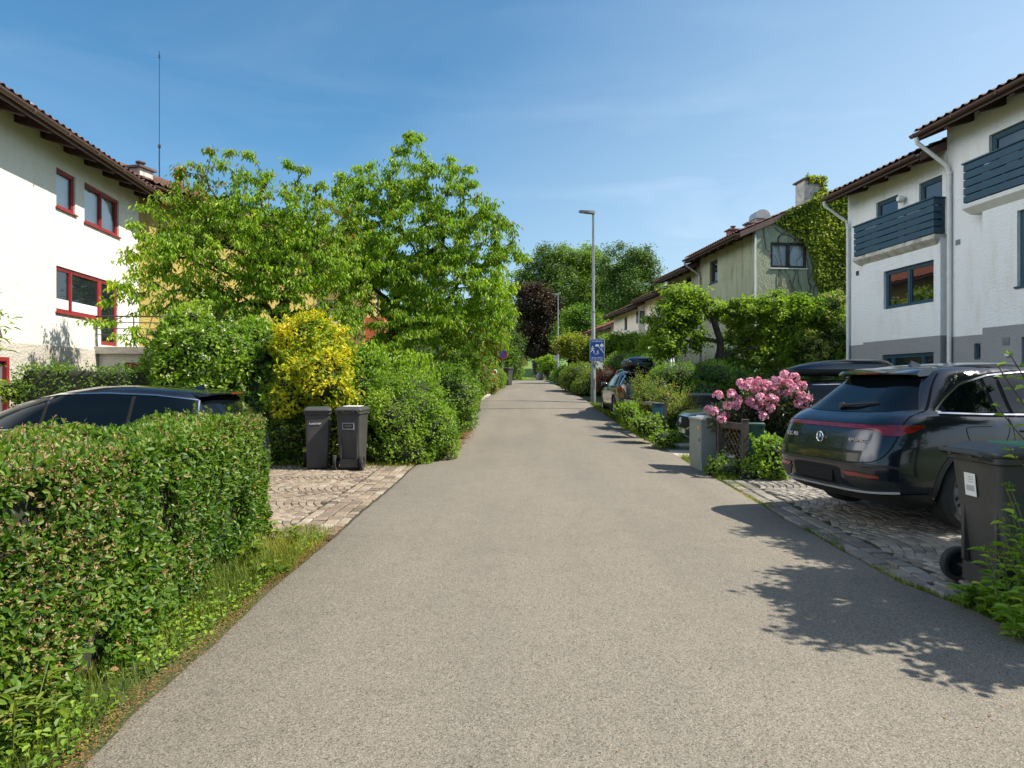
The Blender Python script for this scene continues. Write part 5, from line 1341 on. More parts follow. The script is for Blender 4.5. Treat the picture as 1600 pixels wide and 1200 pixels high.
c2 = MB(); c2.box(1.55, 3.9, 7.6, 1.95, 4.3, 8.45); c2.box(1.48, 3.83, 8.45, 2.02, 4.37, 8.52); c2.build('flue_box', M['fascia'], h)
# --- stepped units behind it
for (nm, y0, y1, ze, xo, mt, lb) in (('row_house', 5.65, 10.1, 6.92, 0, M['green_stucco'], 'lower green rendered unit just behind the creeper-clad house'),
                                     ('row_house', 10.15, 14.2, 6.35, 0.0, M['cream_stucco'], 'small pale unit with a brown roof between the green units and the cream house')):
    h = thing(nm, lb, 'house', gl_, RZ, 'row houses stepping along the right of the road'); w_ = MB()
    hw = (1.0, 1.75, ze-1.0, ze-.35)
    wall_grid(w_, (xo, y0, 0), U, N, y1-y0, -.3, ze, [hw]); wall_grid(w_, (xo, y0, 0), (1, 0, 0), (0, -1, 0), 8, -.3, ze, []); wall_grid(w_, (xo, y1, 0), (1, 0, 0), (0, 1, 0), 8, -.3, ze, [])
    w_.add([(xo, y0, ze), (8, y0, ze), (4, y0, ze+1.7)], [(0, 1, 2)]); w_.build('wall', mt, h)
    window(h, (xo, y0, 0), U, N, *hw, M['dark_frame'], (), None); roof(h, y0, y1, 4, ze, .65, gable0=.0, gable1=.1)
    chimney(h, 2.6, (y0+y1)/2, ze+.8, ze+2.1, .5, .5, pm('brick_red', (.30, .12, .08), (.22, .08, .06), 9, .9))
# --- cream house
h = thing('row_house', 'cream rendered house with teal corner window beyond the apple tree', 'house', (7.42, 40, 0), RZ, 'row houses stepping along the right of the road')
ze = 5.98; w_ = MB(); f1 = (2.5, 3.15, 4.75, 5.55); f0 = (.05, .5, 4.95, 5.68); e1 = (.05, 1.15, 4.95, 5.68)
wall_grid(w_, (0, 0, 0), U, N, 5.8, 0, ze, [f0, f1], .12); w_.build('wall', M['cream_stucco'], h)
w_ = MB(); end_wall(w_, 0, -1, 8, 0, ze, math.tan(R(23)), [e1]); end_wall(w_, 5.8, 1, 8, 0, ze, math.tan(R(23))); w_.build('end_wall', M['white_stucco'], h)
window(h, (0, 0, 0), U, N, *f0, M['green_frame'], (), M['teal_glass'], depth=.03); window(h, (0, 0, 0), U, N, *f1, M['green_frame'], (), None)
window(h, (0, 0, 0), (1, 0, 0), (0, -1, 0), *e1, M['green_frame'], (), M['teal_glass'], depth=.03)
roof(h, 0, 5.8, 4, ze, .65, gable0=.1, gable1=.15); chimney(h, 3, 3, 6.8, 7.9, .5, .5, M['zinc'])
h = thing('row_house', 'farthest low house with reddish tiled roof beyond the cream house', 'house', (7.42-.103*6.4, 46.4, 0), RZ, 'row houses stepping along the right of the road')
w_ = MB(); wall_grid(w_, (0, 0, 0), U, N, 7, 0, 5.3, [(1, 2, 3.9, 4.8)]); end_wall(w_, 0, -1, 8, 0, 5.3, math.tan(R(23))); end_wall(w_, 7, 1, 8, 0, 5.3, math.tan(R(23))); w_.build('wall', M['cream_stucco'], h)
window(h, (0, 0, 0), U, N, 1, 2, 3.9, 4.8, M['dark_frame']); roof(h, 0, 7, 4, 5.3, .65, tile=M['tile_red'], gable0=.1, gable1=.1)

# ================================================================ left-hand houses
LZ = R(180+5.9)
def UL(px, off=0.0): return (19 - (-(8.41-off*1.005))/((px-800)/F+.103))/.9947
h = thing('row_house', 'white rendered house with red framed windows at the left edge', 'house', (-10.37, 19, 0), LZ, 'houses along the left of the road')
ze = 6.78; L = 10.0; O = (0, 0, 0); U = (0, 1, 0); N = (-1, 0, 0)
w1 = (UL(118), UL(88), 5.33, 6.20); w2 = (UL(186), UL(132), 5.27, 6.22); w3 = (UL(184), UL(88), 3.04, 4.05); dr = (UL(184), UL(158), 2.42, 3.04)
ws = (w3[0], w3[1], 3.04, 4.05)
w_ = MB(); wall_grid(w_, O, U, N, L, 2.28, ze, [w1, w2, ws, (dr[0], dr[1], 2.42, 3.04)]); end_wall(w_, 0, -1, 8, 0, ze, math.tan(R(23))); end_wall(w_, L, 1, 8, 0, ze, math.tan(R(23)))
w_.quad((8, 0, -.3), (8, 0, ze), (8, L, ze), (8, L, -.3)); w_.build('wall', M['white_stucco'], h)
dl = (UL(12)-.0, UL(12)+1.0, -.1, 1.98)
p_ = MB(); wall_grid(p_, (-.035, 0, 0), U, N, L, -.3, 2.28, [dl], .15); p_.add([(-.035, 0, 2.28), (0, 0, 2.31), (0, L, 2.31), (-.035, L, 2.28)], [(0, 1, 2, 3)]); p_.build('plinth', M['rough_plinth'], h)
window(h, O, U, N, *w1, M['red_frame'], (), M['clear_glass'], depth=.07, fw=.05, sill=M['red_frame'], blind=[(w1[0]+.03, w1[1]-.03, w1[2]+.03, w1[3]-.02)])
window(h, O, U, N, *w2, M['red_frame'], ((w2[0]+w2[1])/2,), M['clear_glass'], depth=.07, fw=.05, sill=M['red_frame'], blind=[(w2[0]+.03, w2[1]-.03, w2[2]+.03, w2[3]-.02)])
window(h, O, U, N, dr[1]-.0, w3[1], 3.04, 4.05, M['red_frame'], (UL(113),), M['window_glass'], depth=.06, fw=.055, sill=M['red_frame'], blind=None)
fo = window(h, O, U, N, dr[0], dr[1]-.002, 2.42, 4.05, M['red_frame'], (), M['window_glass'], depth=.062, fw=.07, name='balcony_door')
bt = MB(); bt.obox(O, U, N, dr[1]+.09, w3[1]-.1, -.055, -.048, 3.12, 3.34); bt.build('frosted_band', M['blind'], h)
d_ = MB(); f_ = MB(); Od = (-.035, 0, 0)
d_.obox(Od, U, N, dl[0]+.09, dl[1]-.09, -.12, -.08, -.1, 1.90); f_.obox(Od, U, N, dl[0], dl[0]+.09, -.13, .0, -.1, 1.98); f_.obox(Od, U, N, dl[1]-.09, dl[1], -.13, .0, -.1, 1.98); f_.obox(Od, U, N, dl[0]+.09, dl[1]-.09, -.13, .0, 1.90, 1.98)
do = d_.build('door', M['steel'], h); f_.build('door_frame', M['red_frame'], do)
r_ = roof(h, 0, L, 4, ze, .65, gable0=.15, gable1=.3)
cw = MB(); cx, cy = 1.55, 2.3; zb = ze+1.55*.424
cw.box(cx-.22, cy-.35, zb, cx+.22, cy+.35, zb+.45); cw.build('vent_housing', M['concrete'], h, bevel=.01)
cw = MB(); cw.tube([(cx, cy+.1, zb+.45), (cx, cy+.1, zb+.6)], .10, 14); cw.lathe([(.0, .80), (.12, .78), (.17, .72), (.18, .66), (.14, .6), (.1, .6)], c=(cx, cy+.1, zb), n=16); cw.build('vent_cowl', M['zinc'], h, smooth=True)
# porch with terrace
po = bpy.data.objects.new('terrace', None); COL.objects.link(po); po.parent = h
s_ = MB(); s_.box(-2.6, .02, 2.18, -.001, 2.52, 2.36); s_.build('terrace_slab', M['concrete'], po, bevel=.01)
s_ = MB(); wall_grid(s_, (-2.4, 2.35, 0), (1, 0, 0), (0, 1, 0), 2.36, -.3, 2.18, [(.55, 1.75, -.1, 1.98)], .1); wall_grid(s_, (-2.4, .1, 0), (0, 1, 0), (-1, 0, 0), 2.25, -.3, 2.18, []); s_.build('terrace_wall', M['white_stucco'], po)
s_ = MB(); s_.box(-1.85, 2.26, -.1, -.65, 2.32, 1.98); s_.build('door', M['red_frame'], po)
s_ = MB(); zt = 3.10
for z in (3.10, 2.95, 2.80, 2.65):
    s_.tube([(-.02, 2.46, z), (-2.55, 2.46, z), (-2.55, .1, z)], .012 if z < zt else .02, 6)
for (x, y) in ((-.05, 2.46), (-.9, 2.46), (-1.75, 2.46), (-2.55, 2.46), (-2.55, 1.2), (-2.55, .1)): s_.tube([(x, y, 2.36), (x, y, 3.1)], .015, 6)
s_.build('railing', M['rail_metal'], po)
# yellow house
h = thing('row_house', 'ochre yellow rendered house half hidden behind the cherry tree', 'house', (-7.97, 27.9, 0), R(165), 'houses along the left of the road')
ze = 7.0; L = 9.4; w_ = MB(); wy = (5.05, 6.2, 3.15, 4.18); wy2 = (1.6, 2.9, 5.3, 6.4)
wall_grid(w_, O, U, N, L, -.3, ze, [wy, wy2], .14); end_wall(w_, 0, -1, 7, -.3, ze, math.tan(R(23))); end_wall(w_, L, 1, 7, -.3, ze, math.tan(R(23))); w_.build('wall', M['yellow_stucco'], h)
window(h, O, U, N, *wy, M['dark_frame'], ((wy[0]+wy[1])/2,), None, sill=M['dark_frame']); window(h, O, U, N, *wy2, M['dark_frame'], ((wy2[0]+wy2[1])/2,), None)
roof(h, 0, L, 3.5, ze, .6, gable0=.2, gable1=.1, depth=7)
chimney(h, .80, 8.35, 7.0, 7.72, .42, .5, M['old_concrete'])
# orange house
h = thing('row_house', 'ochre house with red balcony panels glimpsed through the cherry branches', 'house', (-7.9, 41, 0), LZ, 'houses along the left of the road')
ze = 7.5; w_ = MB(); wo = (1.5, 2.9, 5.3, 6.6); wo2 = (5, 6.4, 5.3, 6.6); wall_grid(w_, O, U, N, 8.5, -.3, ze, [wo, wo2]); end_wall(w_, 0, -1, 8, -.3, ze, math.tan(R(23))); end_wall(w_, 8.5, 1, 8, -.3, ze, math.tan(R(23)), [(1, 2.2, 4.3, 5.4), (3, 4, 2.1, 3.6)]); w_.build('wall', M['yellow_stucco'], h)
window(h, O, U, N, *wo, M['white_wood'], (2.2,)); window(h, O, U, N, *wo2, M['white_wood'], (5.7,)); window(h, (0, 8.5, 0), (1, 0, 0), (0, 1, 0), 1, 2.2, 4.3, 5.4, M['white_wood'], (1.6,)); window(h, (0, 8.5, 0), (1, 0, 0), (0, 1, 0), 3, 4, 2.1, 3.6, M['white_wood'])
roof(h, 0, 8.5, 4, ze, .6, tile=M['tile_red']); bb = MB(); bb.box(-.9, 1, 3.5, -.001, 8.3, 3.65); bb.box(-.9, 1, 3.66, -.85, 8.3, 4.6); bb.box(-.84, 8.25, 3.66, -.01, 8.3, 4.6); bb.build('balcony', M['orange_stucco'], h)
# tan block far behind
h = thing('distant_building', 'small tan building showing above the trees at the end of the road', 'house', (-3.2, 118, ground(118)), R(0)); ze = 10.6
w_ = MB(); wall_grid(w_, (0, 0, 0), (1, 0, 0), (0, -1, 0), 6, 0, ze, [(1, 2, 8, 9.4), (3, 4, 8, 9.4)]); wall_grid(w_, (6, 0, 0), (0, 1, 0), (1, 0, 0), 6, 0, ze, []); w_.box(0, 0.3, ze-.3, 6, 6, ze); w_.build('wall', M['yellow_stucco'], h)
window(h, (0, 0, 0), (1, 0, 0), (0, -1, 0), 1, 2, 8, 9.4, M['dark_frame']); window(h, (0, 0, 0), (1, 0, 0), (0, -1, 0), 3, 4, 8, 9.4, M['dark_frame'])
k = MB(); k.box(-.4, -.4, ze, 6.4, 6.4, ze+.25); k.build('roof', M['fascia'], h)

# ================================================================ antenna mast, lamps, signs
p = pt(249, 340, 34); root = thing('antenna_mast', 'thin guyless antenna mast rising behind the left houses', 'mast', (p.x, 34, ground(34)))
zt = CH + (HZ-80)/F*34 - ground(34); m = MB(); m.tube([(0, 0, 0), (0, 0, zt*.55)], .045, 8); m.tube([(0, 0, zt*.55), (0, 0, zt*.72)], .032, 8); m.tube([(0, 0, zt*.72), (0, 0, zt)], .018, 8)
for f in (.55, .72, .985): m.tube([(0, 0, zt*f-.07), (0, 0, zt*f+.07)], .07 if f < .9 else .045, 8)
m.build('pole', M['plastic_black'], root); m = MB(); m.tube([(-.12, 0, zt*.62), (.12, 0, zt*.62)], .015, 6); m.build('crossbar', M['plastic_black'], root)

def street_lamp(label, base, h_, group='street lamps along the right of the road', s=1.0):
    r = thing('street_lamp', label, 'street lamp', base, 0, group)
    p = MB(); p.tube([(0, 0, 0), (0, 0, h_*.20), (0, 0, h_*.205), (0, 0, h_*.48), (0, 0, h_*.485), (0, 0, h_)], [.10*s, .10*s, .078*s, .076*s, .058*s, .045*s], 16); p.build('pole', M['steel'], r, smooth=True, angle=60)
    c = MB()
    for z in (h_*.2, h_*.48): c.tube([(0, 0, z-.03), (0, 0, z+.03)], .105*s if z < h_*.3 else .082*s, 16)
    c.box(-.05, -.115*s, .55, .05, -.08*s, .95); c.build('collar', M['steel'], r)
    a = MB(); a.tube([(0, 0, h_-.05), (0, 0, h_+.02), (0, 0, h_+.10)], .05*s, 8)
    a.build('bracket', M['steel'], r)
    l = MB(); rg = []
    for (x, w, z0, z1) in ((.07, .06, -.02, .10), (.03, .09, -.04, .115), (-.25, .13, -.01, .12), (-.50, .12, .02, .13), (-.56, .07, .045, .115)):
        rg.append([(x, -w, h_+z0+.03), (x, w, h_+z0+.03), (x, w, h_+z1-.02), (x, w*.6, h_+z1), (x, -w*.6, h_+z1), (x, -w, h_+z1-.02)])
    l.rings(rg); l.build('lamp_head', M['steel'], r, smooth=True, angle=40)
    d = MB(); d.box(-.48, -.09, h_+.030, -.2, .09, h_+.045); d.build('diffuser', M['white_metal'], r)
    return r
L1 = at(927, 630)
street_lamp('nearest grey street lamp, carrying the blue sign, beside the dark parked estate car', L1, CH+(HZ-334)/F*L1.y-L1.z)
b2 = Vector(((872-800)/F*60, 60, ground(60))); street_lamp('middle street lamp standing at the golden-green hedge near the end of the road', b2, CH+(HZ-461)/F*60-b2.z)
b3 = Vector(((862-800)/F*94, 94, ground(94))); street_lamp('farthest and smallest street lamp in front of the dark beech', b3, CH+(HZ-511)/F*94-b3.z)

# blue residents' sign on the near lamp
sy = L1.y-.13; s = thing('play_street_sign', 'blue rectangular sign with white running children on the nearest lamp pole', 'road sign', (pt(933, 547, sy).x, sy, pt(933, 547, sy).z), R(0))
W_, H_ = .56, .86
MB().rings([[(x, y_, z) for x, z in [(a, b) for a, b, _ in rrect(W_, H_, .03, 0)]] for y_ in (.0, .012)]).build('plate', M['white_print'], s)
MB().rings([[(x, y_, z) for x, z in [(a, b) for a, b, _ in rrect(W_-.03, H_-.03, .025, 0)]] for y_ in (-.003, .0)]).build('face', M['sign_blue'], s)
text_obj('lettering', 'VIS HENSYN', .083, M['white_print'], s, (0, -.004, .335), (R(90), 0, 0), .001, sx=.93)
text_obj('lettering', 'BARN LEKER', .083, M['white_print'], s, (0, -.004, -.30), (R(90), 0, 0), .001, sx=.93)
text_obj('lettering', 'GI DEM TRYGG VEI', .043, M['white_print'], s, (0, -.004, -.375), (R(90), 0, 0), .001, sx=.95) if False else None
g_ = MB()
for k in range(14):
    if k in (2, 6, 9): continue
    g_.box(-.22+k*.032, -.005, -.39, -.22+k*.032+.022, -.0035, -.365)
g_.build('small_print', M['white_print'], s)
g_ = MB()
def poly2(pts, dy=-.005): g_.rings([[(x, -.0035, z) for x, z in pts], [(x, dy, z) for x, z in pts]])
def person_icon(cx, cz, k, fl=1):
    poly2([(cx+.018*k*math.cos(a), cz+.17*k+.018*k*math.sin(a)*1.1) for a in np.linspace(0, 2*PI, 10, endpoint=False)])
    for a, b, w in (((0, .145), (-.01, .06), .03), ((0, .13), (.055, .085), .012), ((0, .135), (-.05, .10), .012), ((-.005, .065), (.05, -.0), .015), ((.05, 0), (.035, -.06), .012), ((-.01, .065), (-.045, .01), .015), ((-.045, .01), (-.09, -.01), .012)):
        ax, az = cx+fl*a[0]*k, cz+a[1]*k; bx, bz = cx+fl*b[0]*k, cz+b[1]*k; d = Vector((bx-ax, bz-az)).normalized(); n_ = Vector((-d.y, d.x))*w*k
        poly2([(ax+n_.x, az+n_.y), (ax-n_.x, az-n_.y), (bx-n_.x*.8, bz-n_.y*.8), (bx+n_.x*.8, bz+n_.y*.8)])
person_icon(-.17, -.06, 1.15); person_icon(.02, -.14, .7, -1)
poly2([(-.07, .14), (.08, .14), (.07, .19), (.04, .22), (-.04, .22), (-.07, .19)]); 
poly2([(.05, .13), (.075, .13), (.26, -.10), (.235, -.10)]); poly2([(.12, .13), (.24, .13), (.24, .20), (.18, .26), (.12, .20)]); poly2([(-.09, -.17), (-.06, -.17), (-.06, -.14), (-.09, -.14)])
for a in np.linspace(0, 2*PI, 5, endpoint=False): poly2([(.19+.035*math.cos(a)+.012*math.cos(b), .06+.035*math.sin(a)+.012*math.sin(b)) for b in np.linspace(0, 2*PI, 6, endpoint=False)])
g_.build('pictogram', M['white_print'], s)
MB().box(-.06, .012, .2, .06, .05, .24).build('bracket', M['steel'], s); MB().box(-.06, .012, -.24, .06, .05, -.2).build('bracket', M['steel'], s)

# round no-parking sign, far left
p = at(789, 603); y_ = 37; p = Vector(((789-800)/F*y_-.12, y_, ground(y_)))
s = thing('no_parking_sign', 'round blue and red sign on a thin post by the left verge', 'road sign', p); zs = CH+(HZ-553)/F*y_-p.z
m = MB(); m.tube([(0, 0, 0), (0, 0, zs+.15)], .03, 8); m.build('post', M['steel'], s)
m = MB(); m.lathe([(0, 0), (.26, 0), (.26, -.015), (0, -.015)], c=(0, -.04, zs), axis='y', n=32); m.build('disc', M['sign_blue'], s)
m = MB(); m.lathe([(.26, -.018), (.21, -.018), (.21, -.0152), (.26, -.0152)], c=(0, -.04, zs), axis='y', n=32, closed=True)
for a in (PI/4,): d = Vector((math.cos(a), 0, -math.sin(a)))*.21; n_ = Vector((math.sin(a), 0, math.cos(a)))*.025; c = Vector((0, -.058, zs)); m.add([c-d-n_, c+d-n_, c+d+n_, c-d+n_], [(0, 1, 2, 3)])
m.build('red_ring', M['sign_red'], s)
# grey box on the far verge between the lamps
y_ = 70; p = Vector(((869.5-800)/F*y_, y_, ground(y_))); s = thing('notice_board', 'small grey board on posts between the two far street lamps', 'notice board', p)
z0, z1 = CH+(HZ-572)/F*y_-p.z, CH+(HZ-555)/F*y_-p.z; m = MB(); m.box(-.28, -.04, z0, .28, .04, z1); m.build('board', M['zinc'], s, bevel=.01)
MB().box(-.24, 0.0, 0, -.18, .05, z0).build('post', M['steel'], s); MB().box(.18, 0, 0, .24, .05, z0).build('post', M['steel'], s)

# ================================================================ utility cabinet, fences, boxes
s = thing('utility_cabinet', 'grey metal utility cabinet at the road edge before the chain-link fence', 'utility cabinet', (3.27, 11.72, .0), R(2)); hx, hy, H_ = .13, .33, .90
m = MB(); m.rings([rrect(2*hx-.02, 2*hy-.02, .008, 0, n=1), rrect(2*hx-.02, 2*hy-.02, .008, .16, n=1)]); m.build('base', M['cabinet'], s)
m = MB(); m.rings([rrect(2*hx, 2*hy, .01, .16, n=2), rrect(2*hx, 2*hy, .01, H_-.05, n=2)]); m.build('housing', M['cabinet'], s)
m = MB(); m.rings([rrect(2*hx+.03, 2*hy+.03, .012, H_-.05, n=2), rrect(2*hx+.03, 2*hy+.03, .012, H_-.02, n=2), rrect(2*hx-.02, 2*hy-.02, .012, H_, n=2)]); m.build('lid', M['cabinet'], s, smooth=True, angle=30)
m = MB(); m.box(-hx-.004, -hy+.03, .20, -hx, hy-.03, H_-.09); o = m.build('door', M['cabinet'], s); k = MB(); k.box(-hx-.012, -hy+.06, .50, -hx-.004, -hy+.09, .56); k.build('lock', M['plastic_black'], o)
m = MB(); m.box(-hx-.0065, -hy+.10, H_-.20, -hx-.004, -hy+.17, H_-.14); m.build('warning_label', pm('yellow_label', (.55, .42, .05), (.5, .36, .05), 9, .6), s)

f = thing('chain_link_fence', 'rusty chain-link panel on weathered wooden posts in front of the rhododendron', 'fence', (3.57, 10.46, g3(3.57, 10.46)))
def post(mb, x, y, z0, z1, w=.045): mb.box(x-w, y-w, z0, x+w, y+w, z1)
for (x, y, hh) in ((0, 0, .90), (-.16, .72, .86)):
    m = MB(); post(m, x, y, -.05, hh); m.box(x-.052, y-.052, hh, x+.052, y+.052, hh+.012); m.build('post', M['post_wood'], f, bevel=.006)
m = MB(); m.obox((0, 0, 0), (-.217, .976, 0), (-.976, -.217, 0), .05, .70, -.02, .02, .74, .84); m.build('rail', M['post_wood'], f)
m = MB(); A = Vector((0, 0, 0)); B = Vector((-.17, 1.15, 0)); d = (B-A); n_w = 9
for k in range(-6, n_w):
    for sg in (1, -1):
        u0, u1 = k/n_w, (k+6)/n_w; z0, z1 = 0.06, .76
        if sg < 0: u0, u1 = u1, u0
        q = []
        for t in np.linspace(0, 1, 2):
            u = u0+(u1-u0)*t; q.append((u, z0+(z1-z0)*t))
        (ua, za), (ub, zb) = q
        def clip(u, z, u2, z2):
            if u < 0: z = z+(z2-z)*(0-u)/(u2-u); u = 0
            if u > 1: z = z+(z2-z)*(1-u)/(u2-u); u = 1
            return u, z
        if max(ua, ub) <= 0 or min(ua, ub) >= 1: continue
        a = clip(ua, za, ub, zb); b = clip(ub, zb, ua, za)
        m.tube([A+d*a[0]+Vector((-.03, 0, a[1])), A+d*b[0]+Vector((-.03+.004*sg, 0, b[1]))], .0016, 4, False)
m.build('wire_mesh', M['wire'], f)

s = thing('garden_box', 'dark green plastic box behind the wooden fence post under the pink blooms', 'box', (3.84, 10.95, g3(3.8, 10.95)), R(-6))
m = MB(); m.rings([rrect(.34, .26, .02, .30), rrect(.35, .27, .02, .78)]); m.build('body', M['bin_dark_green'], s, smooth=True, angle=30)
m = MB(); m.rings([rrect(.37, .29, .02, .78), rrect(.37, .29, .02, .81), rrect(.33, .25, .02, .83)]); m.build('lid', M['bin_dark_green'], s, smooth=True, angle=30)
m = MB(); m.box(-.03, -.03, -.02, .03, .03, .30); m.build('stand', M['post_wood'], s)

f = thing('wooden_fence', 'low wooden fence with one pale rail in front of the dark estate car', 'fence', (3.65, 16.8, ground(16.8)))
m = MB(); m.obox((0, 0, 0), (-.14, .99, 0), (-.99, -.14, 0), -.2, 2.9, -.02, .03, .80, .88); m.build('rail', M['rail_wood'], f, bevel=.005)
for (x, y) in ((0, 0), (-.13, .95), (-.25, 1.8), (-.39, 2.75)):
    m = MB(); post(m, x+.05, y, -.1, .84, .035); m.build('post', M['post_wood'] if y != 1.8 else M['post_wood'], f, bevel=.006)
s = thing('letterbox', 'blue-green metal letterbox fixed to the low wooden fence', 'letterbox', (pt(1028, 639, 16.6).x, 16.62, ground(16.6)), R(4))
m = MB(); m.rings([rrect(.24, .15, .012, .56), rrect(.24, .15, .012, .85)]); m.build('body', pm('letterbox_paint', (.015, .07, .10), (.02, .09, .12), 4, .45), s)
m = MB(); m.rings([rrect(.27, .18, .012, .85), rrect(.27, .18, .012, .87), rrect(.2, .12, .012, .89)]); m.build('lid', M['plastic_black'], s)
m = MB(); m.box(.14, -.04, -.05, .22, .04, .88); m.build('post', M['post_wood'], s)
s = thing('fence_post', 'pale blue-grey square post behind the rose bush', 'post', (pt(1037, 600, 18.6).x, 18.6, ground(18.6)))
m = MB(); m.rings([rrect(.10, .10, .01, 0), rrect(.10, .10, .01, 1.28), rrect(.06, .06, .01, 1.30)]); m.build('shaft', pm('blue_post', (.12, .2, .24), (.10, .16, .2), 4, .7), s)
m = MB(); m.rings([rrect(.12, .12, .01, 1.30), rrect(.12, .12, .01, 1.33)]); m.build('cap', M['zinc'], s)
s = thing('parasol', 'closed white garden parasol in the shade beyond the hedge', 'parasol', (pt(1046.5, 600, 24).x, 24, ground(24)))
m = MB(); m.tube([(0, 0, 0), (0, 0, 2.3)], .022, 8); m.build('pole', M['steel'], s); m = MB(); rg = []
for (z, r) in ((1.0, .13), (1.05, .17), (1.4, .17), (1.9, .12), (2.15, .06), (2.22, .02)): rg.append([(r*(1+.18*math.cos(8*a))*math.cos(a), r*(1+.18*math.cos(8*a))*math.sin(a), z) for a in np.linspace(0, 2*PI, 40, endpoint=False)])
m.rings(rg); m.build('canopy', M['white_wood'], s, smooth=True)

# ================================================================ vehicles
make_suv((5.46, 7.61, .095), R(13))
make_estate('dark estate car with chrome window line parked behind the clipped hedge on the left', (-5.62, 8.95, 0), R(180), M['car_black'], M['rim'])
c = make_estate('dark grey estate car', (4.05, 22.6, ground(22.6)), R(90), M['car_grey'], M['rim'], rails=True); c.rotation_euler = (0, -math.atan(.065)*0, R(90)); c['label'] = 'dark grey estate car with roof box parked along the kerb by the street lamp'
roof_box('glossy black roof box on the estate car parked by the street lamp', (4.05, 22.3, ground(22.6)+1.52), R(90), 2.0, .86, .34)
make_estate('dark car nosing towards the road behind the grey utility cabinet', (5.95, 14.55, ground(14.5)+.03), R(180), M['car_grey'], M['rim'], plate='EK 75', front_star=True)
roof_box('long black roof box behind the pink rhododendron', (6.85, 14.45, ground(14.5)+1.56), R(180), 2.25, .86, .34)
make_bin('grey wheelie bin with white address label and green lid panel at the right edge', (3.56, 4.80, g3(3.5, 4.8)), R(88), M['bin_lid'], 'label', M['bin_green']).scale = (.97, .97, .965)
bpy.context.view_layer.update()
make_bin('wheelie bin with dark green lid panel, left of the pair on the left driveway', (-3.34, 11.75, .022), R(14), M['bin_lid'], 'logo', M['bin_dark_green']).scale = (.76, .80, .97)
make_bin('wheelie bin showing its wheels and axle, right of the pair across the road', (-2.72, 11.65, .022), R(176), M['bin_lid'], 'frame', M['white_wood']).scale = (.76, .80, .98)
make_bin('wheelie bin with bright green lid panel behind the pink blossom and the grey cabinet', (pt(1097, 640, 17.2).x, 17.2, ground(17.2)), R(8), M['bin_lid'], '', M['bin_green'])
y_ = 41; make_bin('dark wheelie bin standing alone at the left verge under the round sign', (pt(791, 595, y_).x, y_, ground(y_)), R(60), M['bin_lid'], '')
c = make_estate('pale car roof glimpsed over the left verge shrubs', (-3.0, 36.5, ground(36.5)), R(185), M['car_silver'], M['rim'])
c = make_estate('small dark car parked at the far end of the road on the right', (pt(864, 590, 64).x+2.1, 64, ground(64)), R(200), M['car_grey'], M['rim'])
# grey boulder at the end of the road
bm = bmesh.new(); bmesh.ops.create_icosphere(bm, subdivisions=4, radius=.5); lp = Lump(3, seed=9); lp2 = Lump(9, seed=10)
V = np.array([v.co[:] for v in bm.verts]); n_ = (lp(V)*.09 + lp2(V)*.04)
for v, k in zip(bm.verts, n_): v.co = v.co*(1+k); v.co.x *= .75; v.co.y *= .75; v.co.z *= 1.0
me = bpy.data.meshes.new('boulder'); bm.to_mesh(me); bm.free(); y_ = 67
o = link('boulder', me, pm('boulder_stone', (.3, .27, .26), (.12, .10, .10), 5, .9, .8, 12)); o.location = (pt(844, 590, y_).x, y_, ground(y_)+.42); props(o, 'mottled grey upright stone at the end of the road', 'boulder')
# ================================================================ trees
def gb(px, y, dz=0): return ((px-800)/F*y, y, ground(y)+dz)
def trunk_pts(base, top, n=6, wob=.12):
    b, t = np.array(base), np.array(top); return [tuple(b + (t-b)*k/(n-1) + (RNG.normal(size=3)*wob*[1, 1, .2] if 0 < k < n-1 else 0)) for k in range(n)]
B = [blob(350,300,14.8,78,50,.9), blob(430,330,14.8,85,60,1.1), blob(290,335,14.5,65,42,.8), blob(250,395,14,62,42,.7), blob(350,400,14.8,120,65,1.2), blob(455,400,15,80,70,1.1),
     blob(235,455,13.8,55,40,.7), blob(190,520,13.2,55,16,.35), blob(390,470,15,110,45,1.0), blob(490,330,15,28,45,.5), blob(300,265,14.8,30,22,.4), blob(300,480,14.5,70,32,.7), blob(150,505,13.2,22,12,.25)]
bs = gb(452, 15.2); tree('cherry_tree', 'left cherry tree, lower and wider, in front of the yellow house', 'tree', bs, trunk_pts(bs, pt(448, 455, 15.2)), B + [blob(520,380,15.6,45,40,.7), blob(528,335,16,30,36,.6), blob(545,375,16.5,40,40,.7), blob(525,450,15.6,55,60,.9), blob(510,520,15.2,55,36,.8), blob(282,262,14.8,10,8,.2), blob(215,350,13.8,14,10,.2), blob(500,290,15,14,10,.2), blob(390,242,14.8,12,8,.2), blob(452,252,14.9,10,7,.2), blob(330,232,14.8,8,6,.15), blob(360,238,14.8,9,6,.15), blob(278,275,14.6,8,6,.15), blob(478,262,15,8,6,.15), blob(200,400,13.8,9,7,.15), blob(196,448,13.6,10,6,.15), blob(160,470,13.4,9,5,.15)], 1050, 29000, .122, .046, M['leaf_cherry'], M['bark'], flat=.6, cluster=.17, r_tip=.0045, droop=1.0, shell=.15, group='cherry trees on the left', seed=3, trunk_r=.13, power=.46)
B = [blob(648,232,17.5,26,28,.5), blob(600,300,17.5,70,45,1.0), blob(690,300,17.5,60,42,.9), blob(645,280,17.5,50,40,.8), blob(555,325,17.3,42,45,.8), blob(650,370,17.5,115,60,1.3), blob(745,370,17.5,62,45,1.0), blob(590,430,17.2,100,60,1.2),
     blob(700,450,17.5,105,65,1.3), blob(772,440,17.5,38,45,.8), blob(640,515,17,105,45,1.2), blob(735,525,17.2,68,50,1.0), blob(797,395,17.5,22,14,.4), blob(540,290,17.5,22,25,.4), blob(720,275,17.3,25,22,.4)]
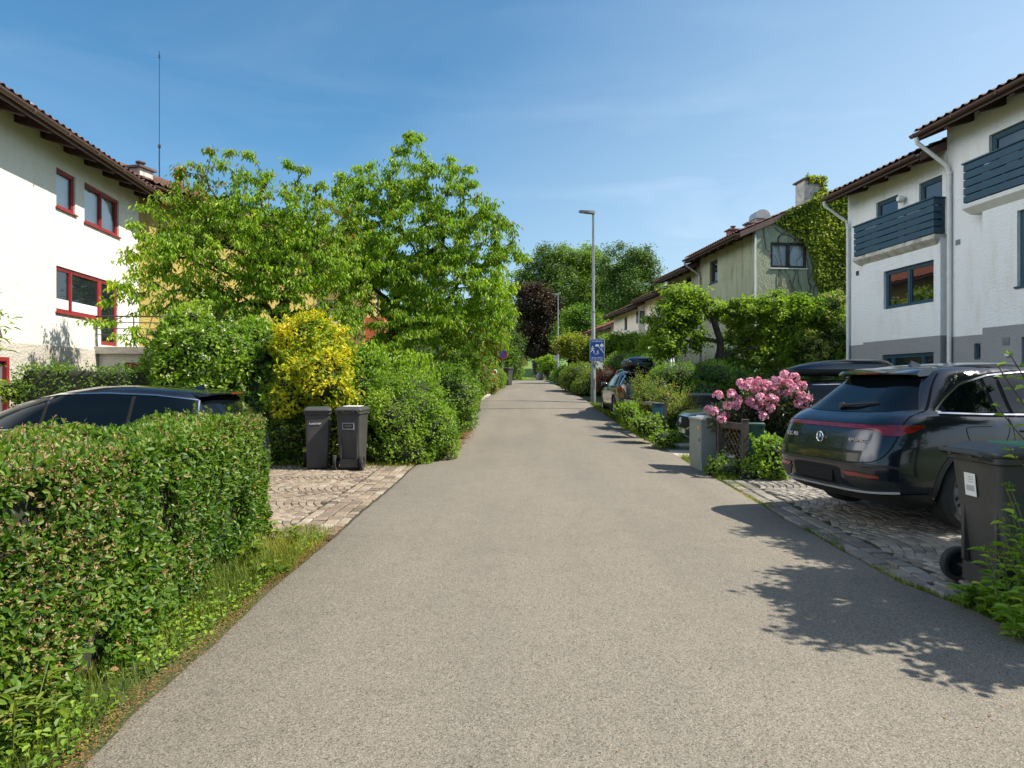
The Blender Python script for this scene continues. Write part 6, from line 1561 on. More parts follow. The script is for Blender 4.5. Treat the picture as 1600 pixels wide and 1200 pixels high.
bs = gb(628, 17.8); tree('cherry_tree', 'right and taller cherry tree overhanging the left verge', 'tree', bs, trunk_pts(bs, pt(628, 440, 17.8)), B + [blob(750,330,17.4,34,26,.6), blob(790,480,17,28,40,.6), blob(560,400,17,60,60,1.0), blob(640,215,17.5,8,12,.2), blob(814,403,17.4,9,6,.15), blob(797,352,17.4,12,7,.15), blob(765,322,17.4,10,7,.15), blob(735,262,17.4,12,7,.15), blob(700,250,17.4,10,7,.15), blob(575,262,17.4,10,8,.15), blob(622,232,17.4,10,8,.15), blob(640,212,17.5,6,6,.1), blob(536,270,17.3,8,8,.15)], 1280, 48000, .128, .049, M['leaf_cherry'], M['bark'], cluster=.19, r_tip=.0045, droop=1.0, shell=.15, group='cherry trees on the left', seed=4, trunk_r=.14, power=.46)
B = [blob(600,600,13.6,42,38,.5), blob(575,560,13.6,35,28,.4), blob(640,575,14,40,30,.5)]
bs = gb(587, 13.7); tree('cherry_sapling', 'slim young cherry with bronze leaf tips between the golden shrub and the green bushes', 'tree', bs, trunk_pts(bs, pt(589, 590, 13.7), 4, .02), B, 130, 4200, .10, .04, M['leaf_cherry'], M['bark'], cluster=.22, droop=.9, seed=5, trunk_r=.035)
# twigs of the off-frame left shrub
B = [(-4.72, 5.9, 1.95, .36, .45, .30), (-5.0, 5.9, 2.2, .5, .6, .35), (-4.75, 5.8, 1.62, .34, .4, .14), (-5.6, 6, 1.9, .7, .7, .6)]
bs = (-5.75, 6.2, 0); tree('willow_bush', 'narrow-leaved branches reaching in from the left edge above the car', 'shrub', bs, trunk_pts(bs, (-5.7, 6.1, 1.3), 4, .03), B, 60, 1500, .10, .022, M['leaf_willow'], M['twig'], cluster=.16, droop=.15, seed=6, trunk_r=.03, hi=True)
# apple tree with knotted trunk
bs = gb(1150, 21.9); tp = [bs, tuple(pt(1152, 640, 21.9)), tuple(pt(1150, 605, 21.8)), tuple(pt(1132, 588, 21.7)), tuple(pt(1118, 580, 21.6)), tuple(pt(1124, 560, 21.6)), tuple(pt(1126, 535, 21.6)), tuple(pt(1118, 510, 21.6)), tuple(pt(1112, 488, 21.6))]
B = [blob(1068,468,21.5,36,26,0.75), blob(1046,500,21.3,34,30,0.75), blob(1085,480,21.5,40,26,0.75), blob(1035,535,21.2,30,28,0.75), blob(1150,485,21.7,42,20,0.75), blob(1200,480,21.9,42,24,0.90), blob(1245,490,21.9,36,30,0.90), blob(1180,520,22.1,50,28,0.90),
     blob(1230,530,22.1,55,30,1.05), blob(1170,555,21.9,46,20,0.75), blob(1075,525,21.5,34,26,0.75), blob(1220,560,22.1,60,24,0.90), blob(1290,500,22.1,26,30,0.8)]
tree('apple_tree', 'old pruned apple tree with knotted twisted trunk in the right front garden', 'tree', bs, tp, B, 620, 36000, .125, .082, M['leaf_apple'], M['apple_bark'], cluster=.25, r_tip=.006, droop=.35, shell=.15, seed=7, trunk_r=.14, power=.48, hi=False, flat=.8,
     clear=lambda a: ~((np.abs((a[:, 0]/a[:, 1])*F+800-1124) < 7) & ((HZ-(a[:, 2]-CH)/a[:, 1]*F) > 484) & (a[:, 1] < 21.6)))
# --- distance
def far_tree(name, label, px, y, B, n, L, mat, seed, trunk_top=None, group='big trees beyond the end of the road', att=120, tr=.3, core=True, cl=None):
    bs = gb(px, y); tt = pt(px, trunk_top or (HZ-60), y); n = int(n*3.0); att = int(att*1.5); c = cl or y/F*15
    r = tree(name, label, 'tree', bs, trunk_pts(bs, tt, 6, .25), B, att, n, L, L*.62, mat, M['bark'], cluster=c, r_tip=.02, droop=.2, shell=.5, seed=seed, trunk_r=tr, group=group, power=.55, flat=.75)
    return r
far_tree('copper_beech', 'dark copper beech at the end of the road', 842, 84, [blob(832,460,84,22,22), blob(842,490,84,36,36), blob(845,522,84,42,32), blob(852,542,84,44,20), blob(828,535,84,18,20)], 17000, .30, M['leaf_beech'], 21, 520, att=190)
far_tree('broadleaf_tree', 'leftmost of the big green trees, partly behind the copper beech', 838, 104, [blob(850,425,104,34,34), blob(828,440,104,22,30), blob(862,402,104,26,22), blob(835,470,104,34,40), blob(875,420,104,34,32), blob(870,470,104,48,44), blob(820,500,104,16,50)], 15000, .34, M['leaf_far'], 22, 500, att=170)
far_tree('broadleaf_tree', 'tallest middle green tree rising above the far lamp', 905, 108, [blob(900,405,108,34,28), blob(925,430,108,40,40), blob(890,450,108,46,44), blob(915,490,108,52,40)], 17000, .34, M['leaf_farlight'], 23, 500, att=190)
far_tree('broadleaf_tree', 'rightmost of the big green trees, spreading over the house roofs', 985, 100, [blob(962,412,100,28,30), blob(1000,410,100,28,28), blob(985,450,100,48,38), blob(1020,440,100,20,24), blob(960,480,100,44,34), blob(1005,480,100,34,28)], 17000, .32, M['leaf_far'], 24, 500, att=190)
far_tree('broadleaf_tree', 'rounded mid-green tree below the tall ones, behind the sign', 905, 72, [blob(905,505,72,34,26), blob(930,520,72,30,26), blob(895,530,72,30,24), blob(950,530,72,24,20)], 11000, .26, M['leaf_mid'], 25, 540, att=120)
far_tree('spruce_tree', 'narrow feathery tree at the right flank of the cherry', 792, 46, [blob(790,468,46,9,14), blob(788,500,46,16,22), blob(790,535,46,24,22), blob(785,565,46,30,20)], 6500, .16, M['leaf_dark'], 26, 480, 'trees behind the left verge', att=90, tr=.12)
far_tree('young_tree', 'slim young tree beside the stone at the end of the road', 856, 66, [blob(857,568,66,12,13), blob(846,565,66,8,8), blob(866,572,66,9,9), blob(850,578,66,12,6)], 2200, .16, M['leaf_bright'], 27, 575, None, att=50, tr=.05, cl=.35)
far_tree('broadleaf_tree', 'dark broad tree behind the cherry trees on the left', 690, 44, [blob(640,500,44,60,50), blob(700,520,44,50,50), blob(745,520,44,40,45), blob(770,545,44,34,36)], 16000, .20, M['leaf_mid'], 28, 500, 'trees behind the left verge', att=170, tr=.2)
far_tree('broadleaf_tree', 'low tree with bronze tips to the right of the middle lamp', 900, 44, [blob(893,540,44,22,16), blob(915,550,44,28,18), blob(940,540,44,26,16), blob(960,545,44,24,16)], 8500, .16, M['leaf_rose'], 29, 560, 'trees behind the right hedges', att=110, tr=.1)
far_tree('broadleaf_tree', 'leafy garden tree under the cream house', 985, 36, [blob(975,535,36,30,14), blob(1000,545,35,28,18), blob(960,548,36,24,16), blob(1025,540,30,20,20)], 8500, .15, M['leaf_apple'], 30, 560, 'trees behind the right hedges', att=110, tr=.1)

# ================================================================ shrubs on the left
def GS(name, label, B, dens, L, W, mat, **k):
    bx = np.mean([q[0] for q in B]); by = np.mean([q[1] for q in B]); return shrub(name, label, 'shrub', (bx, by, ground(by)), B, dens, L, W, mat, **k)
r, P, nn = GS('flowering_shrub', 'large green shrub dotted with small white flowers behind the left car', [blob(345,560,13,85,60,.8), blob(290,580,13,60,62,.7), blob(395,570,13.1,62,70,.8), blob(330,660,12.9,95,70,.8), blob(425,640,12.8,60,100,.6), blob(425,705,12.4,50,40,.4), blob(300,530,13.2,45,40,.6)], 900, .105, .058, M['leaf_bright'], seed=41, rough=.20, sprays=420, spray_len=.35, group='shrubs along the left verge')
sel = np.where((P[:, 2] > 1.1) & (nn[:, 1] < .3))[0]; sel = RNG.choice(sel, 230, replace=False); k = np.repeat(sel, 9); n_ = len(k)
leaves('flowers', P[k] + nn[k]*.03 + RNG.normal(size=(n_, 3))*.022 - np.array(r.location), rand_dir(n_), rand_dir(n_)+nn[k], .036, .032, RNG.random(n_), M['leaf_cream'], r)
GS('golden_shrub', 'bright golden-yellow leaved shrub beside the wheelie bins', [blob(490,535,12.7,34,38,.40), blob(455,560,12.8,26,40,.4), blob(522,575,12.5,28,30,.4), blob(500,590,12.5,44,50,.5), blob(465,610,12.5,42,55,.45), blob(520,620,12.5,34,40,.4), blob(470,535,12.8,28,26,.35)], 1100, .092, .050, M['leaf_gold'], seed=42, rough=.32, sprays=420, core=.70, gapt=-.75, spray_len=.30, group='shrubs along the left verge')
GS('leafy_shrub', 'yellow-green skirt of the golden shrub behind the wheelie bins', [blob(455,690,12.3,42,52,.35), blob(500,690,12.5,45,55,.35), blob(550,680,12.5,30,60,.35)], 1000, .09, .054, M['leaf_yellowgreen'], seed=43, rough=.22, sprays=140, spray_len=.2, group='shrubs along the left verge')
GS('leafy_shrub', 'loose green shrub filling the space between the golden shrub and the fine-leaved bush', [blob(575,630,13.6,40,55,.5), blob(560,590,14,40,40,.5), blob(540,690,13.0,34,55,.35)], 900, .08, .046, M['leaf_mid'], seed=54, rough=.25, sprays=260, spray_len=.3, group='shrubs along the left verge')
GS('leafy_shrub', 'rounded fine-leaved green bush right of the wheelie bins at the road edge', [blob(640,660,13.1,70,66,.85), blob(610,650,13.1,45,62,.6), blob(680,675,12.9,42,50,.6), blob(640,620,13.3,50,32,.6), blob(625,705,12.5,62,25,.4)], 1700, .060, .034, M['leaf_bright'], seed=44, rough=.19, sprays=520, spray_len=.30, group='shrubs along the left verge')
GS('leafy_shrub', 'darker upright green bush just beyond the rounded fine-leaved bush', [blob(705,620,16.5,38,46,.9), blob(722,600,17,30,36,.8), blob(680,605,16.5,34,34,.8), blob(722,645,16.6,24,26,.6)], 1150, .078, .046, M['leaf_mid'], seed=45, rough=.20, sprays=320, spray_len=.25, group='shrubs along the left verge')
GS('leafy_shrub', 'medium green bush past the second driveway on the left', [blob(752,590,25,18,26,.9), blob(740,585,25,16,20,.9)], 750, .08, .05, M['leaf_yellowgreen'], seed=46, sprays=60, spray_len=.3, group='shrubs along the left verge')
GS('leafy_shrub', 'small bronze-tinged bush near the far left bin', [blob(771,600,31,8,15,.6)], 600, .08, .05, M['leaf_rose'], seed=47, sprays=30, group='shrubs along the left verge')
GS('leafy_shrub', 'pale green bush under the round sign on the left', [blob(782,594,36,9,17,.7), blob(776,585,38,9,14,.7)], 550, .09, .055, M['leaf_bright'], seed=48, sprays=30, group='shrubs along the left verge')
GS('leafy_shrub', 'broad rounded shrub at the far left end of the road', [blob(803,578,62,15,18,1.3), blob(794,585,62,12,13,1.2)], 200, .17, .11, M['leaf_mid'], seed=49, sprays=40, spray_len=.5, group='shrubs along the left verge')
GS('leafy_shrub', 'low ground shrub in front of the lawn at the end of the road', [blob(806,593,69,15,4.5,1.0)], 160, .16, .1, M['leaf_bright'], seed=50, sprays=20, spray_len=.3, group='shrubs along the left verge')
GS('leafy_shrub', 'dark undergrowth below the cherry trees', [blob(600,580,19.5,60,40,1.0), blob(680,570,20,60,40,1.0), blob(520,580,19,50,60,1.0), blob(740,570,27,30,32,1.2), blob(640,540,24,60,40,1.2)], 420, .10, .06, M['leaf_mid'], seed=51, sprays=60, spray_len=.4, group='shrubs along the left verge')
x0, x1 = pt(40, 0, 12.6).x, pt(265, 0, 12.6).x
hedge_box('garden_hedge', 'clipped green hedge between the left car and the white house', 'hedge', (x0, 12.8, 0), x0, x1, 12.3, 13.3, 0, 1.83, 9000, .06, .036, M['leaf_mid'], seed=52, rough=.11, sprays=160, spray_len=.25)
GS('leafy_shrub', 'small shrub against the white wall at the left edge', [blob(30,612,12.6,35,18,.4)], 900, .06, .035, M['leaf_apple'], seed=53, sprays=40, group='shrubs along the left verge')

# ================================================================ shrubs on the right
GS('golden_hedge', 'yellow-green rounded hedge right of the lamp pole base', [blob(905,592,33,30,26,1.3), blob(930,598,31,20,22,1.0), blob(915,608,31,24,18,1.0)], 480, .09, .055, M['leaf_yellowgreen'], seed=61, sprays=60, group='hedges along the right verge')
GS('golden_hedge', 'darker green hedge running on towards the end of the road on the right', [blob(884,592,44,14,19,1.6), blob(874,592,52,10,15,1.6), blob(866,592,58,7,11,1.4)], 330, .11, .07, M['leaf_mid'], seed=62, sprays=50, group='hedges along the right verge')
GS('barberry_shrub', 'red-leaved shrub between the yellow-green hedge and the roof box', [blob(950,590,27.5,18,15,.6), blob(942,600,27.5,12,12,.5)], 700, .05, .035, M['leaf_redleaf'], seed=63, sprays=60, spray_len=.3)
GS('garden_hedge', 'dark green hedge behind the parked estate car and the rose bush', [blob(1065,590,19.5,48,26,.8), blob(1110,592,19.5,40,26,.8), blob(1040,612,19.5,40,34,.7), blob(1095,622,19,45,30,.6), blob(1140,600,20,40,30,.7)], 900, .06, .038, M['leaf_mid'], seed=64, sprays=160, spray_len=.2)
GS('rose_bush', 'loose rose bush with reddish shoots beside the low wooden fence', [blob(1014,622,18.3,26,24,.40), blob(1045,636,17.7,32,30,.45), blob(1064,650,16.9,24,26,.4), blob(1003,604,18.7,18,16,.35), blob(1050,660,17.2,26,20,.4)], 1050, .05, .03, M['leaf_rose'], seed=65, sprays=420, spray_len=.45, rough=.24, core=.55)
GS('leafy_shrub', 'low green ground plants along the right verge below the rose bush', [blob(985,650,16.8,18,22,.35), blob(1010,665,15.6,24,20,.35), blob(1040,685,14.6,24,12,.3), blob(970,640,18.6,10,14,.3)], 1100, .06, .045, M['leaf_bright'], seed=66, sprays=80, spray_len=.18)
GS('garden_hedge', 'dense dark garden shrubs below the apple tree crown', [blob(1170,605,21.2,40,28,.8), blob(1230,600,21.2,45,30,.8), blob(1290,600,21.2,40,30,.8), blob(1130,590,21.6,45,28,.8), blob(1010,575,27,36,26,1.2), blob(975,570,30,30,20,1.2)], 600, .08, .05, M['leaf_mid'], seed=67, sprays=100, spray_len=.25)
r, P, nn = GS('viburnum_shrub', 'tall shrub with creamy-yellow flower heads against the white house corner', [blob(1300,485,21.9,22,28,.5), blob(1304,530,21.7,24,38,.6), blob(1288,575,21.6,34,34,.6), blob(1265,545,21.7,22,34,.5)], 700, .095, .06, M['leaf_mid'], seed=68, sprays=60)
sel = np.where(nn[:, 1] < .2)[0]; sel = RNG.choice(sel, 110, replace=False); k = np.repeat(sel, 34); n_ = len(k); of = rand_dir(n_)*RNG.uniform(0, .16, (n_, 1)); of[:, 2] *= .5
leaves('flowers', P[k]+nn[k]*.07+of-np.array(r.location), rand_dir(n_), rand_dir(n_)+np.array([0, 0, 1]), .055, .045, RNG.random(n_), leaf_mat('viburnum_flower', [(0, (.25, .30, .05)), (.5, (.5, .5, .12)), (1, (.65, .62, .25))], .6, .25, (1, 1, .7)), r)
# rhododendron
root, P, nn = shrub('rhododendron', 'pink flowering rhododendron behind the black SUV and the chain-link fence', 'shrub', (4.05, 11.35, g3(4, 11.3)), [blob(1150,655,11.4,42,30,.4), blob(1200,640,11.4,48,42,.45), blob(1238,650,11.4,34,48,.4), blob(1185,700,11.3,45,45,.35)], 650, .10, .034, M['leaf_rhodo'], seed=70, sprays=40, spray_len=.2, core=.72, rough=.12, hi=True)
T = [(1122,618),(1143,616),(1116,643),(1133,650),(1138,634),(1152,626),(1157,600),(1172,598),(1162,606),(1184,597),(1198,601),(1192,612),(1180,608),(1208,607),(1220,612),(1205,622),(1225,586),(1241,590),(1219,596),(1240,607),(1253,603),(1231,616),(1251,618),(1262,624),(1172,628),(1188,622),(1198,630),(1203,638),(1180,640),(1192,650),(1210,626),(1108,640),(1128,655),(1245,632),(1168,603),(1212,595),(1150,634),(1232,600),(1255,632),(1186,634)]
fb = []; dots = []
for (px, py) in T:
    y = 10.98 + RNG.uniform(-.12, .12) + abs(px-1180)*.0006; c = np.array(pt(px, py, y)); m_ = 26; u = rand_dir(m_*3); u = u[u[:, 2]*.8 - u[:, 1]*.5 > -.35][:m_]
    for q in u:
        # each blossom: five petals opening outwards, dark throat
        o = c + q*RNG.uniform(.042, .074); s1 = np.cross(q, [0.3, .2, 1]); s1 /= np.linalg.norm(s1); s2 = np.cross(q, s1)
        for k5 in range(5):
            a = 2*PI*k5/5 + px; d = s1*math.cos(a) + s2*math.sin(a); fb.append((o, d*.95+q*.35+RNG.normal(size=3)*.12, q - d*.3))
        dots.append((o + q*.012, s1, q))
Pf = np.array([a for a, _, _ in fb]); Df = np.array([b for _, b, _ in fb]); Nf = np.array([c for _, _, c in fb]); rd = np.clip(np.repeat(RNG.random(len(fb)//5+1), 5)[:len(fb)]*.6 + .25 + RNG.normal(size=len(fb))*.1, 0, 1)
leaves('flowers', Pf-np.array(root.location), Df, Nf, .037, .033, rd, M['leaf_pink'], root, hi=True, fold=.1)
Pd = np.array([a for a, _, _ in dots]); n_ = len(Pd); leaves('flower_throats', Pd-np.array(root.location), np.array([b for _, b, _ in dots]), np.array([c for _, _, c in dots]), .016, .014, RNG.random(n_)*.2, pm('throat', (.25, .01, .05), (.35, .02, .08), 9, .6), root)
GS('geranium_plant', 'bright green rounded perennial at the foot of the rhododendron beside the SUV', [blob(1205,705,10.35,24,24,.24), blob(1195,728,10.3,30,18,.24), blob(1212,730,10.2,20,20,.22)], 1700, .06, .06, M['leaf_bright'], seed=71, sprays=50, spray_len=.14, rough=.14)
GS('leafy_shrub', 'low tangle of leaves along the foot of the chain-link fence', [blob(1120,725,10.9,16,14,.16), blob(1140,735,10.6,20,12,.16), blob(1178,735,10.35,14,16,.18), blob(1112,738,10.9,10,6,.1)], 1500, .05, .034, M['leaf_mid'], seed=72, sprays=70, spray_len=.2)

# creeper over the green house end wall
gx, gy = 9.84-.103*5.9, 25.9; ux, uy = math.cos(RZ), math.sin(RZ)
root = thing('wall_creeper', 'lush green creeper covering the right half of the green house end wall', 'climbing plant', (gx, gy, 0), RZ)
n_ = 60000; s_ = RNG.uniform(0.0, 6.5, n_); z_ = RNG.uniform(.3, 9.3, n_); lp = Lump(2.6, seed=80); lp2 = Lump(7, seed=81); PP = np.column_stack([s_, np.zeros(n_), z_])
nv = lp(PP)*.35 + lp2(PP)*.18; rake = 7.45 + np.minimum(s_, 8-s_)*.424
left = np.interp(z_, [0, 3.0, 4.7, 5.5, 6.3, 6.9, 7.6, 8.3], [1.3, 1.7, 2.35, 2.35, 2.25, 1.75, .55, 1.3])
ok = (s_ + nv*.55 > left) & (z_ < rake + .12 + nv*.12)
P = PP[ok]; nv = nv[ok]; n_ = len(P); P[:, 1] = -.02 - RNG.random(n_)*(.16 + np.clip(nv, -.3, 1)*.12) - np.clip(P[:, 2]-rake[ok]+.15, 0, 1)*.2
D = rand_dir(n_)*.8 + np.array([0, -.3, -.75]); N = rand_dir(n_)*.45 + np.array([0, -1, .45]); rd = np.clip(.5 + nv*.5 + RNG.normal(size=n_)*.15, 0, 1)
leaves('foliage', P, D, N, .14*RNG.uniform(.6, 1.1, n_), .11*RNG.uniform(.6, 1.1, n_), rd, M['leaf_ivy'], root)
A = []; C = []
for k in range(26):
    s0 = RNG.uniform(1.6, 6); p = np.array([s0, -.02, 2.0])
    for q in range(14):
        c = p + np.array([RNG.normal()*.16 - .04, 0, RNG.uniform(.2, .55)])
        if c[2] > 7.4 + c[0]*.4: break
        A.append(p); C.append(c); p = c
p = np.array([2.4, -.03, 5.6])
for k in range(5):
    p = np.array([2.2+.2*k, -.03, 6.5])
    for q in range(9): c = p + np.array([-.16, 0, .10+RNG.normal()*.07]); A.append(p); C.append(c); p = c
tubes('stems', A, C, np.full(len(A), .014), np.full(len(A), .010), M['twig'], root, 4)
P = np.column_stack([2.75+RNG.random(900)*.8, 1.15+RNG.random(900)*.2, 8.5+RNG.random(900)*1.3]); P = P[(P[:, 0]*1.0 + lp2(P)*.3 > 3.05) | (P[:, 2] > 9.45)]
leaves('chimney_leaves', P, rand_dir(len(P)), rand_dir(len(P))+np.array([0, -1, .5]), .13, .1, RNG.random(len(P)), M['leaf_ivy'], root)

# ================================================================ foreground
hedge_box('clipped_hedge', 'dense clipped cotoneaster hedge filling the left foreground', 'hedge', (-2.75, 3.9, 0), -3.25, -2.22, .9, 6.35, 0, 1.12, 118000, .043, .023, M['leaf_hedge'], rough=.042, hi=True, seed=90, wob=lambda Q: Q*np.column_stack([np.ones(len(Q)), np.ones(len(Q)), 1 + .022*(Q[:, 1]-3.2)]) + np.column_stack([.05*np.clip(6.2-Q[:, 1], 0, 5)*(.7+.4*np.clip(1-Q[:, 2], 0, 1)), np.zeros(len(Q)), np.zeros(len(Q))]), sprays=900, inset=.13, spray_len=.10)
hd = [o for o in COL.objects if o.name == 'clipped_hedge'][0]
fol = [c for c in hd.children if c.name.startswith('foliage')][0]; nvv = len(fol.data.vertices); cc_ = np.zeros(nvv*3, np.float32); fol.data.vertices.foreach_get('co', cc_); cc_ = cc_.reshape(-1, 3)[::8]
k = RNG.choice(len(cc_), 26000, replace=len(cc_) < 26000); P = cc_[k] + rand_dir(26000)*.010 + np.array([.022, -.012, .016]); lq = Lump(4, seed=99); k = lq(P) + RNG.random(26000)*.8 + np.clip(P[:, 2]-.6, 0, .5) > .72; P = np.repeat(P[k], 3, 0); P = P + rand_dir(len(P))*.010; n_ = len(P)
leaves('buds', P, rand_dir(n_)+np.array([.4, 0, .5]), rand_dir(n_)+np.array([.5, 0, .5]), .020*RNG.uniform(.5, 1.3, n_), .0085, RNG.random(n_), leaf_mat('bud', [(0, (.22, .11, .05)), (.5, (.31, .20, .09)), (1, (.43, .32, .16))], .5, .2, (1, .9, .7)), hd)
# verge grass
def strip_pts(n, y0, y1, fx0, fx1):
    y = RNG.uniform(y0, y1, n); a = np.array([fx0(v) for v in y]); b = np.array([fx1(v) for v in y]); x = a + (b-a)*RNG.random(n)
    return np.column_stack([x, y, [g3(p, q) - .015 for p, q in zip(x, y)]])
lpn = Lump(3.5, seed=95)
P = strip_pts(20000, .8, 7.0, lambda y: -2.34, lambda y: xl(y)-.03 - .10*abs(math.sin(y*2.1))*(y < 5)); cov = lpn(P); P = P[cov + RNG.random(len(P))*1.1 > .15]
hh = np.interp(P[:, 1], [1, 2.6, 4, 5.2, 5.8, 6.6, 7], [.13, .10, .09, .16, .22, .16, .06])*RNG.uniform(.35, 1.2, len(P))*np.clip((xlv := np.array([xl(v) for v in P[:, 1]]) - P[:, 0])*4+.25, .25, 1)
grass_obj('verge_grass', 'grass and weeds in the strip between the clipped hedge and the asphalt', P, hh, np.full(len(P), .0042), M['leaf_grass'], .8)
P = strip_pts(7000, 3.1, 10.4, lambda y: xr(y)-.02, lambda y: xr(y) + (.10 if y < 9 else .3) + .05*math.sin(y*7)); k = (lpn(P*1.3) > .05) | (P[:, 1] < 4.2) | (P[:, 1] > 9.6); P = P[k]
grass_obj('verge_grass', 'thin line of grass tufts between the right cobbles and the asphalt', P, RNG.uniform(.02, .07, len(P)), np.full(len(P), .0045), M['leaf_grass'], .8)
P = strip_pts(9000, 10.2, 26, lambda y: xr(y)-.02, lambda y: xr(y)+.35); P = P[~((P[:, 1] > 13.3) & (P[:, 1] < 14.6))]
grass_obj('verge_grass', 'grass edging the right side of the road past the utility cabinet', P, RNG.uniform(.04, .14, len(P)), np.full(len(P), .009), M['leaf_grass'], .6, .05)
P = strip_pts(7000, 12.0, 40, lambda y: xl(y)-.45, lambda y: xl(y)+.0)
grass_obj('verge_grass', 'grass edging the left side of the road beyond the bins', P, RNG.uniform(.03, .12, len(P)), np.full(len(P), .009), M['leaf_grass'], .6, .05)
P = strip_pts(1600, 6.7, 12.2, lambda y: xl(y)-.10, lambda y: xl(y)+.0); k = lpn(P*1.7) > .1; P = P[k]
grass_obj('verge_grass', 'little grass tufts in the joint beside the left cobbles', P, RNG.uniform(.015, .05, len(P)), np.full(len(P), .005), M['leaf_grass'], .8)
P = strip_pts(2600, 11.9, 12.5, lambda y: -4.6, lambda y: -1.95)
grass_obj('verge_grass', 'grass fringe behind the wheelie bins on the left', P, RNG.uniform(.03, .12, len(P)), np.full(len(P), .006), M['leaf_grass'], .7)
# grass on the far lawn edge
P = np.column_stack([RNG.uniform(-3, 6, 6000), RNG.uniform(72, 100, 6000), np.zeros(6000)]); P[:, 2] = [ground(v) for v in P[:, 1]]
grass_obj('lawn_grass', 'mown grass of the bank at the end of the road', P, RNG.uniform(.05, .15, 6000), np.full(6000, .05), M['leaf_grass'], .4)
# broad-leaved ground cover near the hedge foot
def cover(name, label, P, L, W, mat, lift=.06):
    n = len(P); P = P.copy(); P[:, 2] += RNG.random(n)*lift; D = rand_dir(n); D[:, 2] = .25; N = rand_dir(n)*.35 + np.array([0, 0, 1.]); o = leaves(name, P, D, N, L*RNG.uniform(.5, 1.2, n), W*RNG.uniform(.5, 1.2, n), np.clip(.5+RNG.normal(size=n)*.2, 0, 1), mat, None, hi=True)
    props(o, label, 'ground cover', kind='stuff'); return o
P = strip_pts(5200, 1.0, 6.6, lambda y: -2.36, lambda y: xl(y)-.06); k = lpn(P*1.9+7) > -.15; P = P[k]
cover('ground_cover', 'small leafy weeds creeping out under the clipped hedge', P, .034, .024, M['leaf_bright'], .10)
P = strip_pts(3000, 3.0, 4.6, lambda y: xr(y)+.0, lambda y: xr(y)+.35)
cover('ground_cover', 'small leafy weeds at the asphalt edge below the right bin', P, .034, .025, M['leaf_mid'], .07)
# dry litter along the asphalt edges
n_ = 9000; y = RNG.uniform(1.2, 7, n_); x = np.array([xl(v) for v in y]) - .05 + RNG.normal(size=n_)*.045; P = np.column_stack([x, y, [ground(v)+.022 for v in y]])
y2 = RNG.uniform(13.5, 18.5, 6000); x2 = np.array([xl(v) for v in y2]) + .02 + np.abs(RNG.normal(size=6000))*.14; P2 = np.column_stack([x2, y2, [ground(v)+.026 for v in y2]])
n3 = 130; y3 = RNG.uniform(1.8, 9, n3); x3 = RNG.uniform(-1.6, 2.9, n3); P3 = np.column_stack([x3, y3, [ground(v)+.02+.03*(1-min(1, abs(u-.65)/2.35)**2) for u, v in zip(x3, y3)]])
P = np.concatenate([P, P2, P3]); n_ = len(P); D = rand_dir(n_); D[:, 2] *= .12; N = rand_dir(n_)*.3+np.array([0, 0, 1.])
o = leaves('leaf_litter', P, D, N, np.concatenate([np.full(9000, .013), np.full(6000, .05), np.full(130, .022)])*RNG.uniform(.4, 1.2, n_), np.concatenate([np.full(9000, .005), np.full(6000, .022), np.full(130, .012)]), RNG.random(n_), M['leaf_dry']); props(o, 'orange-brown dry litter along the left asphalt edge, thinly scattered over the road', 'leaf litter', kind='stuff')
# herbs
for i, (x, y, h_) in enumerate([(-2.02, 2.75, .34), (-2.12, 3.0, .30), (-1.98, 2.95, .24), (-2.2, 2.6, .36)]):
    weed('willowherb', ['bright green willowherb clump lowest in the left corner', 'willowherb clump with long leaves against the hedge foot', 'shorter willowherb clump nearest the asphalt at the lower left', 'tallest willowherb clump at the extreme lower left'][i], (x, y, 0), 9, h_, .3, .085, .02, M['leaf_yellowgreen'], 'willowherb clumps below the hedge', 15)
for i, (x, y, h_) in enumerate([(-2.12, 5.55, .30), (-2.05, 6.1, .26), (-1.88, 5.25, .10)]):
    weed('broadleaf_weed', ['lime green broad-leaved weed at the far end of the hedge foot', 'lime leaves poking out at the hedge corner by the cobbles', 'flat lime green weed lying at the asphalt edge'][i], (x, y, 0), 7, h_, .3, .085, .06, M['leaf_yellowgreen'], 'broad-leaved weeds at the hedge end', 7)
WR = [(3.16, 4.30, .46), (3.30, 4.22, .70), (3.05, 4.12, .30), (3.22, 3.95, .42), (3.02, 3.90, .24), (3.42, 4.30, .85), (3.08, 4.45, .18), (3.10, 3.75, .28), (3.36, 4.05, .60)]
WL = ['leafy herb right beside the bin wheel', 'tall flowering herb in front of the right bin', 'low leafy herb left of the bin foot', 'bushy herb at the lower right edge', 'small herb at the asphalt corner on the right', 'tallest herb rising past the right bin side', 'smallest herb at the foot of the right bin wheel', 'herb patch nearest the camera on the right', 'dense herb behind the lower right corner']
for (x, y, h_), lb in zip(WR, WL): weed('ground_elder', lb, (x, y, g3(x, y)), 9, h_, .35, .085, .045, M['leaf_bright'], 'flowering herbs beside the right bin', 12, umbel=h_ > .4)
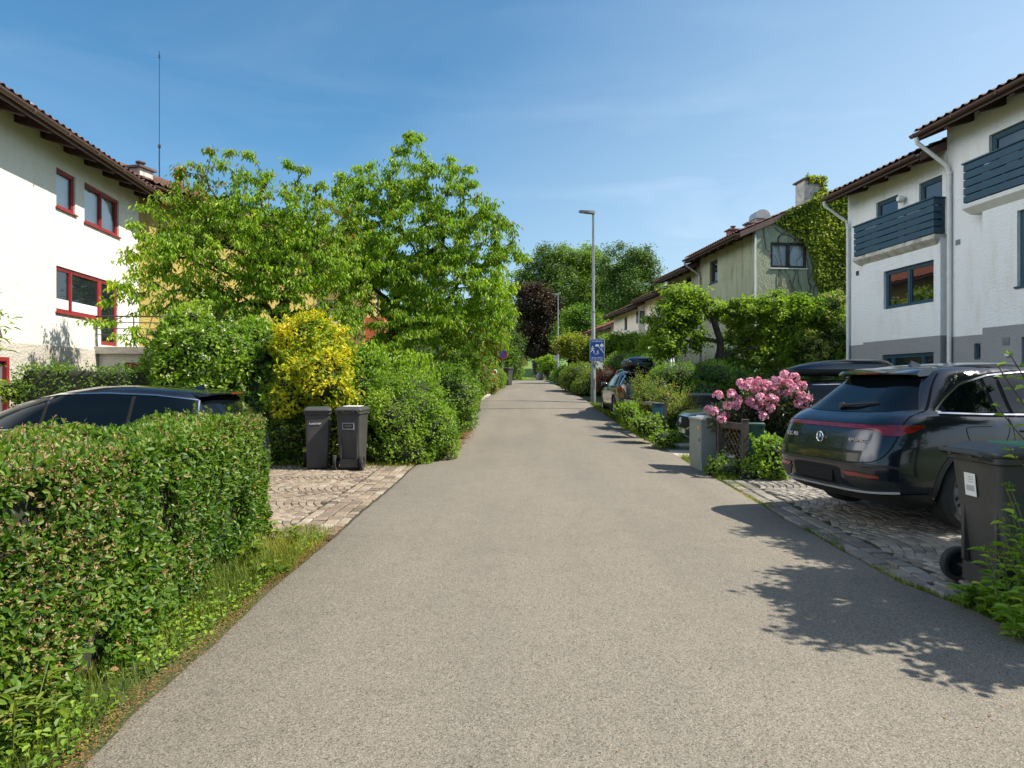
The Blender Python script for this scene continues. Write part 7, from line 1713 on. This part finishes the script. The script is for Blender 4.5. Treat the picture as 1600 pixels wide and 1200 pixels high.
# bush just outside the right edge: its twigs reach in and it shades the road
B = [(4.35, 3.55, 2.2, .65, .50, .55), (4.6, 4.2, 2.0, .7, .55, .8), (5.0, 4.7, 2.4, .8, .6, .9), (5.3, 3.9, 2.9, .9, .7, .8), (4.5, 3.0, 1.5, .5, .5, .6), (5.9, 4.6, 3.2, .9, .6, .9), (5.45, 5.55, 2.5, .9, .5, .6), (6.0, 5.6, 3.0, 1.0, .5, .8), (5.0, 5.2, 1.9, .5, .4, .5), (5.5, 6.0, 3.0, .55, .6, .5), (6.0, 6.1, 3.5, .7, .6, .6), (5.4, 5.2, 3.0, .7, .5, .4), (4.1, 4.25, 2.55, .35, .35, .3), (4.25, 3.7, 2.7, .45, .4, .35), (3.95, 3.25, 1.9, .40, .35, .25), (5.0, 3.4, 1.6, .9, .6, .9)]
bs = (5.1, 4.1, 0); tree('hazel_bush', 'tall bush just beyond the right edge whose twigs reach into view', 'shrub', bs, trunk_pts(bs, (5.0, 4.0, 1.2), 4, .05), B, 460, 40000, .080, .056, M['leaf_apple'], M['twig'], cluster=.2, r_tip=.004, droop=.2, shell=.1, seed=91, trunk_r=.06, hi=True)
root = thing('hazel_shoot', 'arching leafy shoots in front of the SUV at the right edge', 'shrub', (3.6, 3.95, .05)); A = []; C = []; PP = []; DD = []
for (x, y, z) in ((-.56, .32, 1.55), (-.46, .35, 1.62), (-.60, .27, 1.30), (-.50, .30, 1.02)):
    tip = np.array([x, y, z]); p0 = np.array([.35, -.35, .1]); mid = np.array([x+.28, y-.1, z*.62]); prev = p0; mth = 16
    for k in range(1, mth+1):
        t = k/mth; c = p0*(1-t)**2 + 2*mid*t*(1-t) + tip*t*t; A.append(prev); C.append(c)
        if t > .35:
            for q in range(2): a = RNG.uniform(0, 2*PI); PP.append(c); DD.append([math.cos(a), math.sin(a)*.6, .3])
        prev = c
tubes('branches', A, C, np.full(len(A), .0045), np.full(len(A), .003), M['twig'], root, 5); P = np.array(PP); n_ = len(P)
leaves('foliage', P, np.array(DD), rand_dir(n_)*.5+np.array([0, -.3, 1]), .07*RNG.uniform(.5, 1.1, n_), .045*RNG.uniform(.6, 1.1, n_), RNG.random(n_)*.5+.4, M['leaf_apple'], root, hi=True, droop=.2)
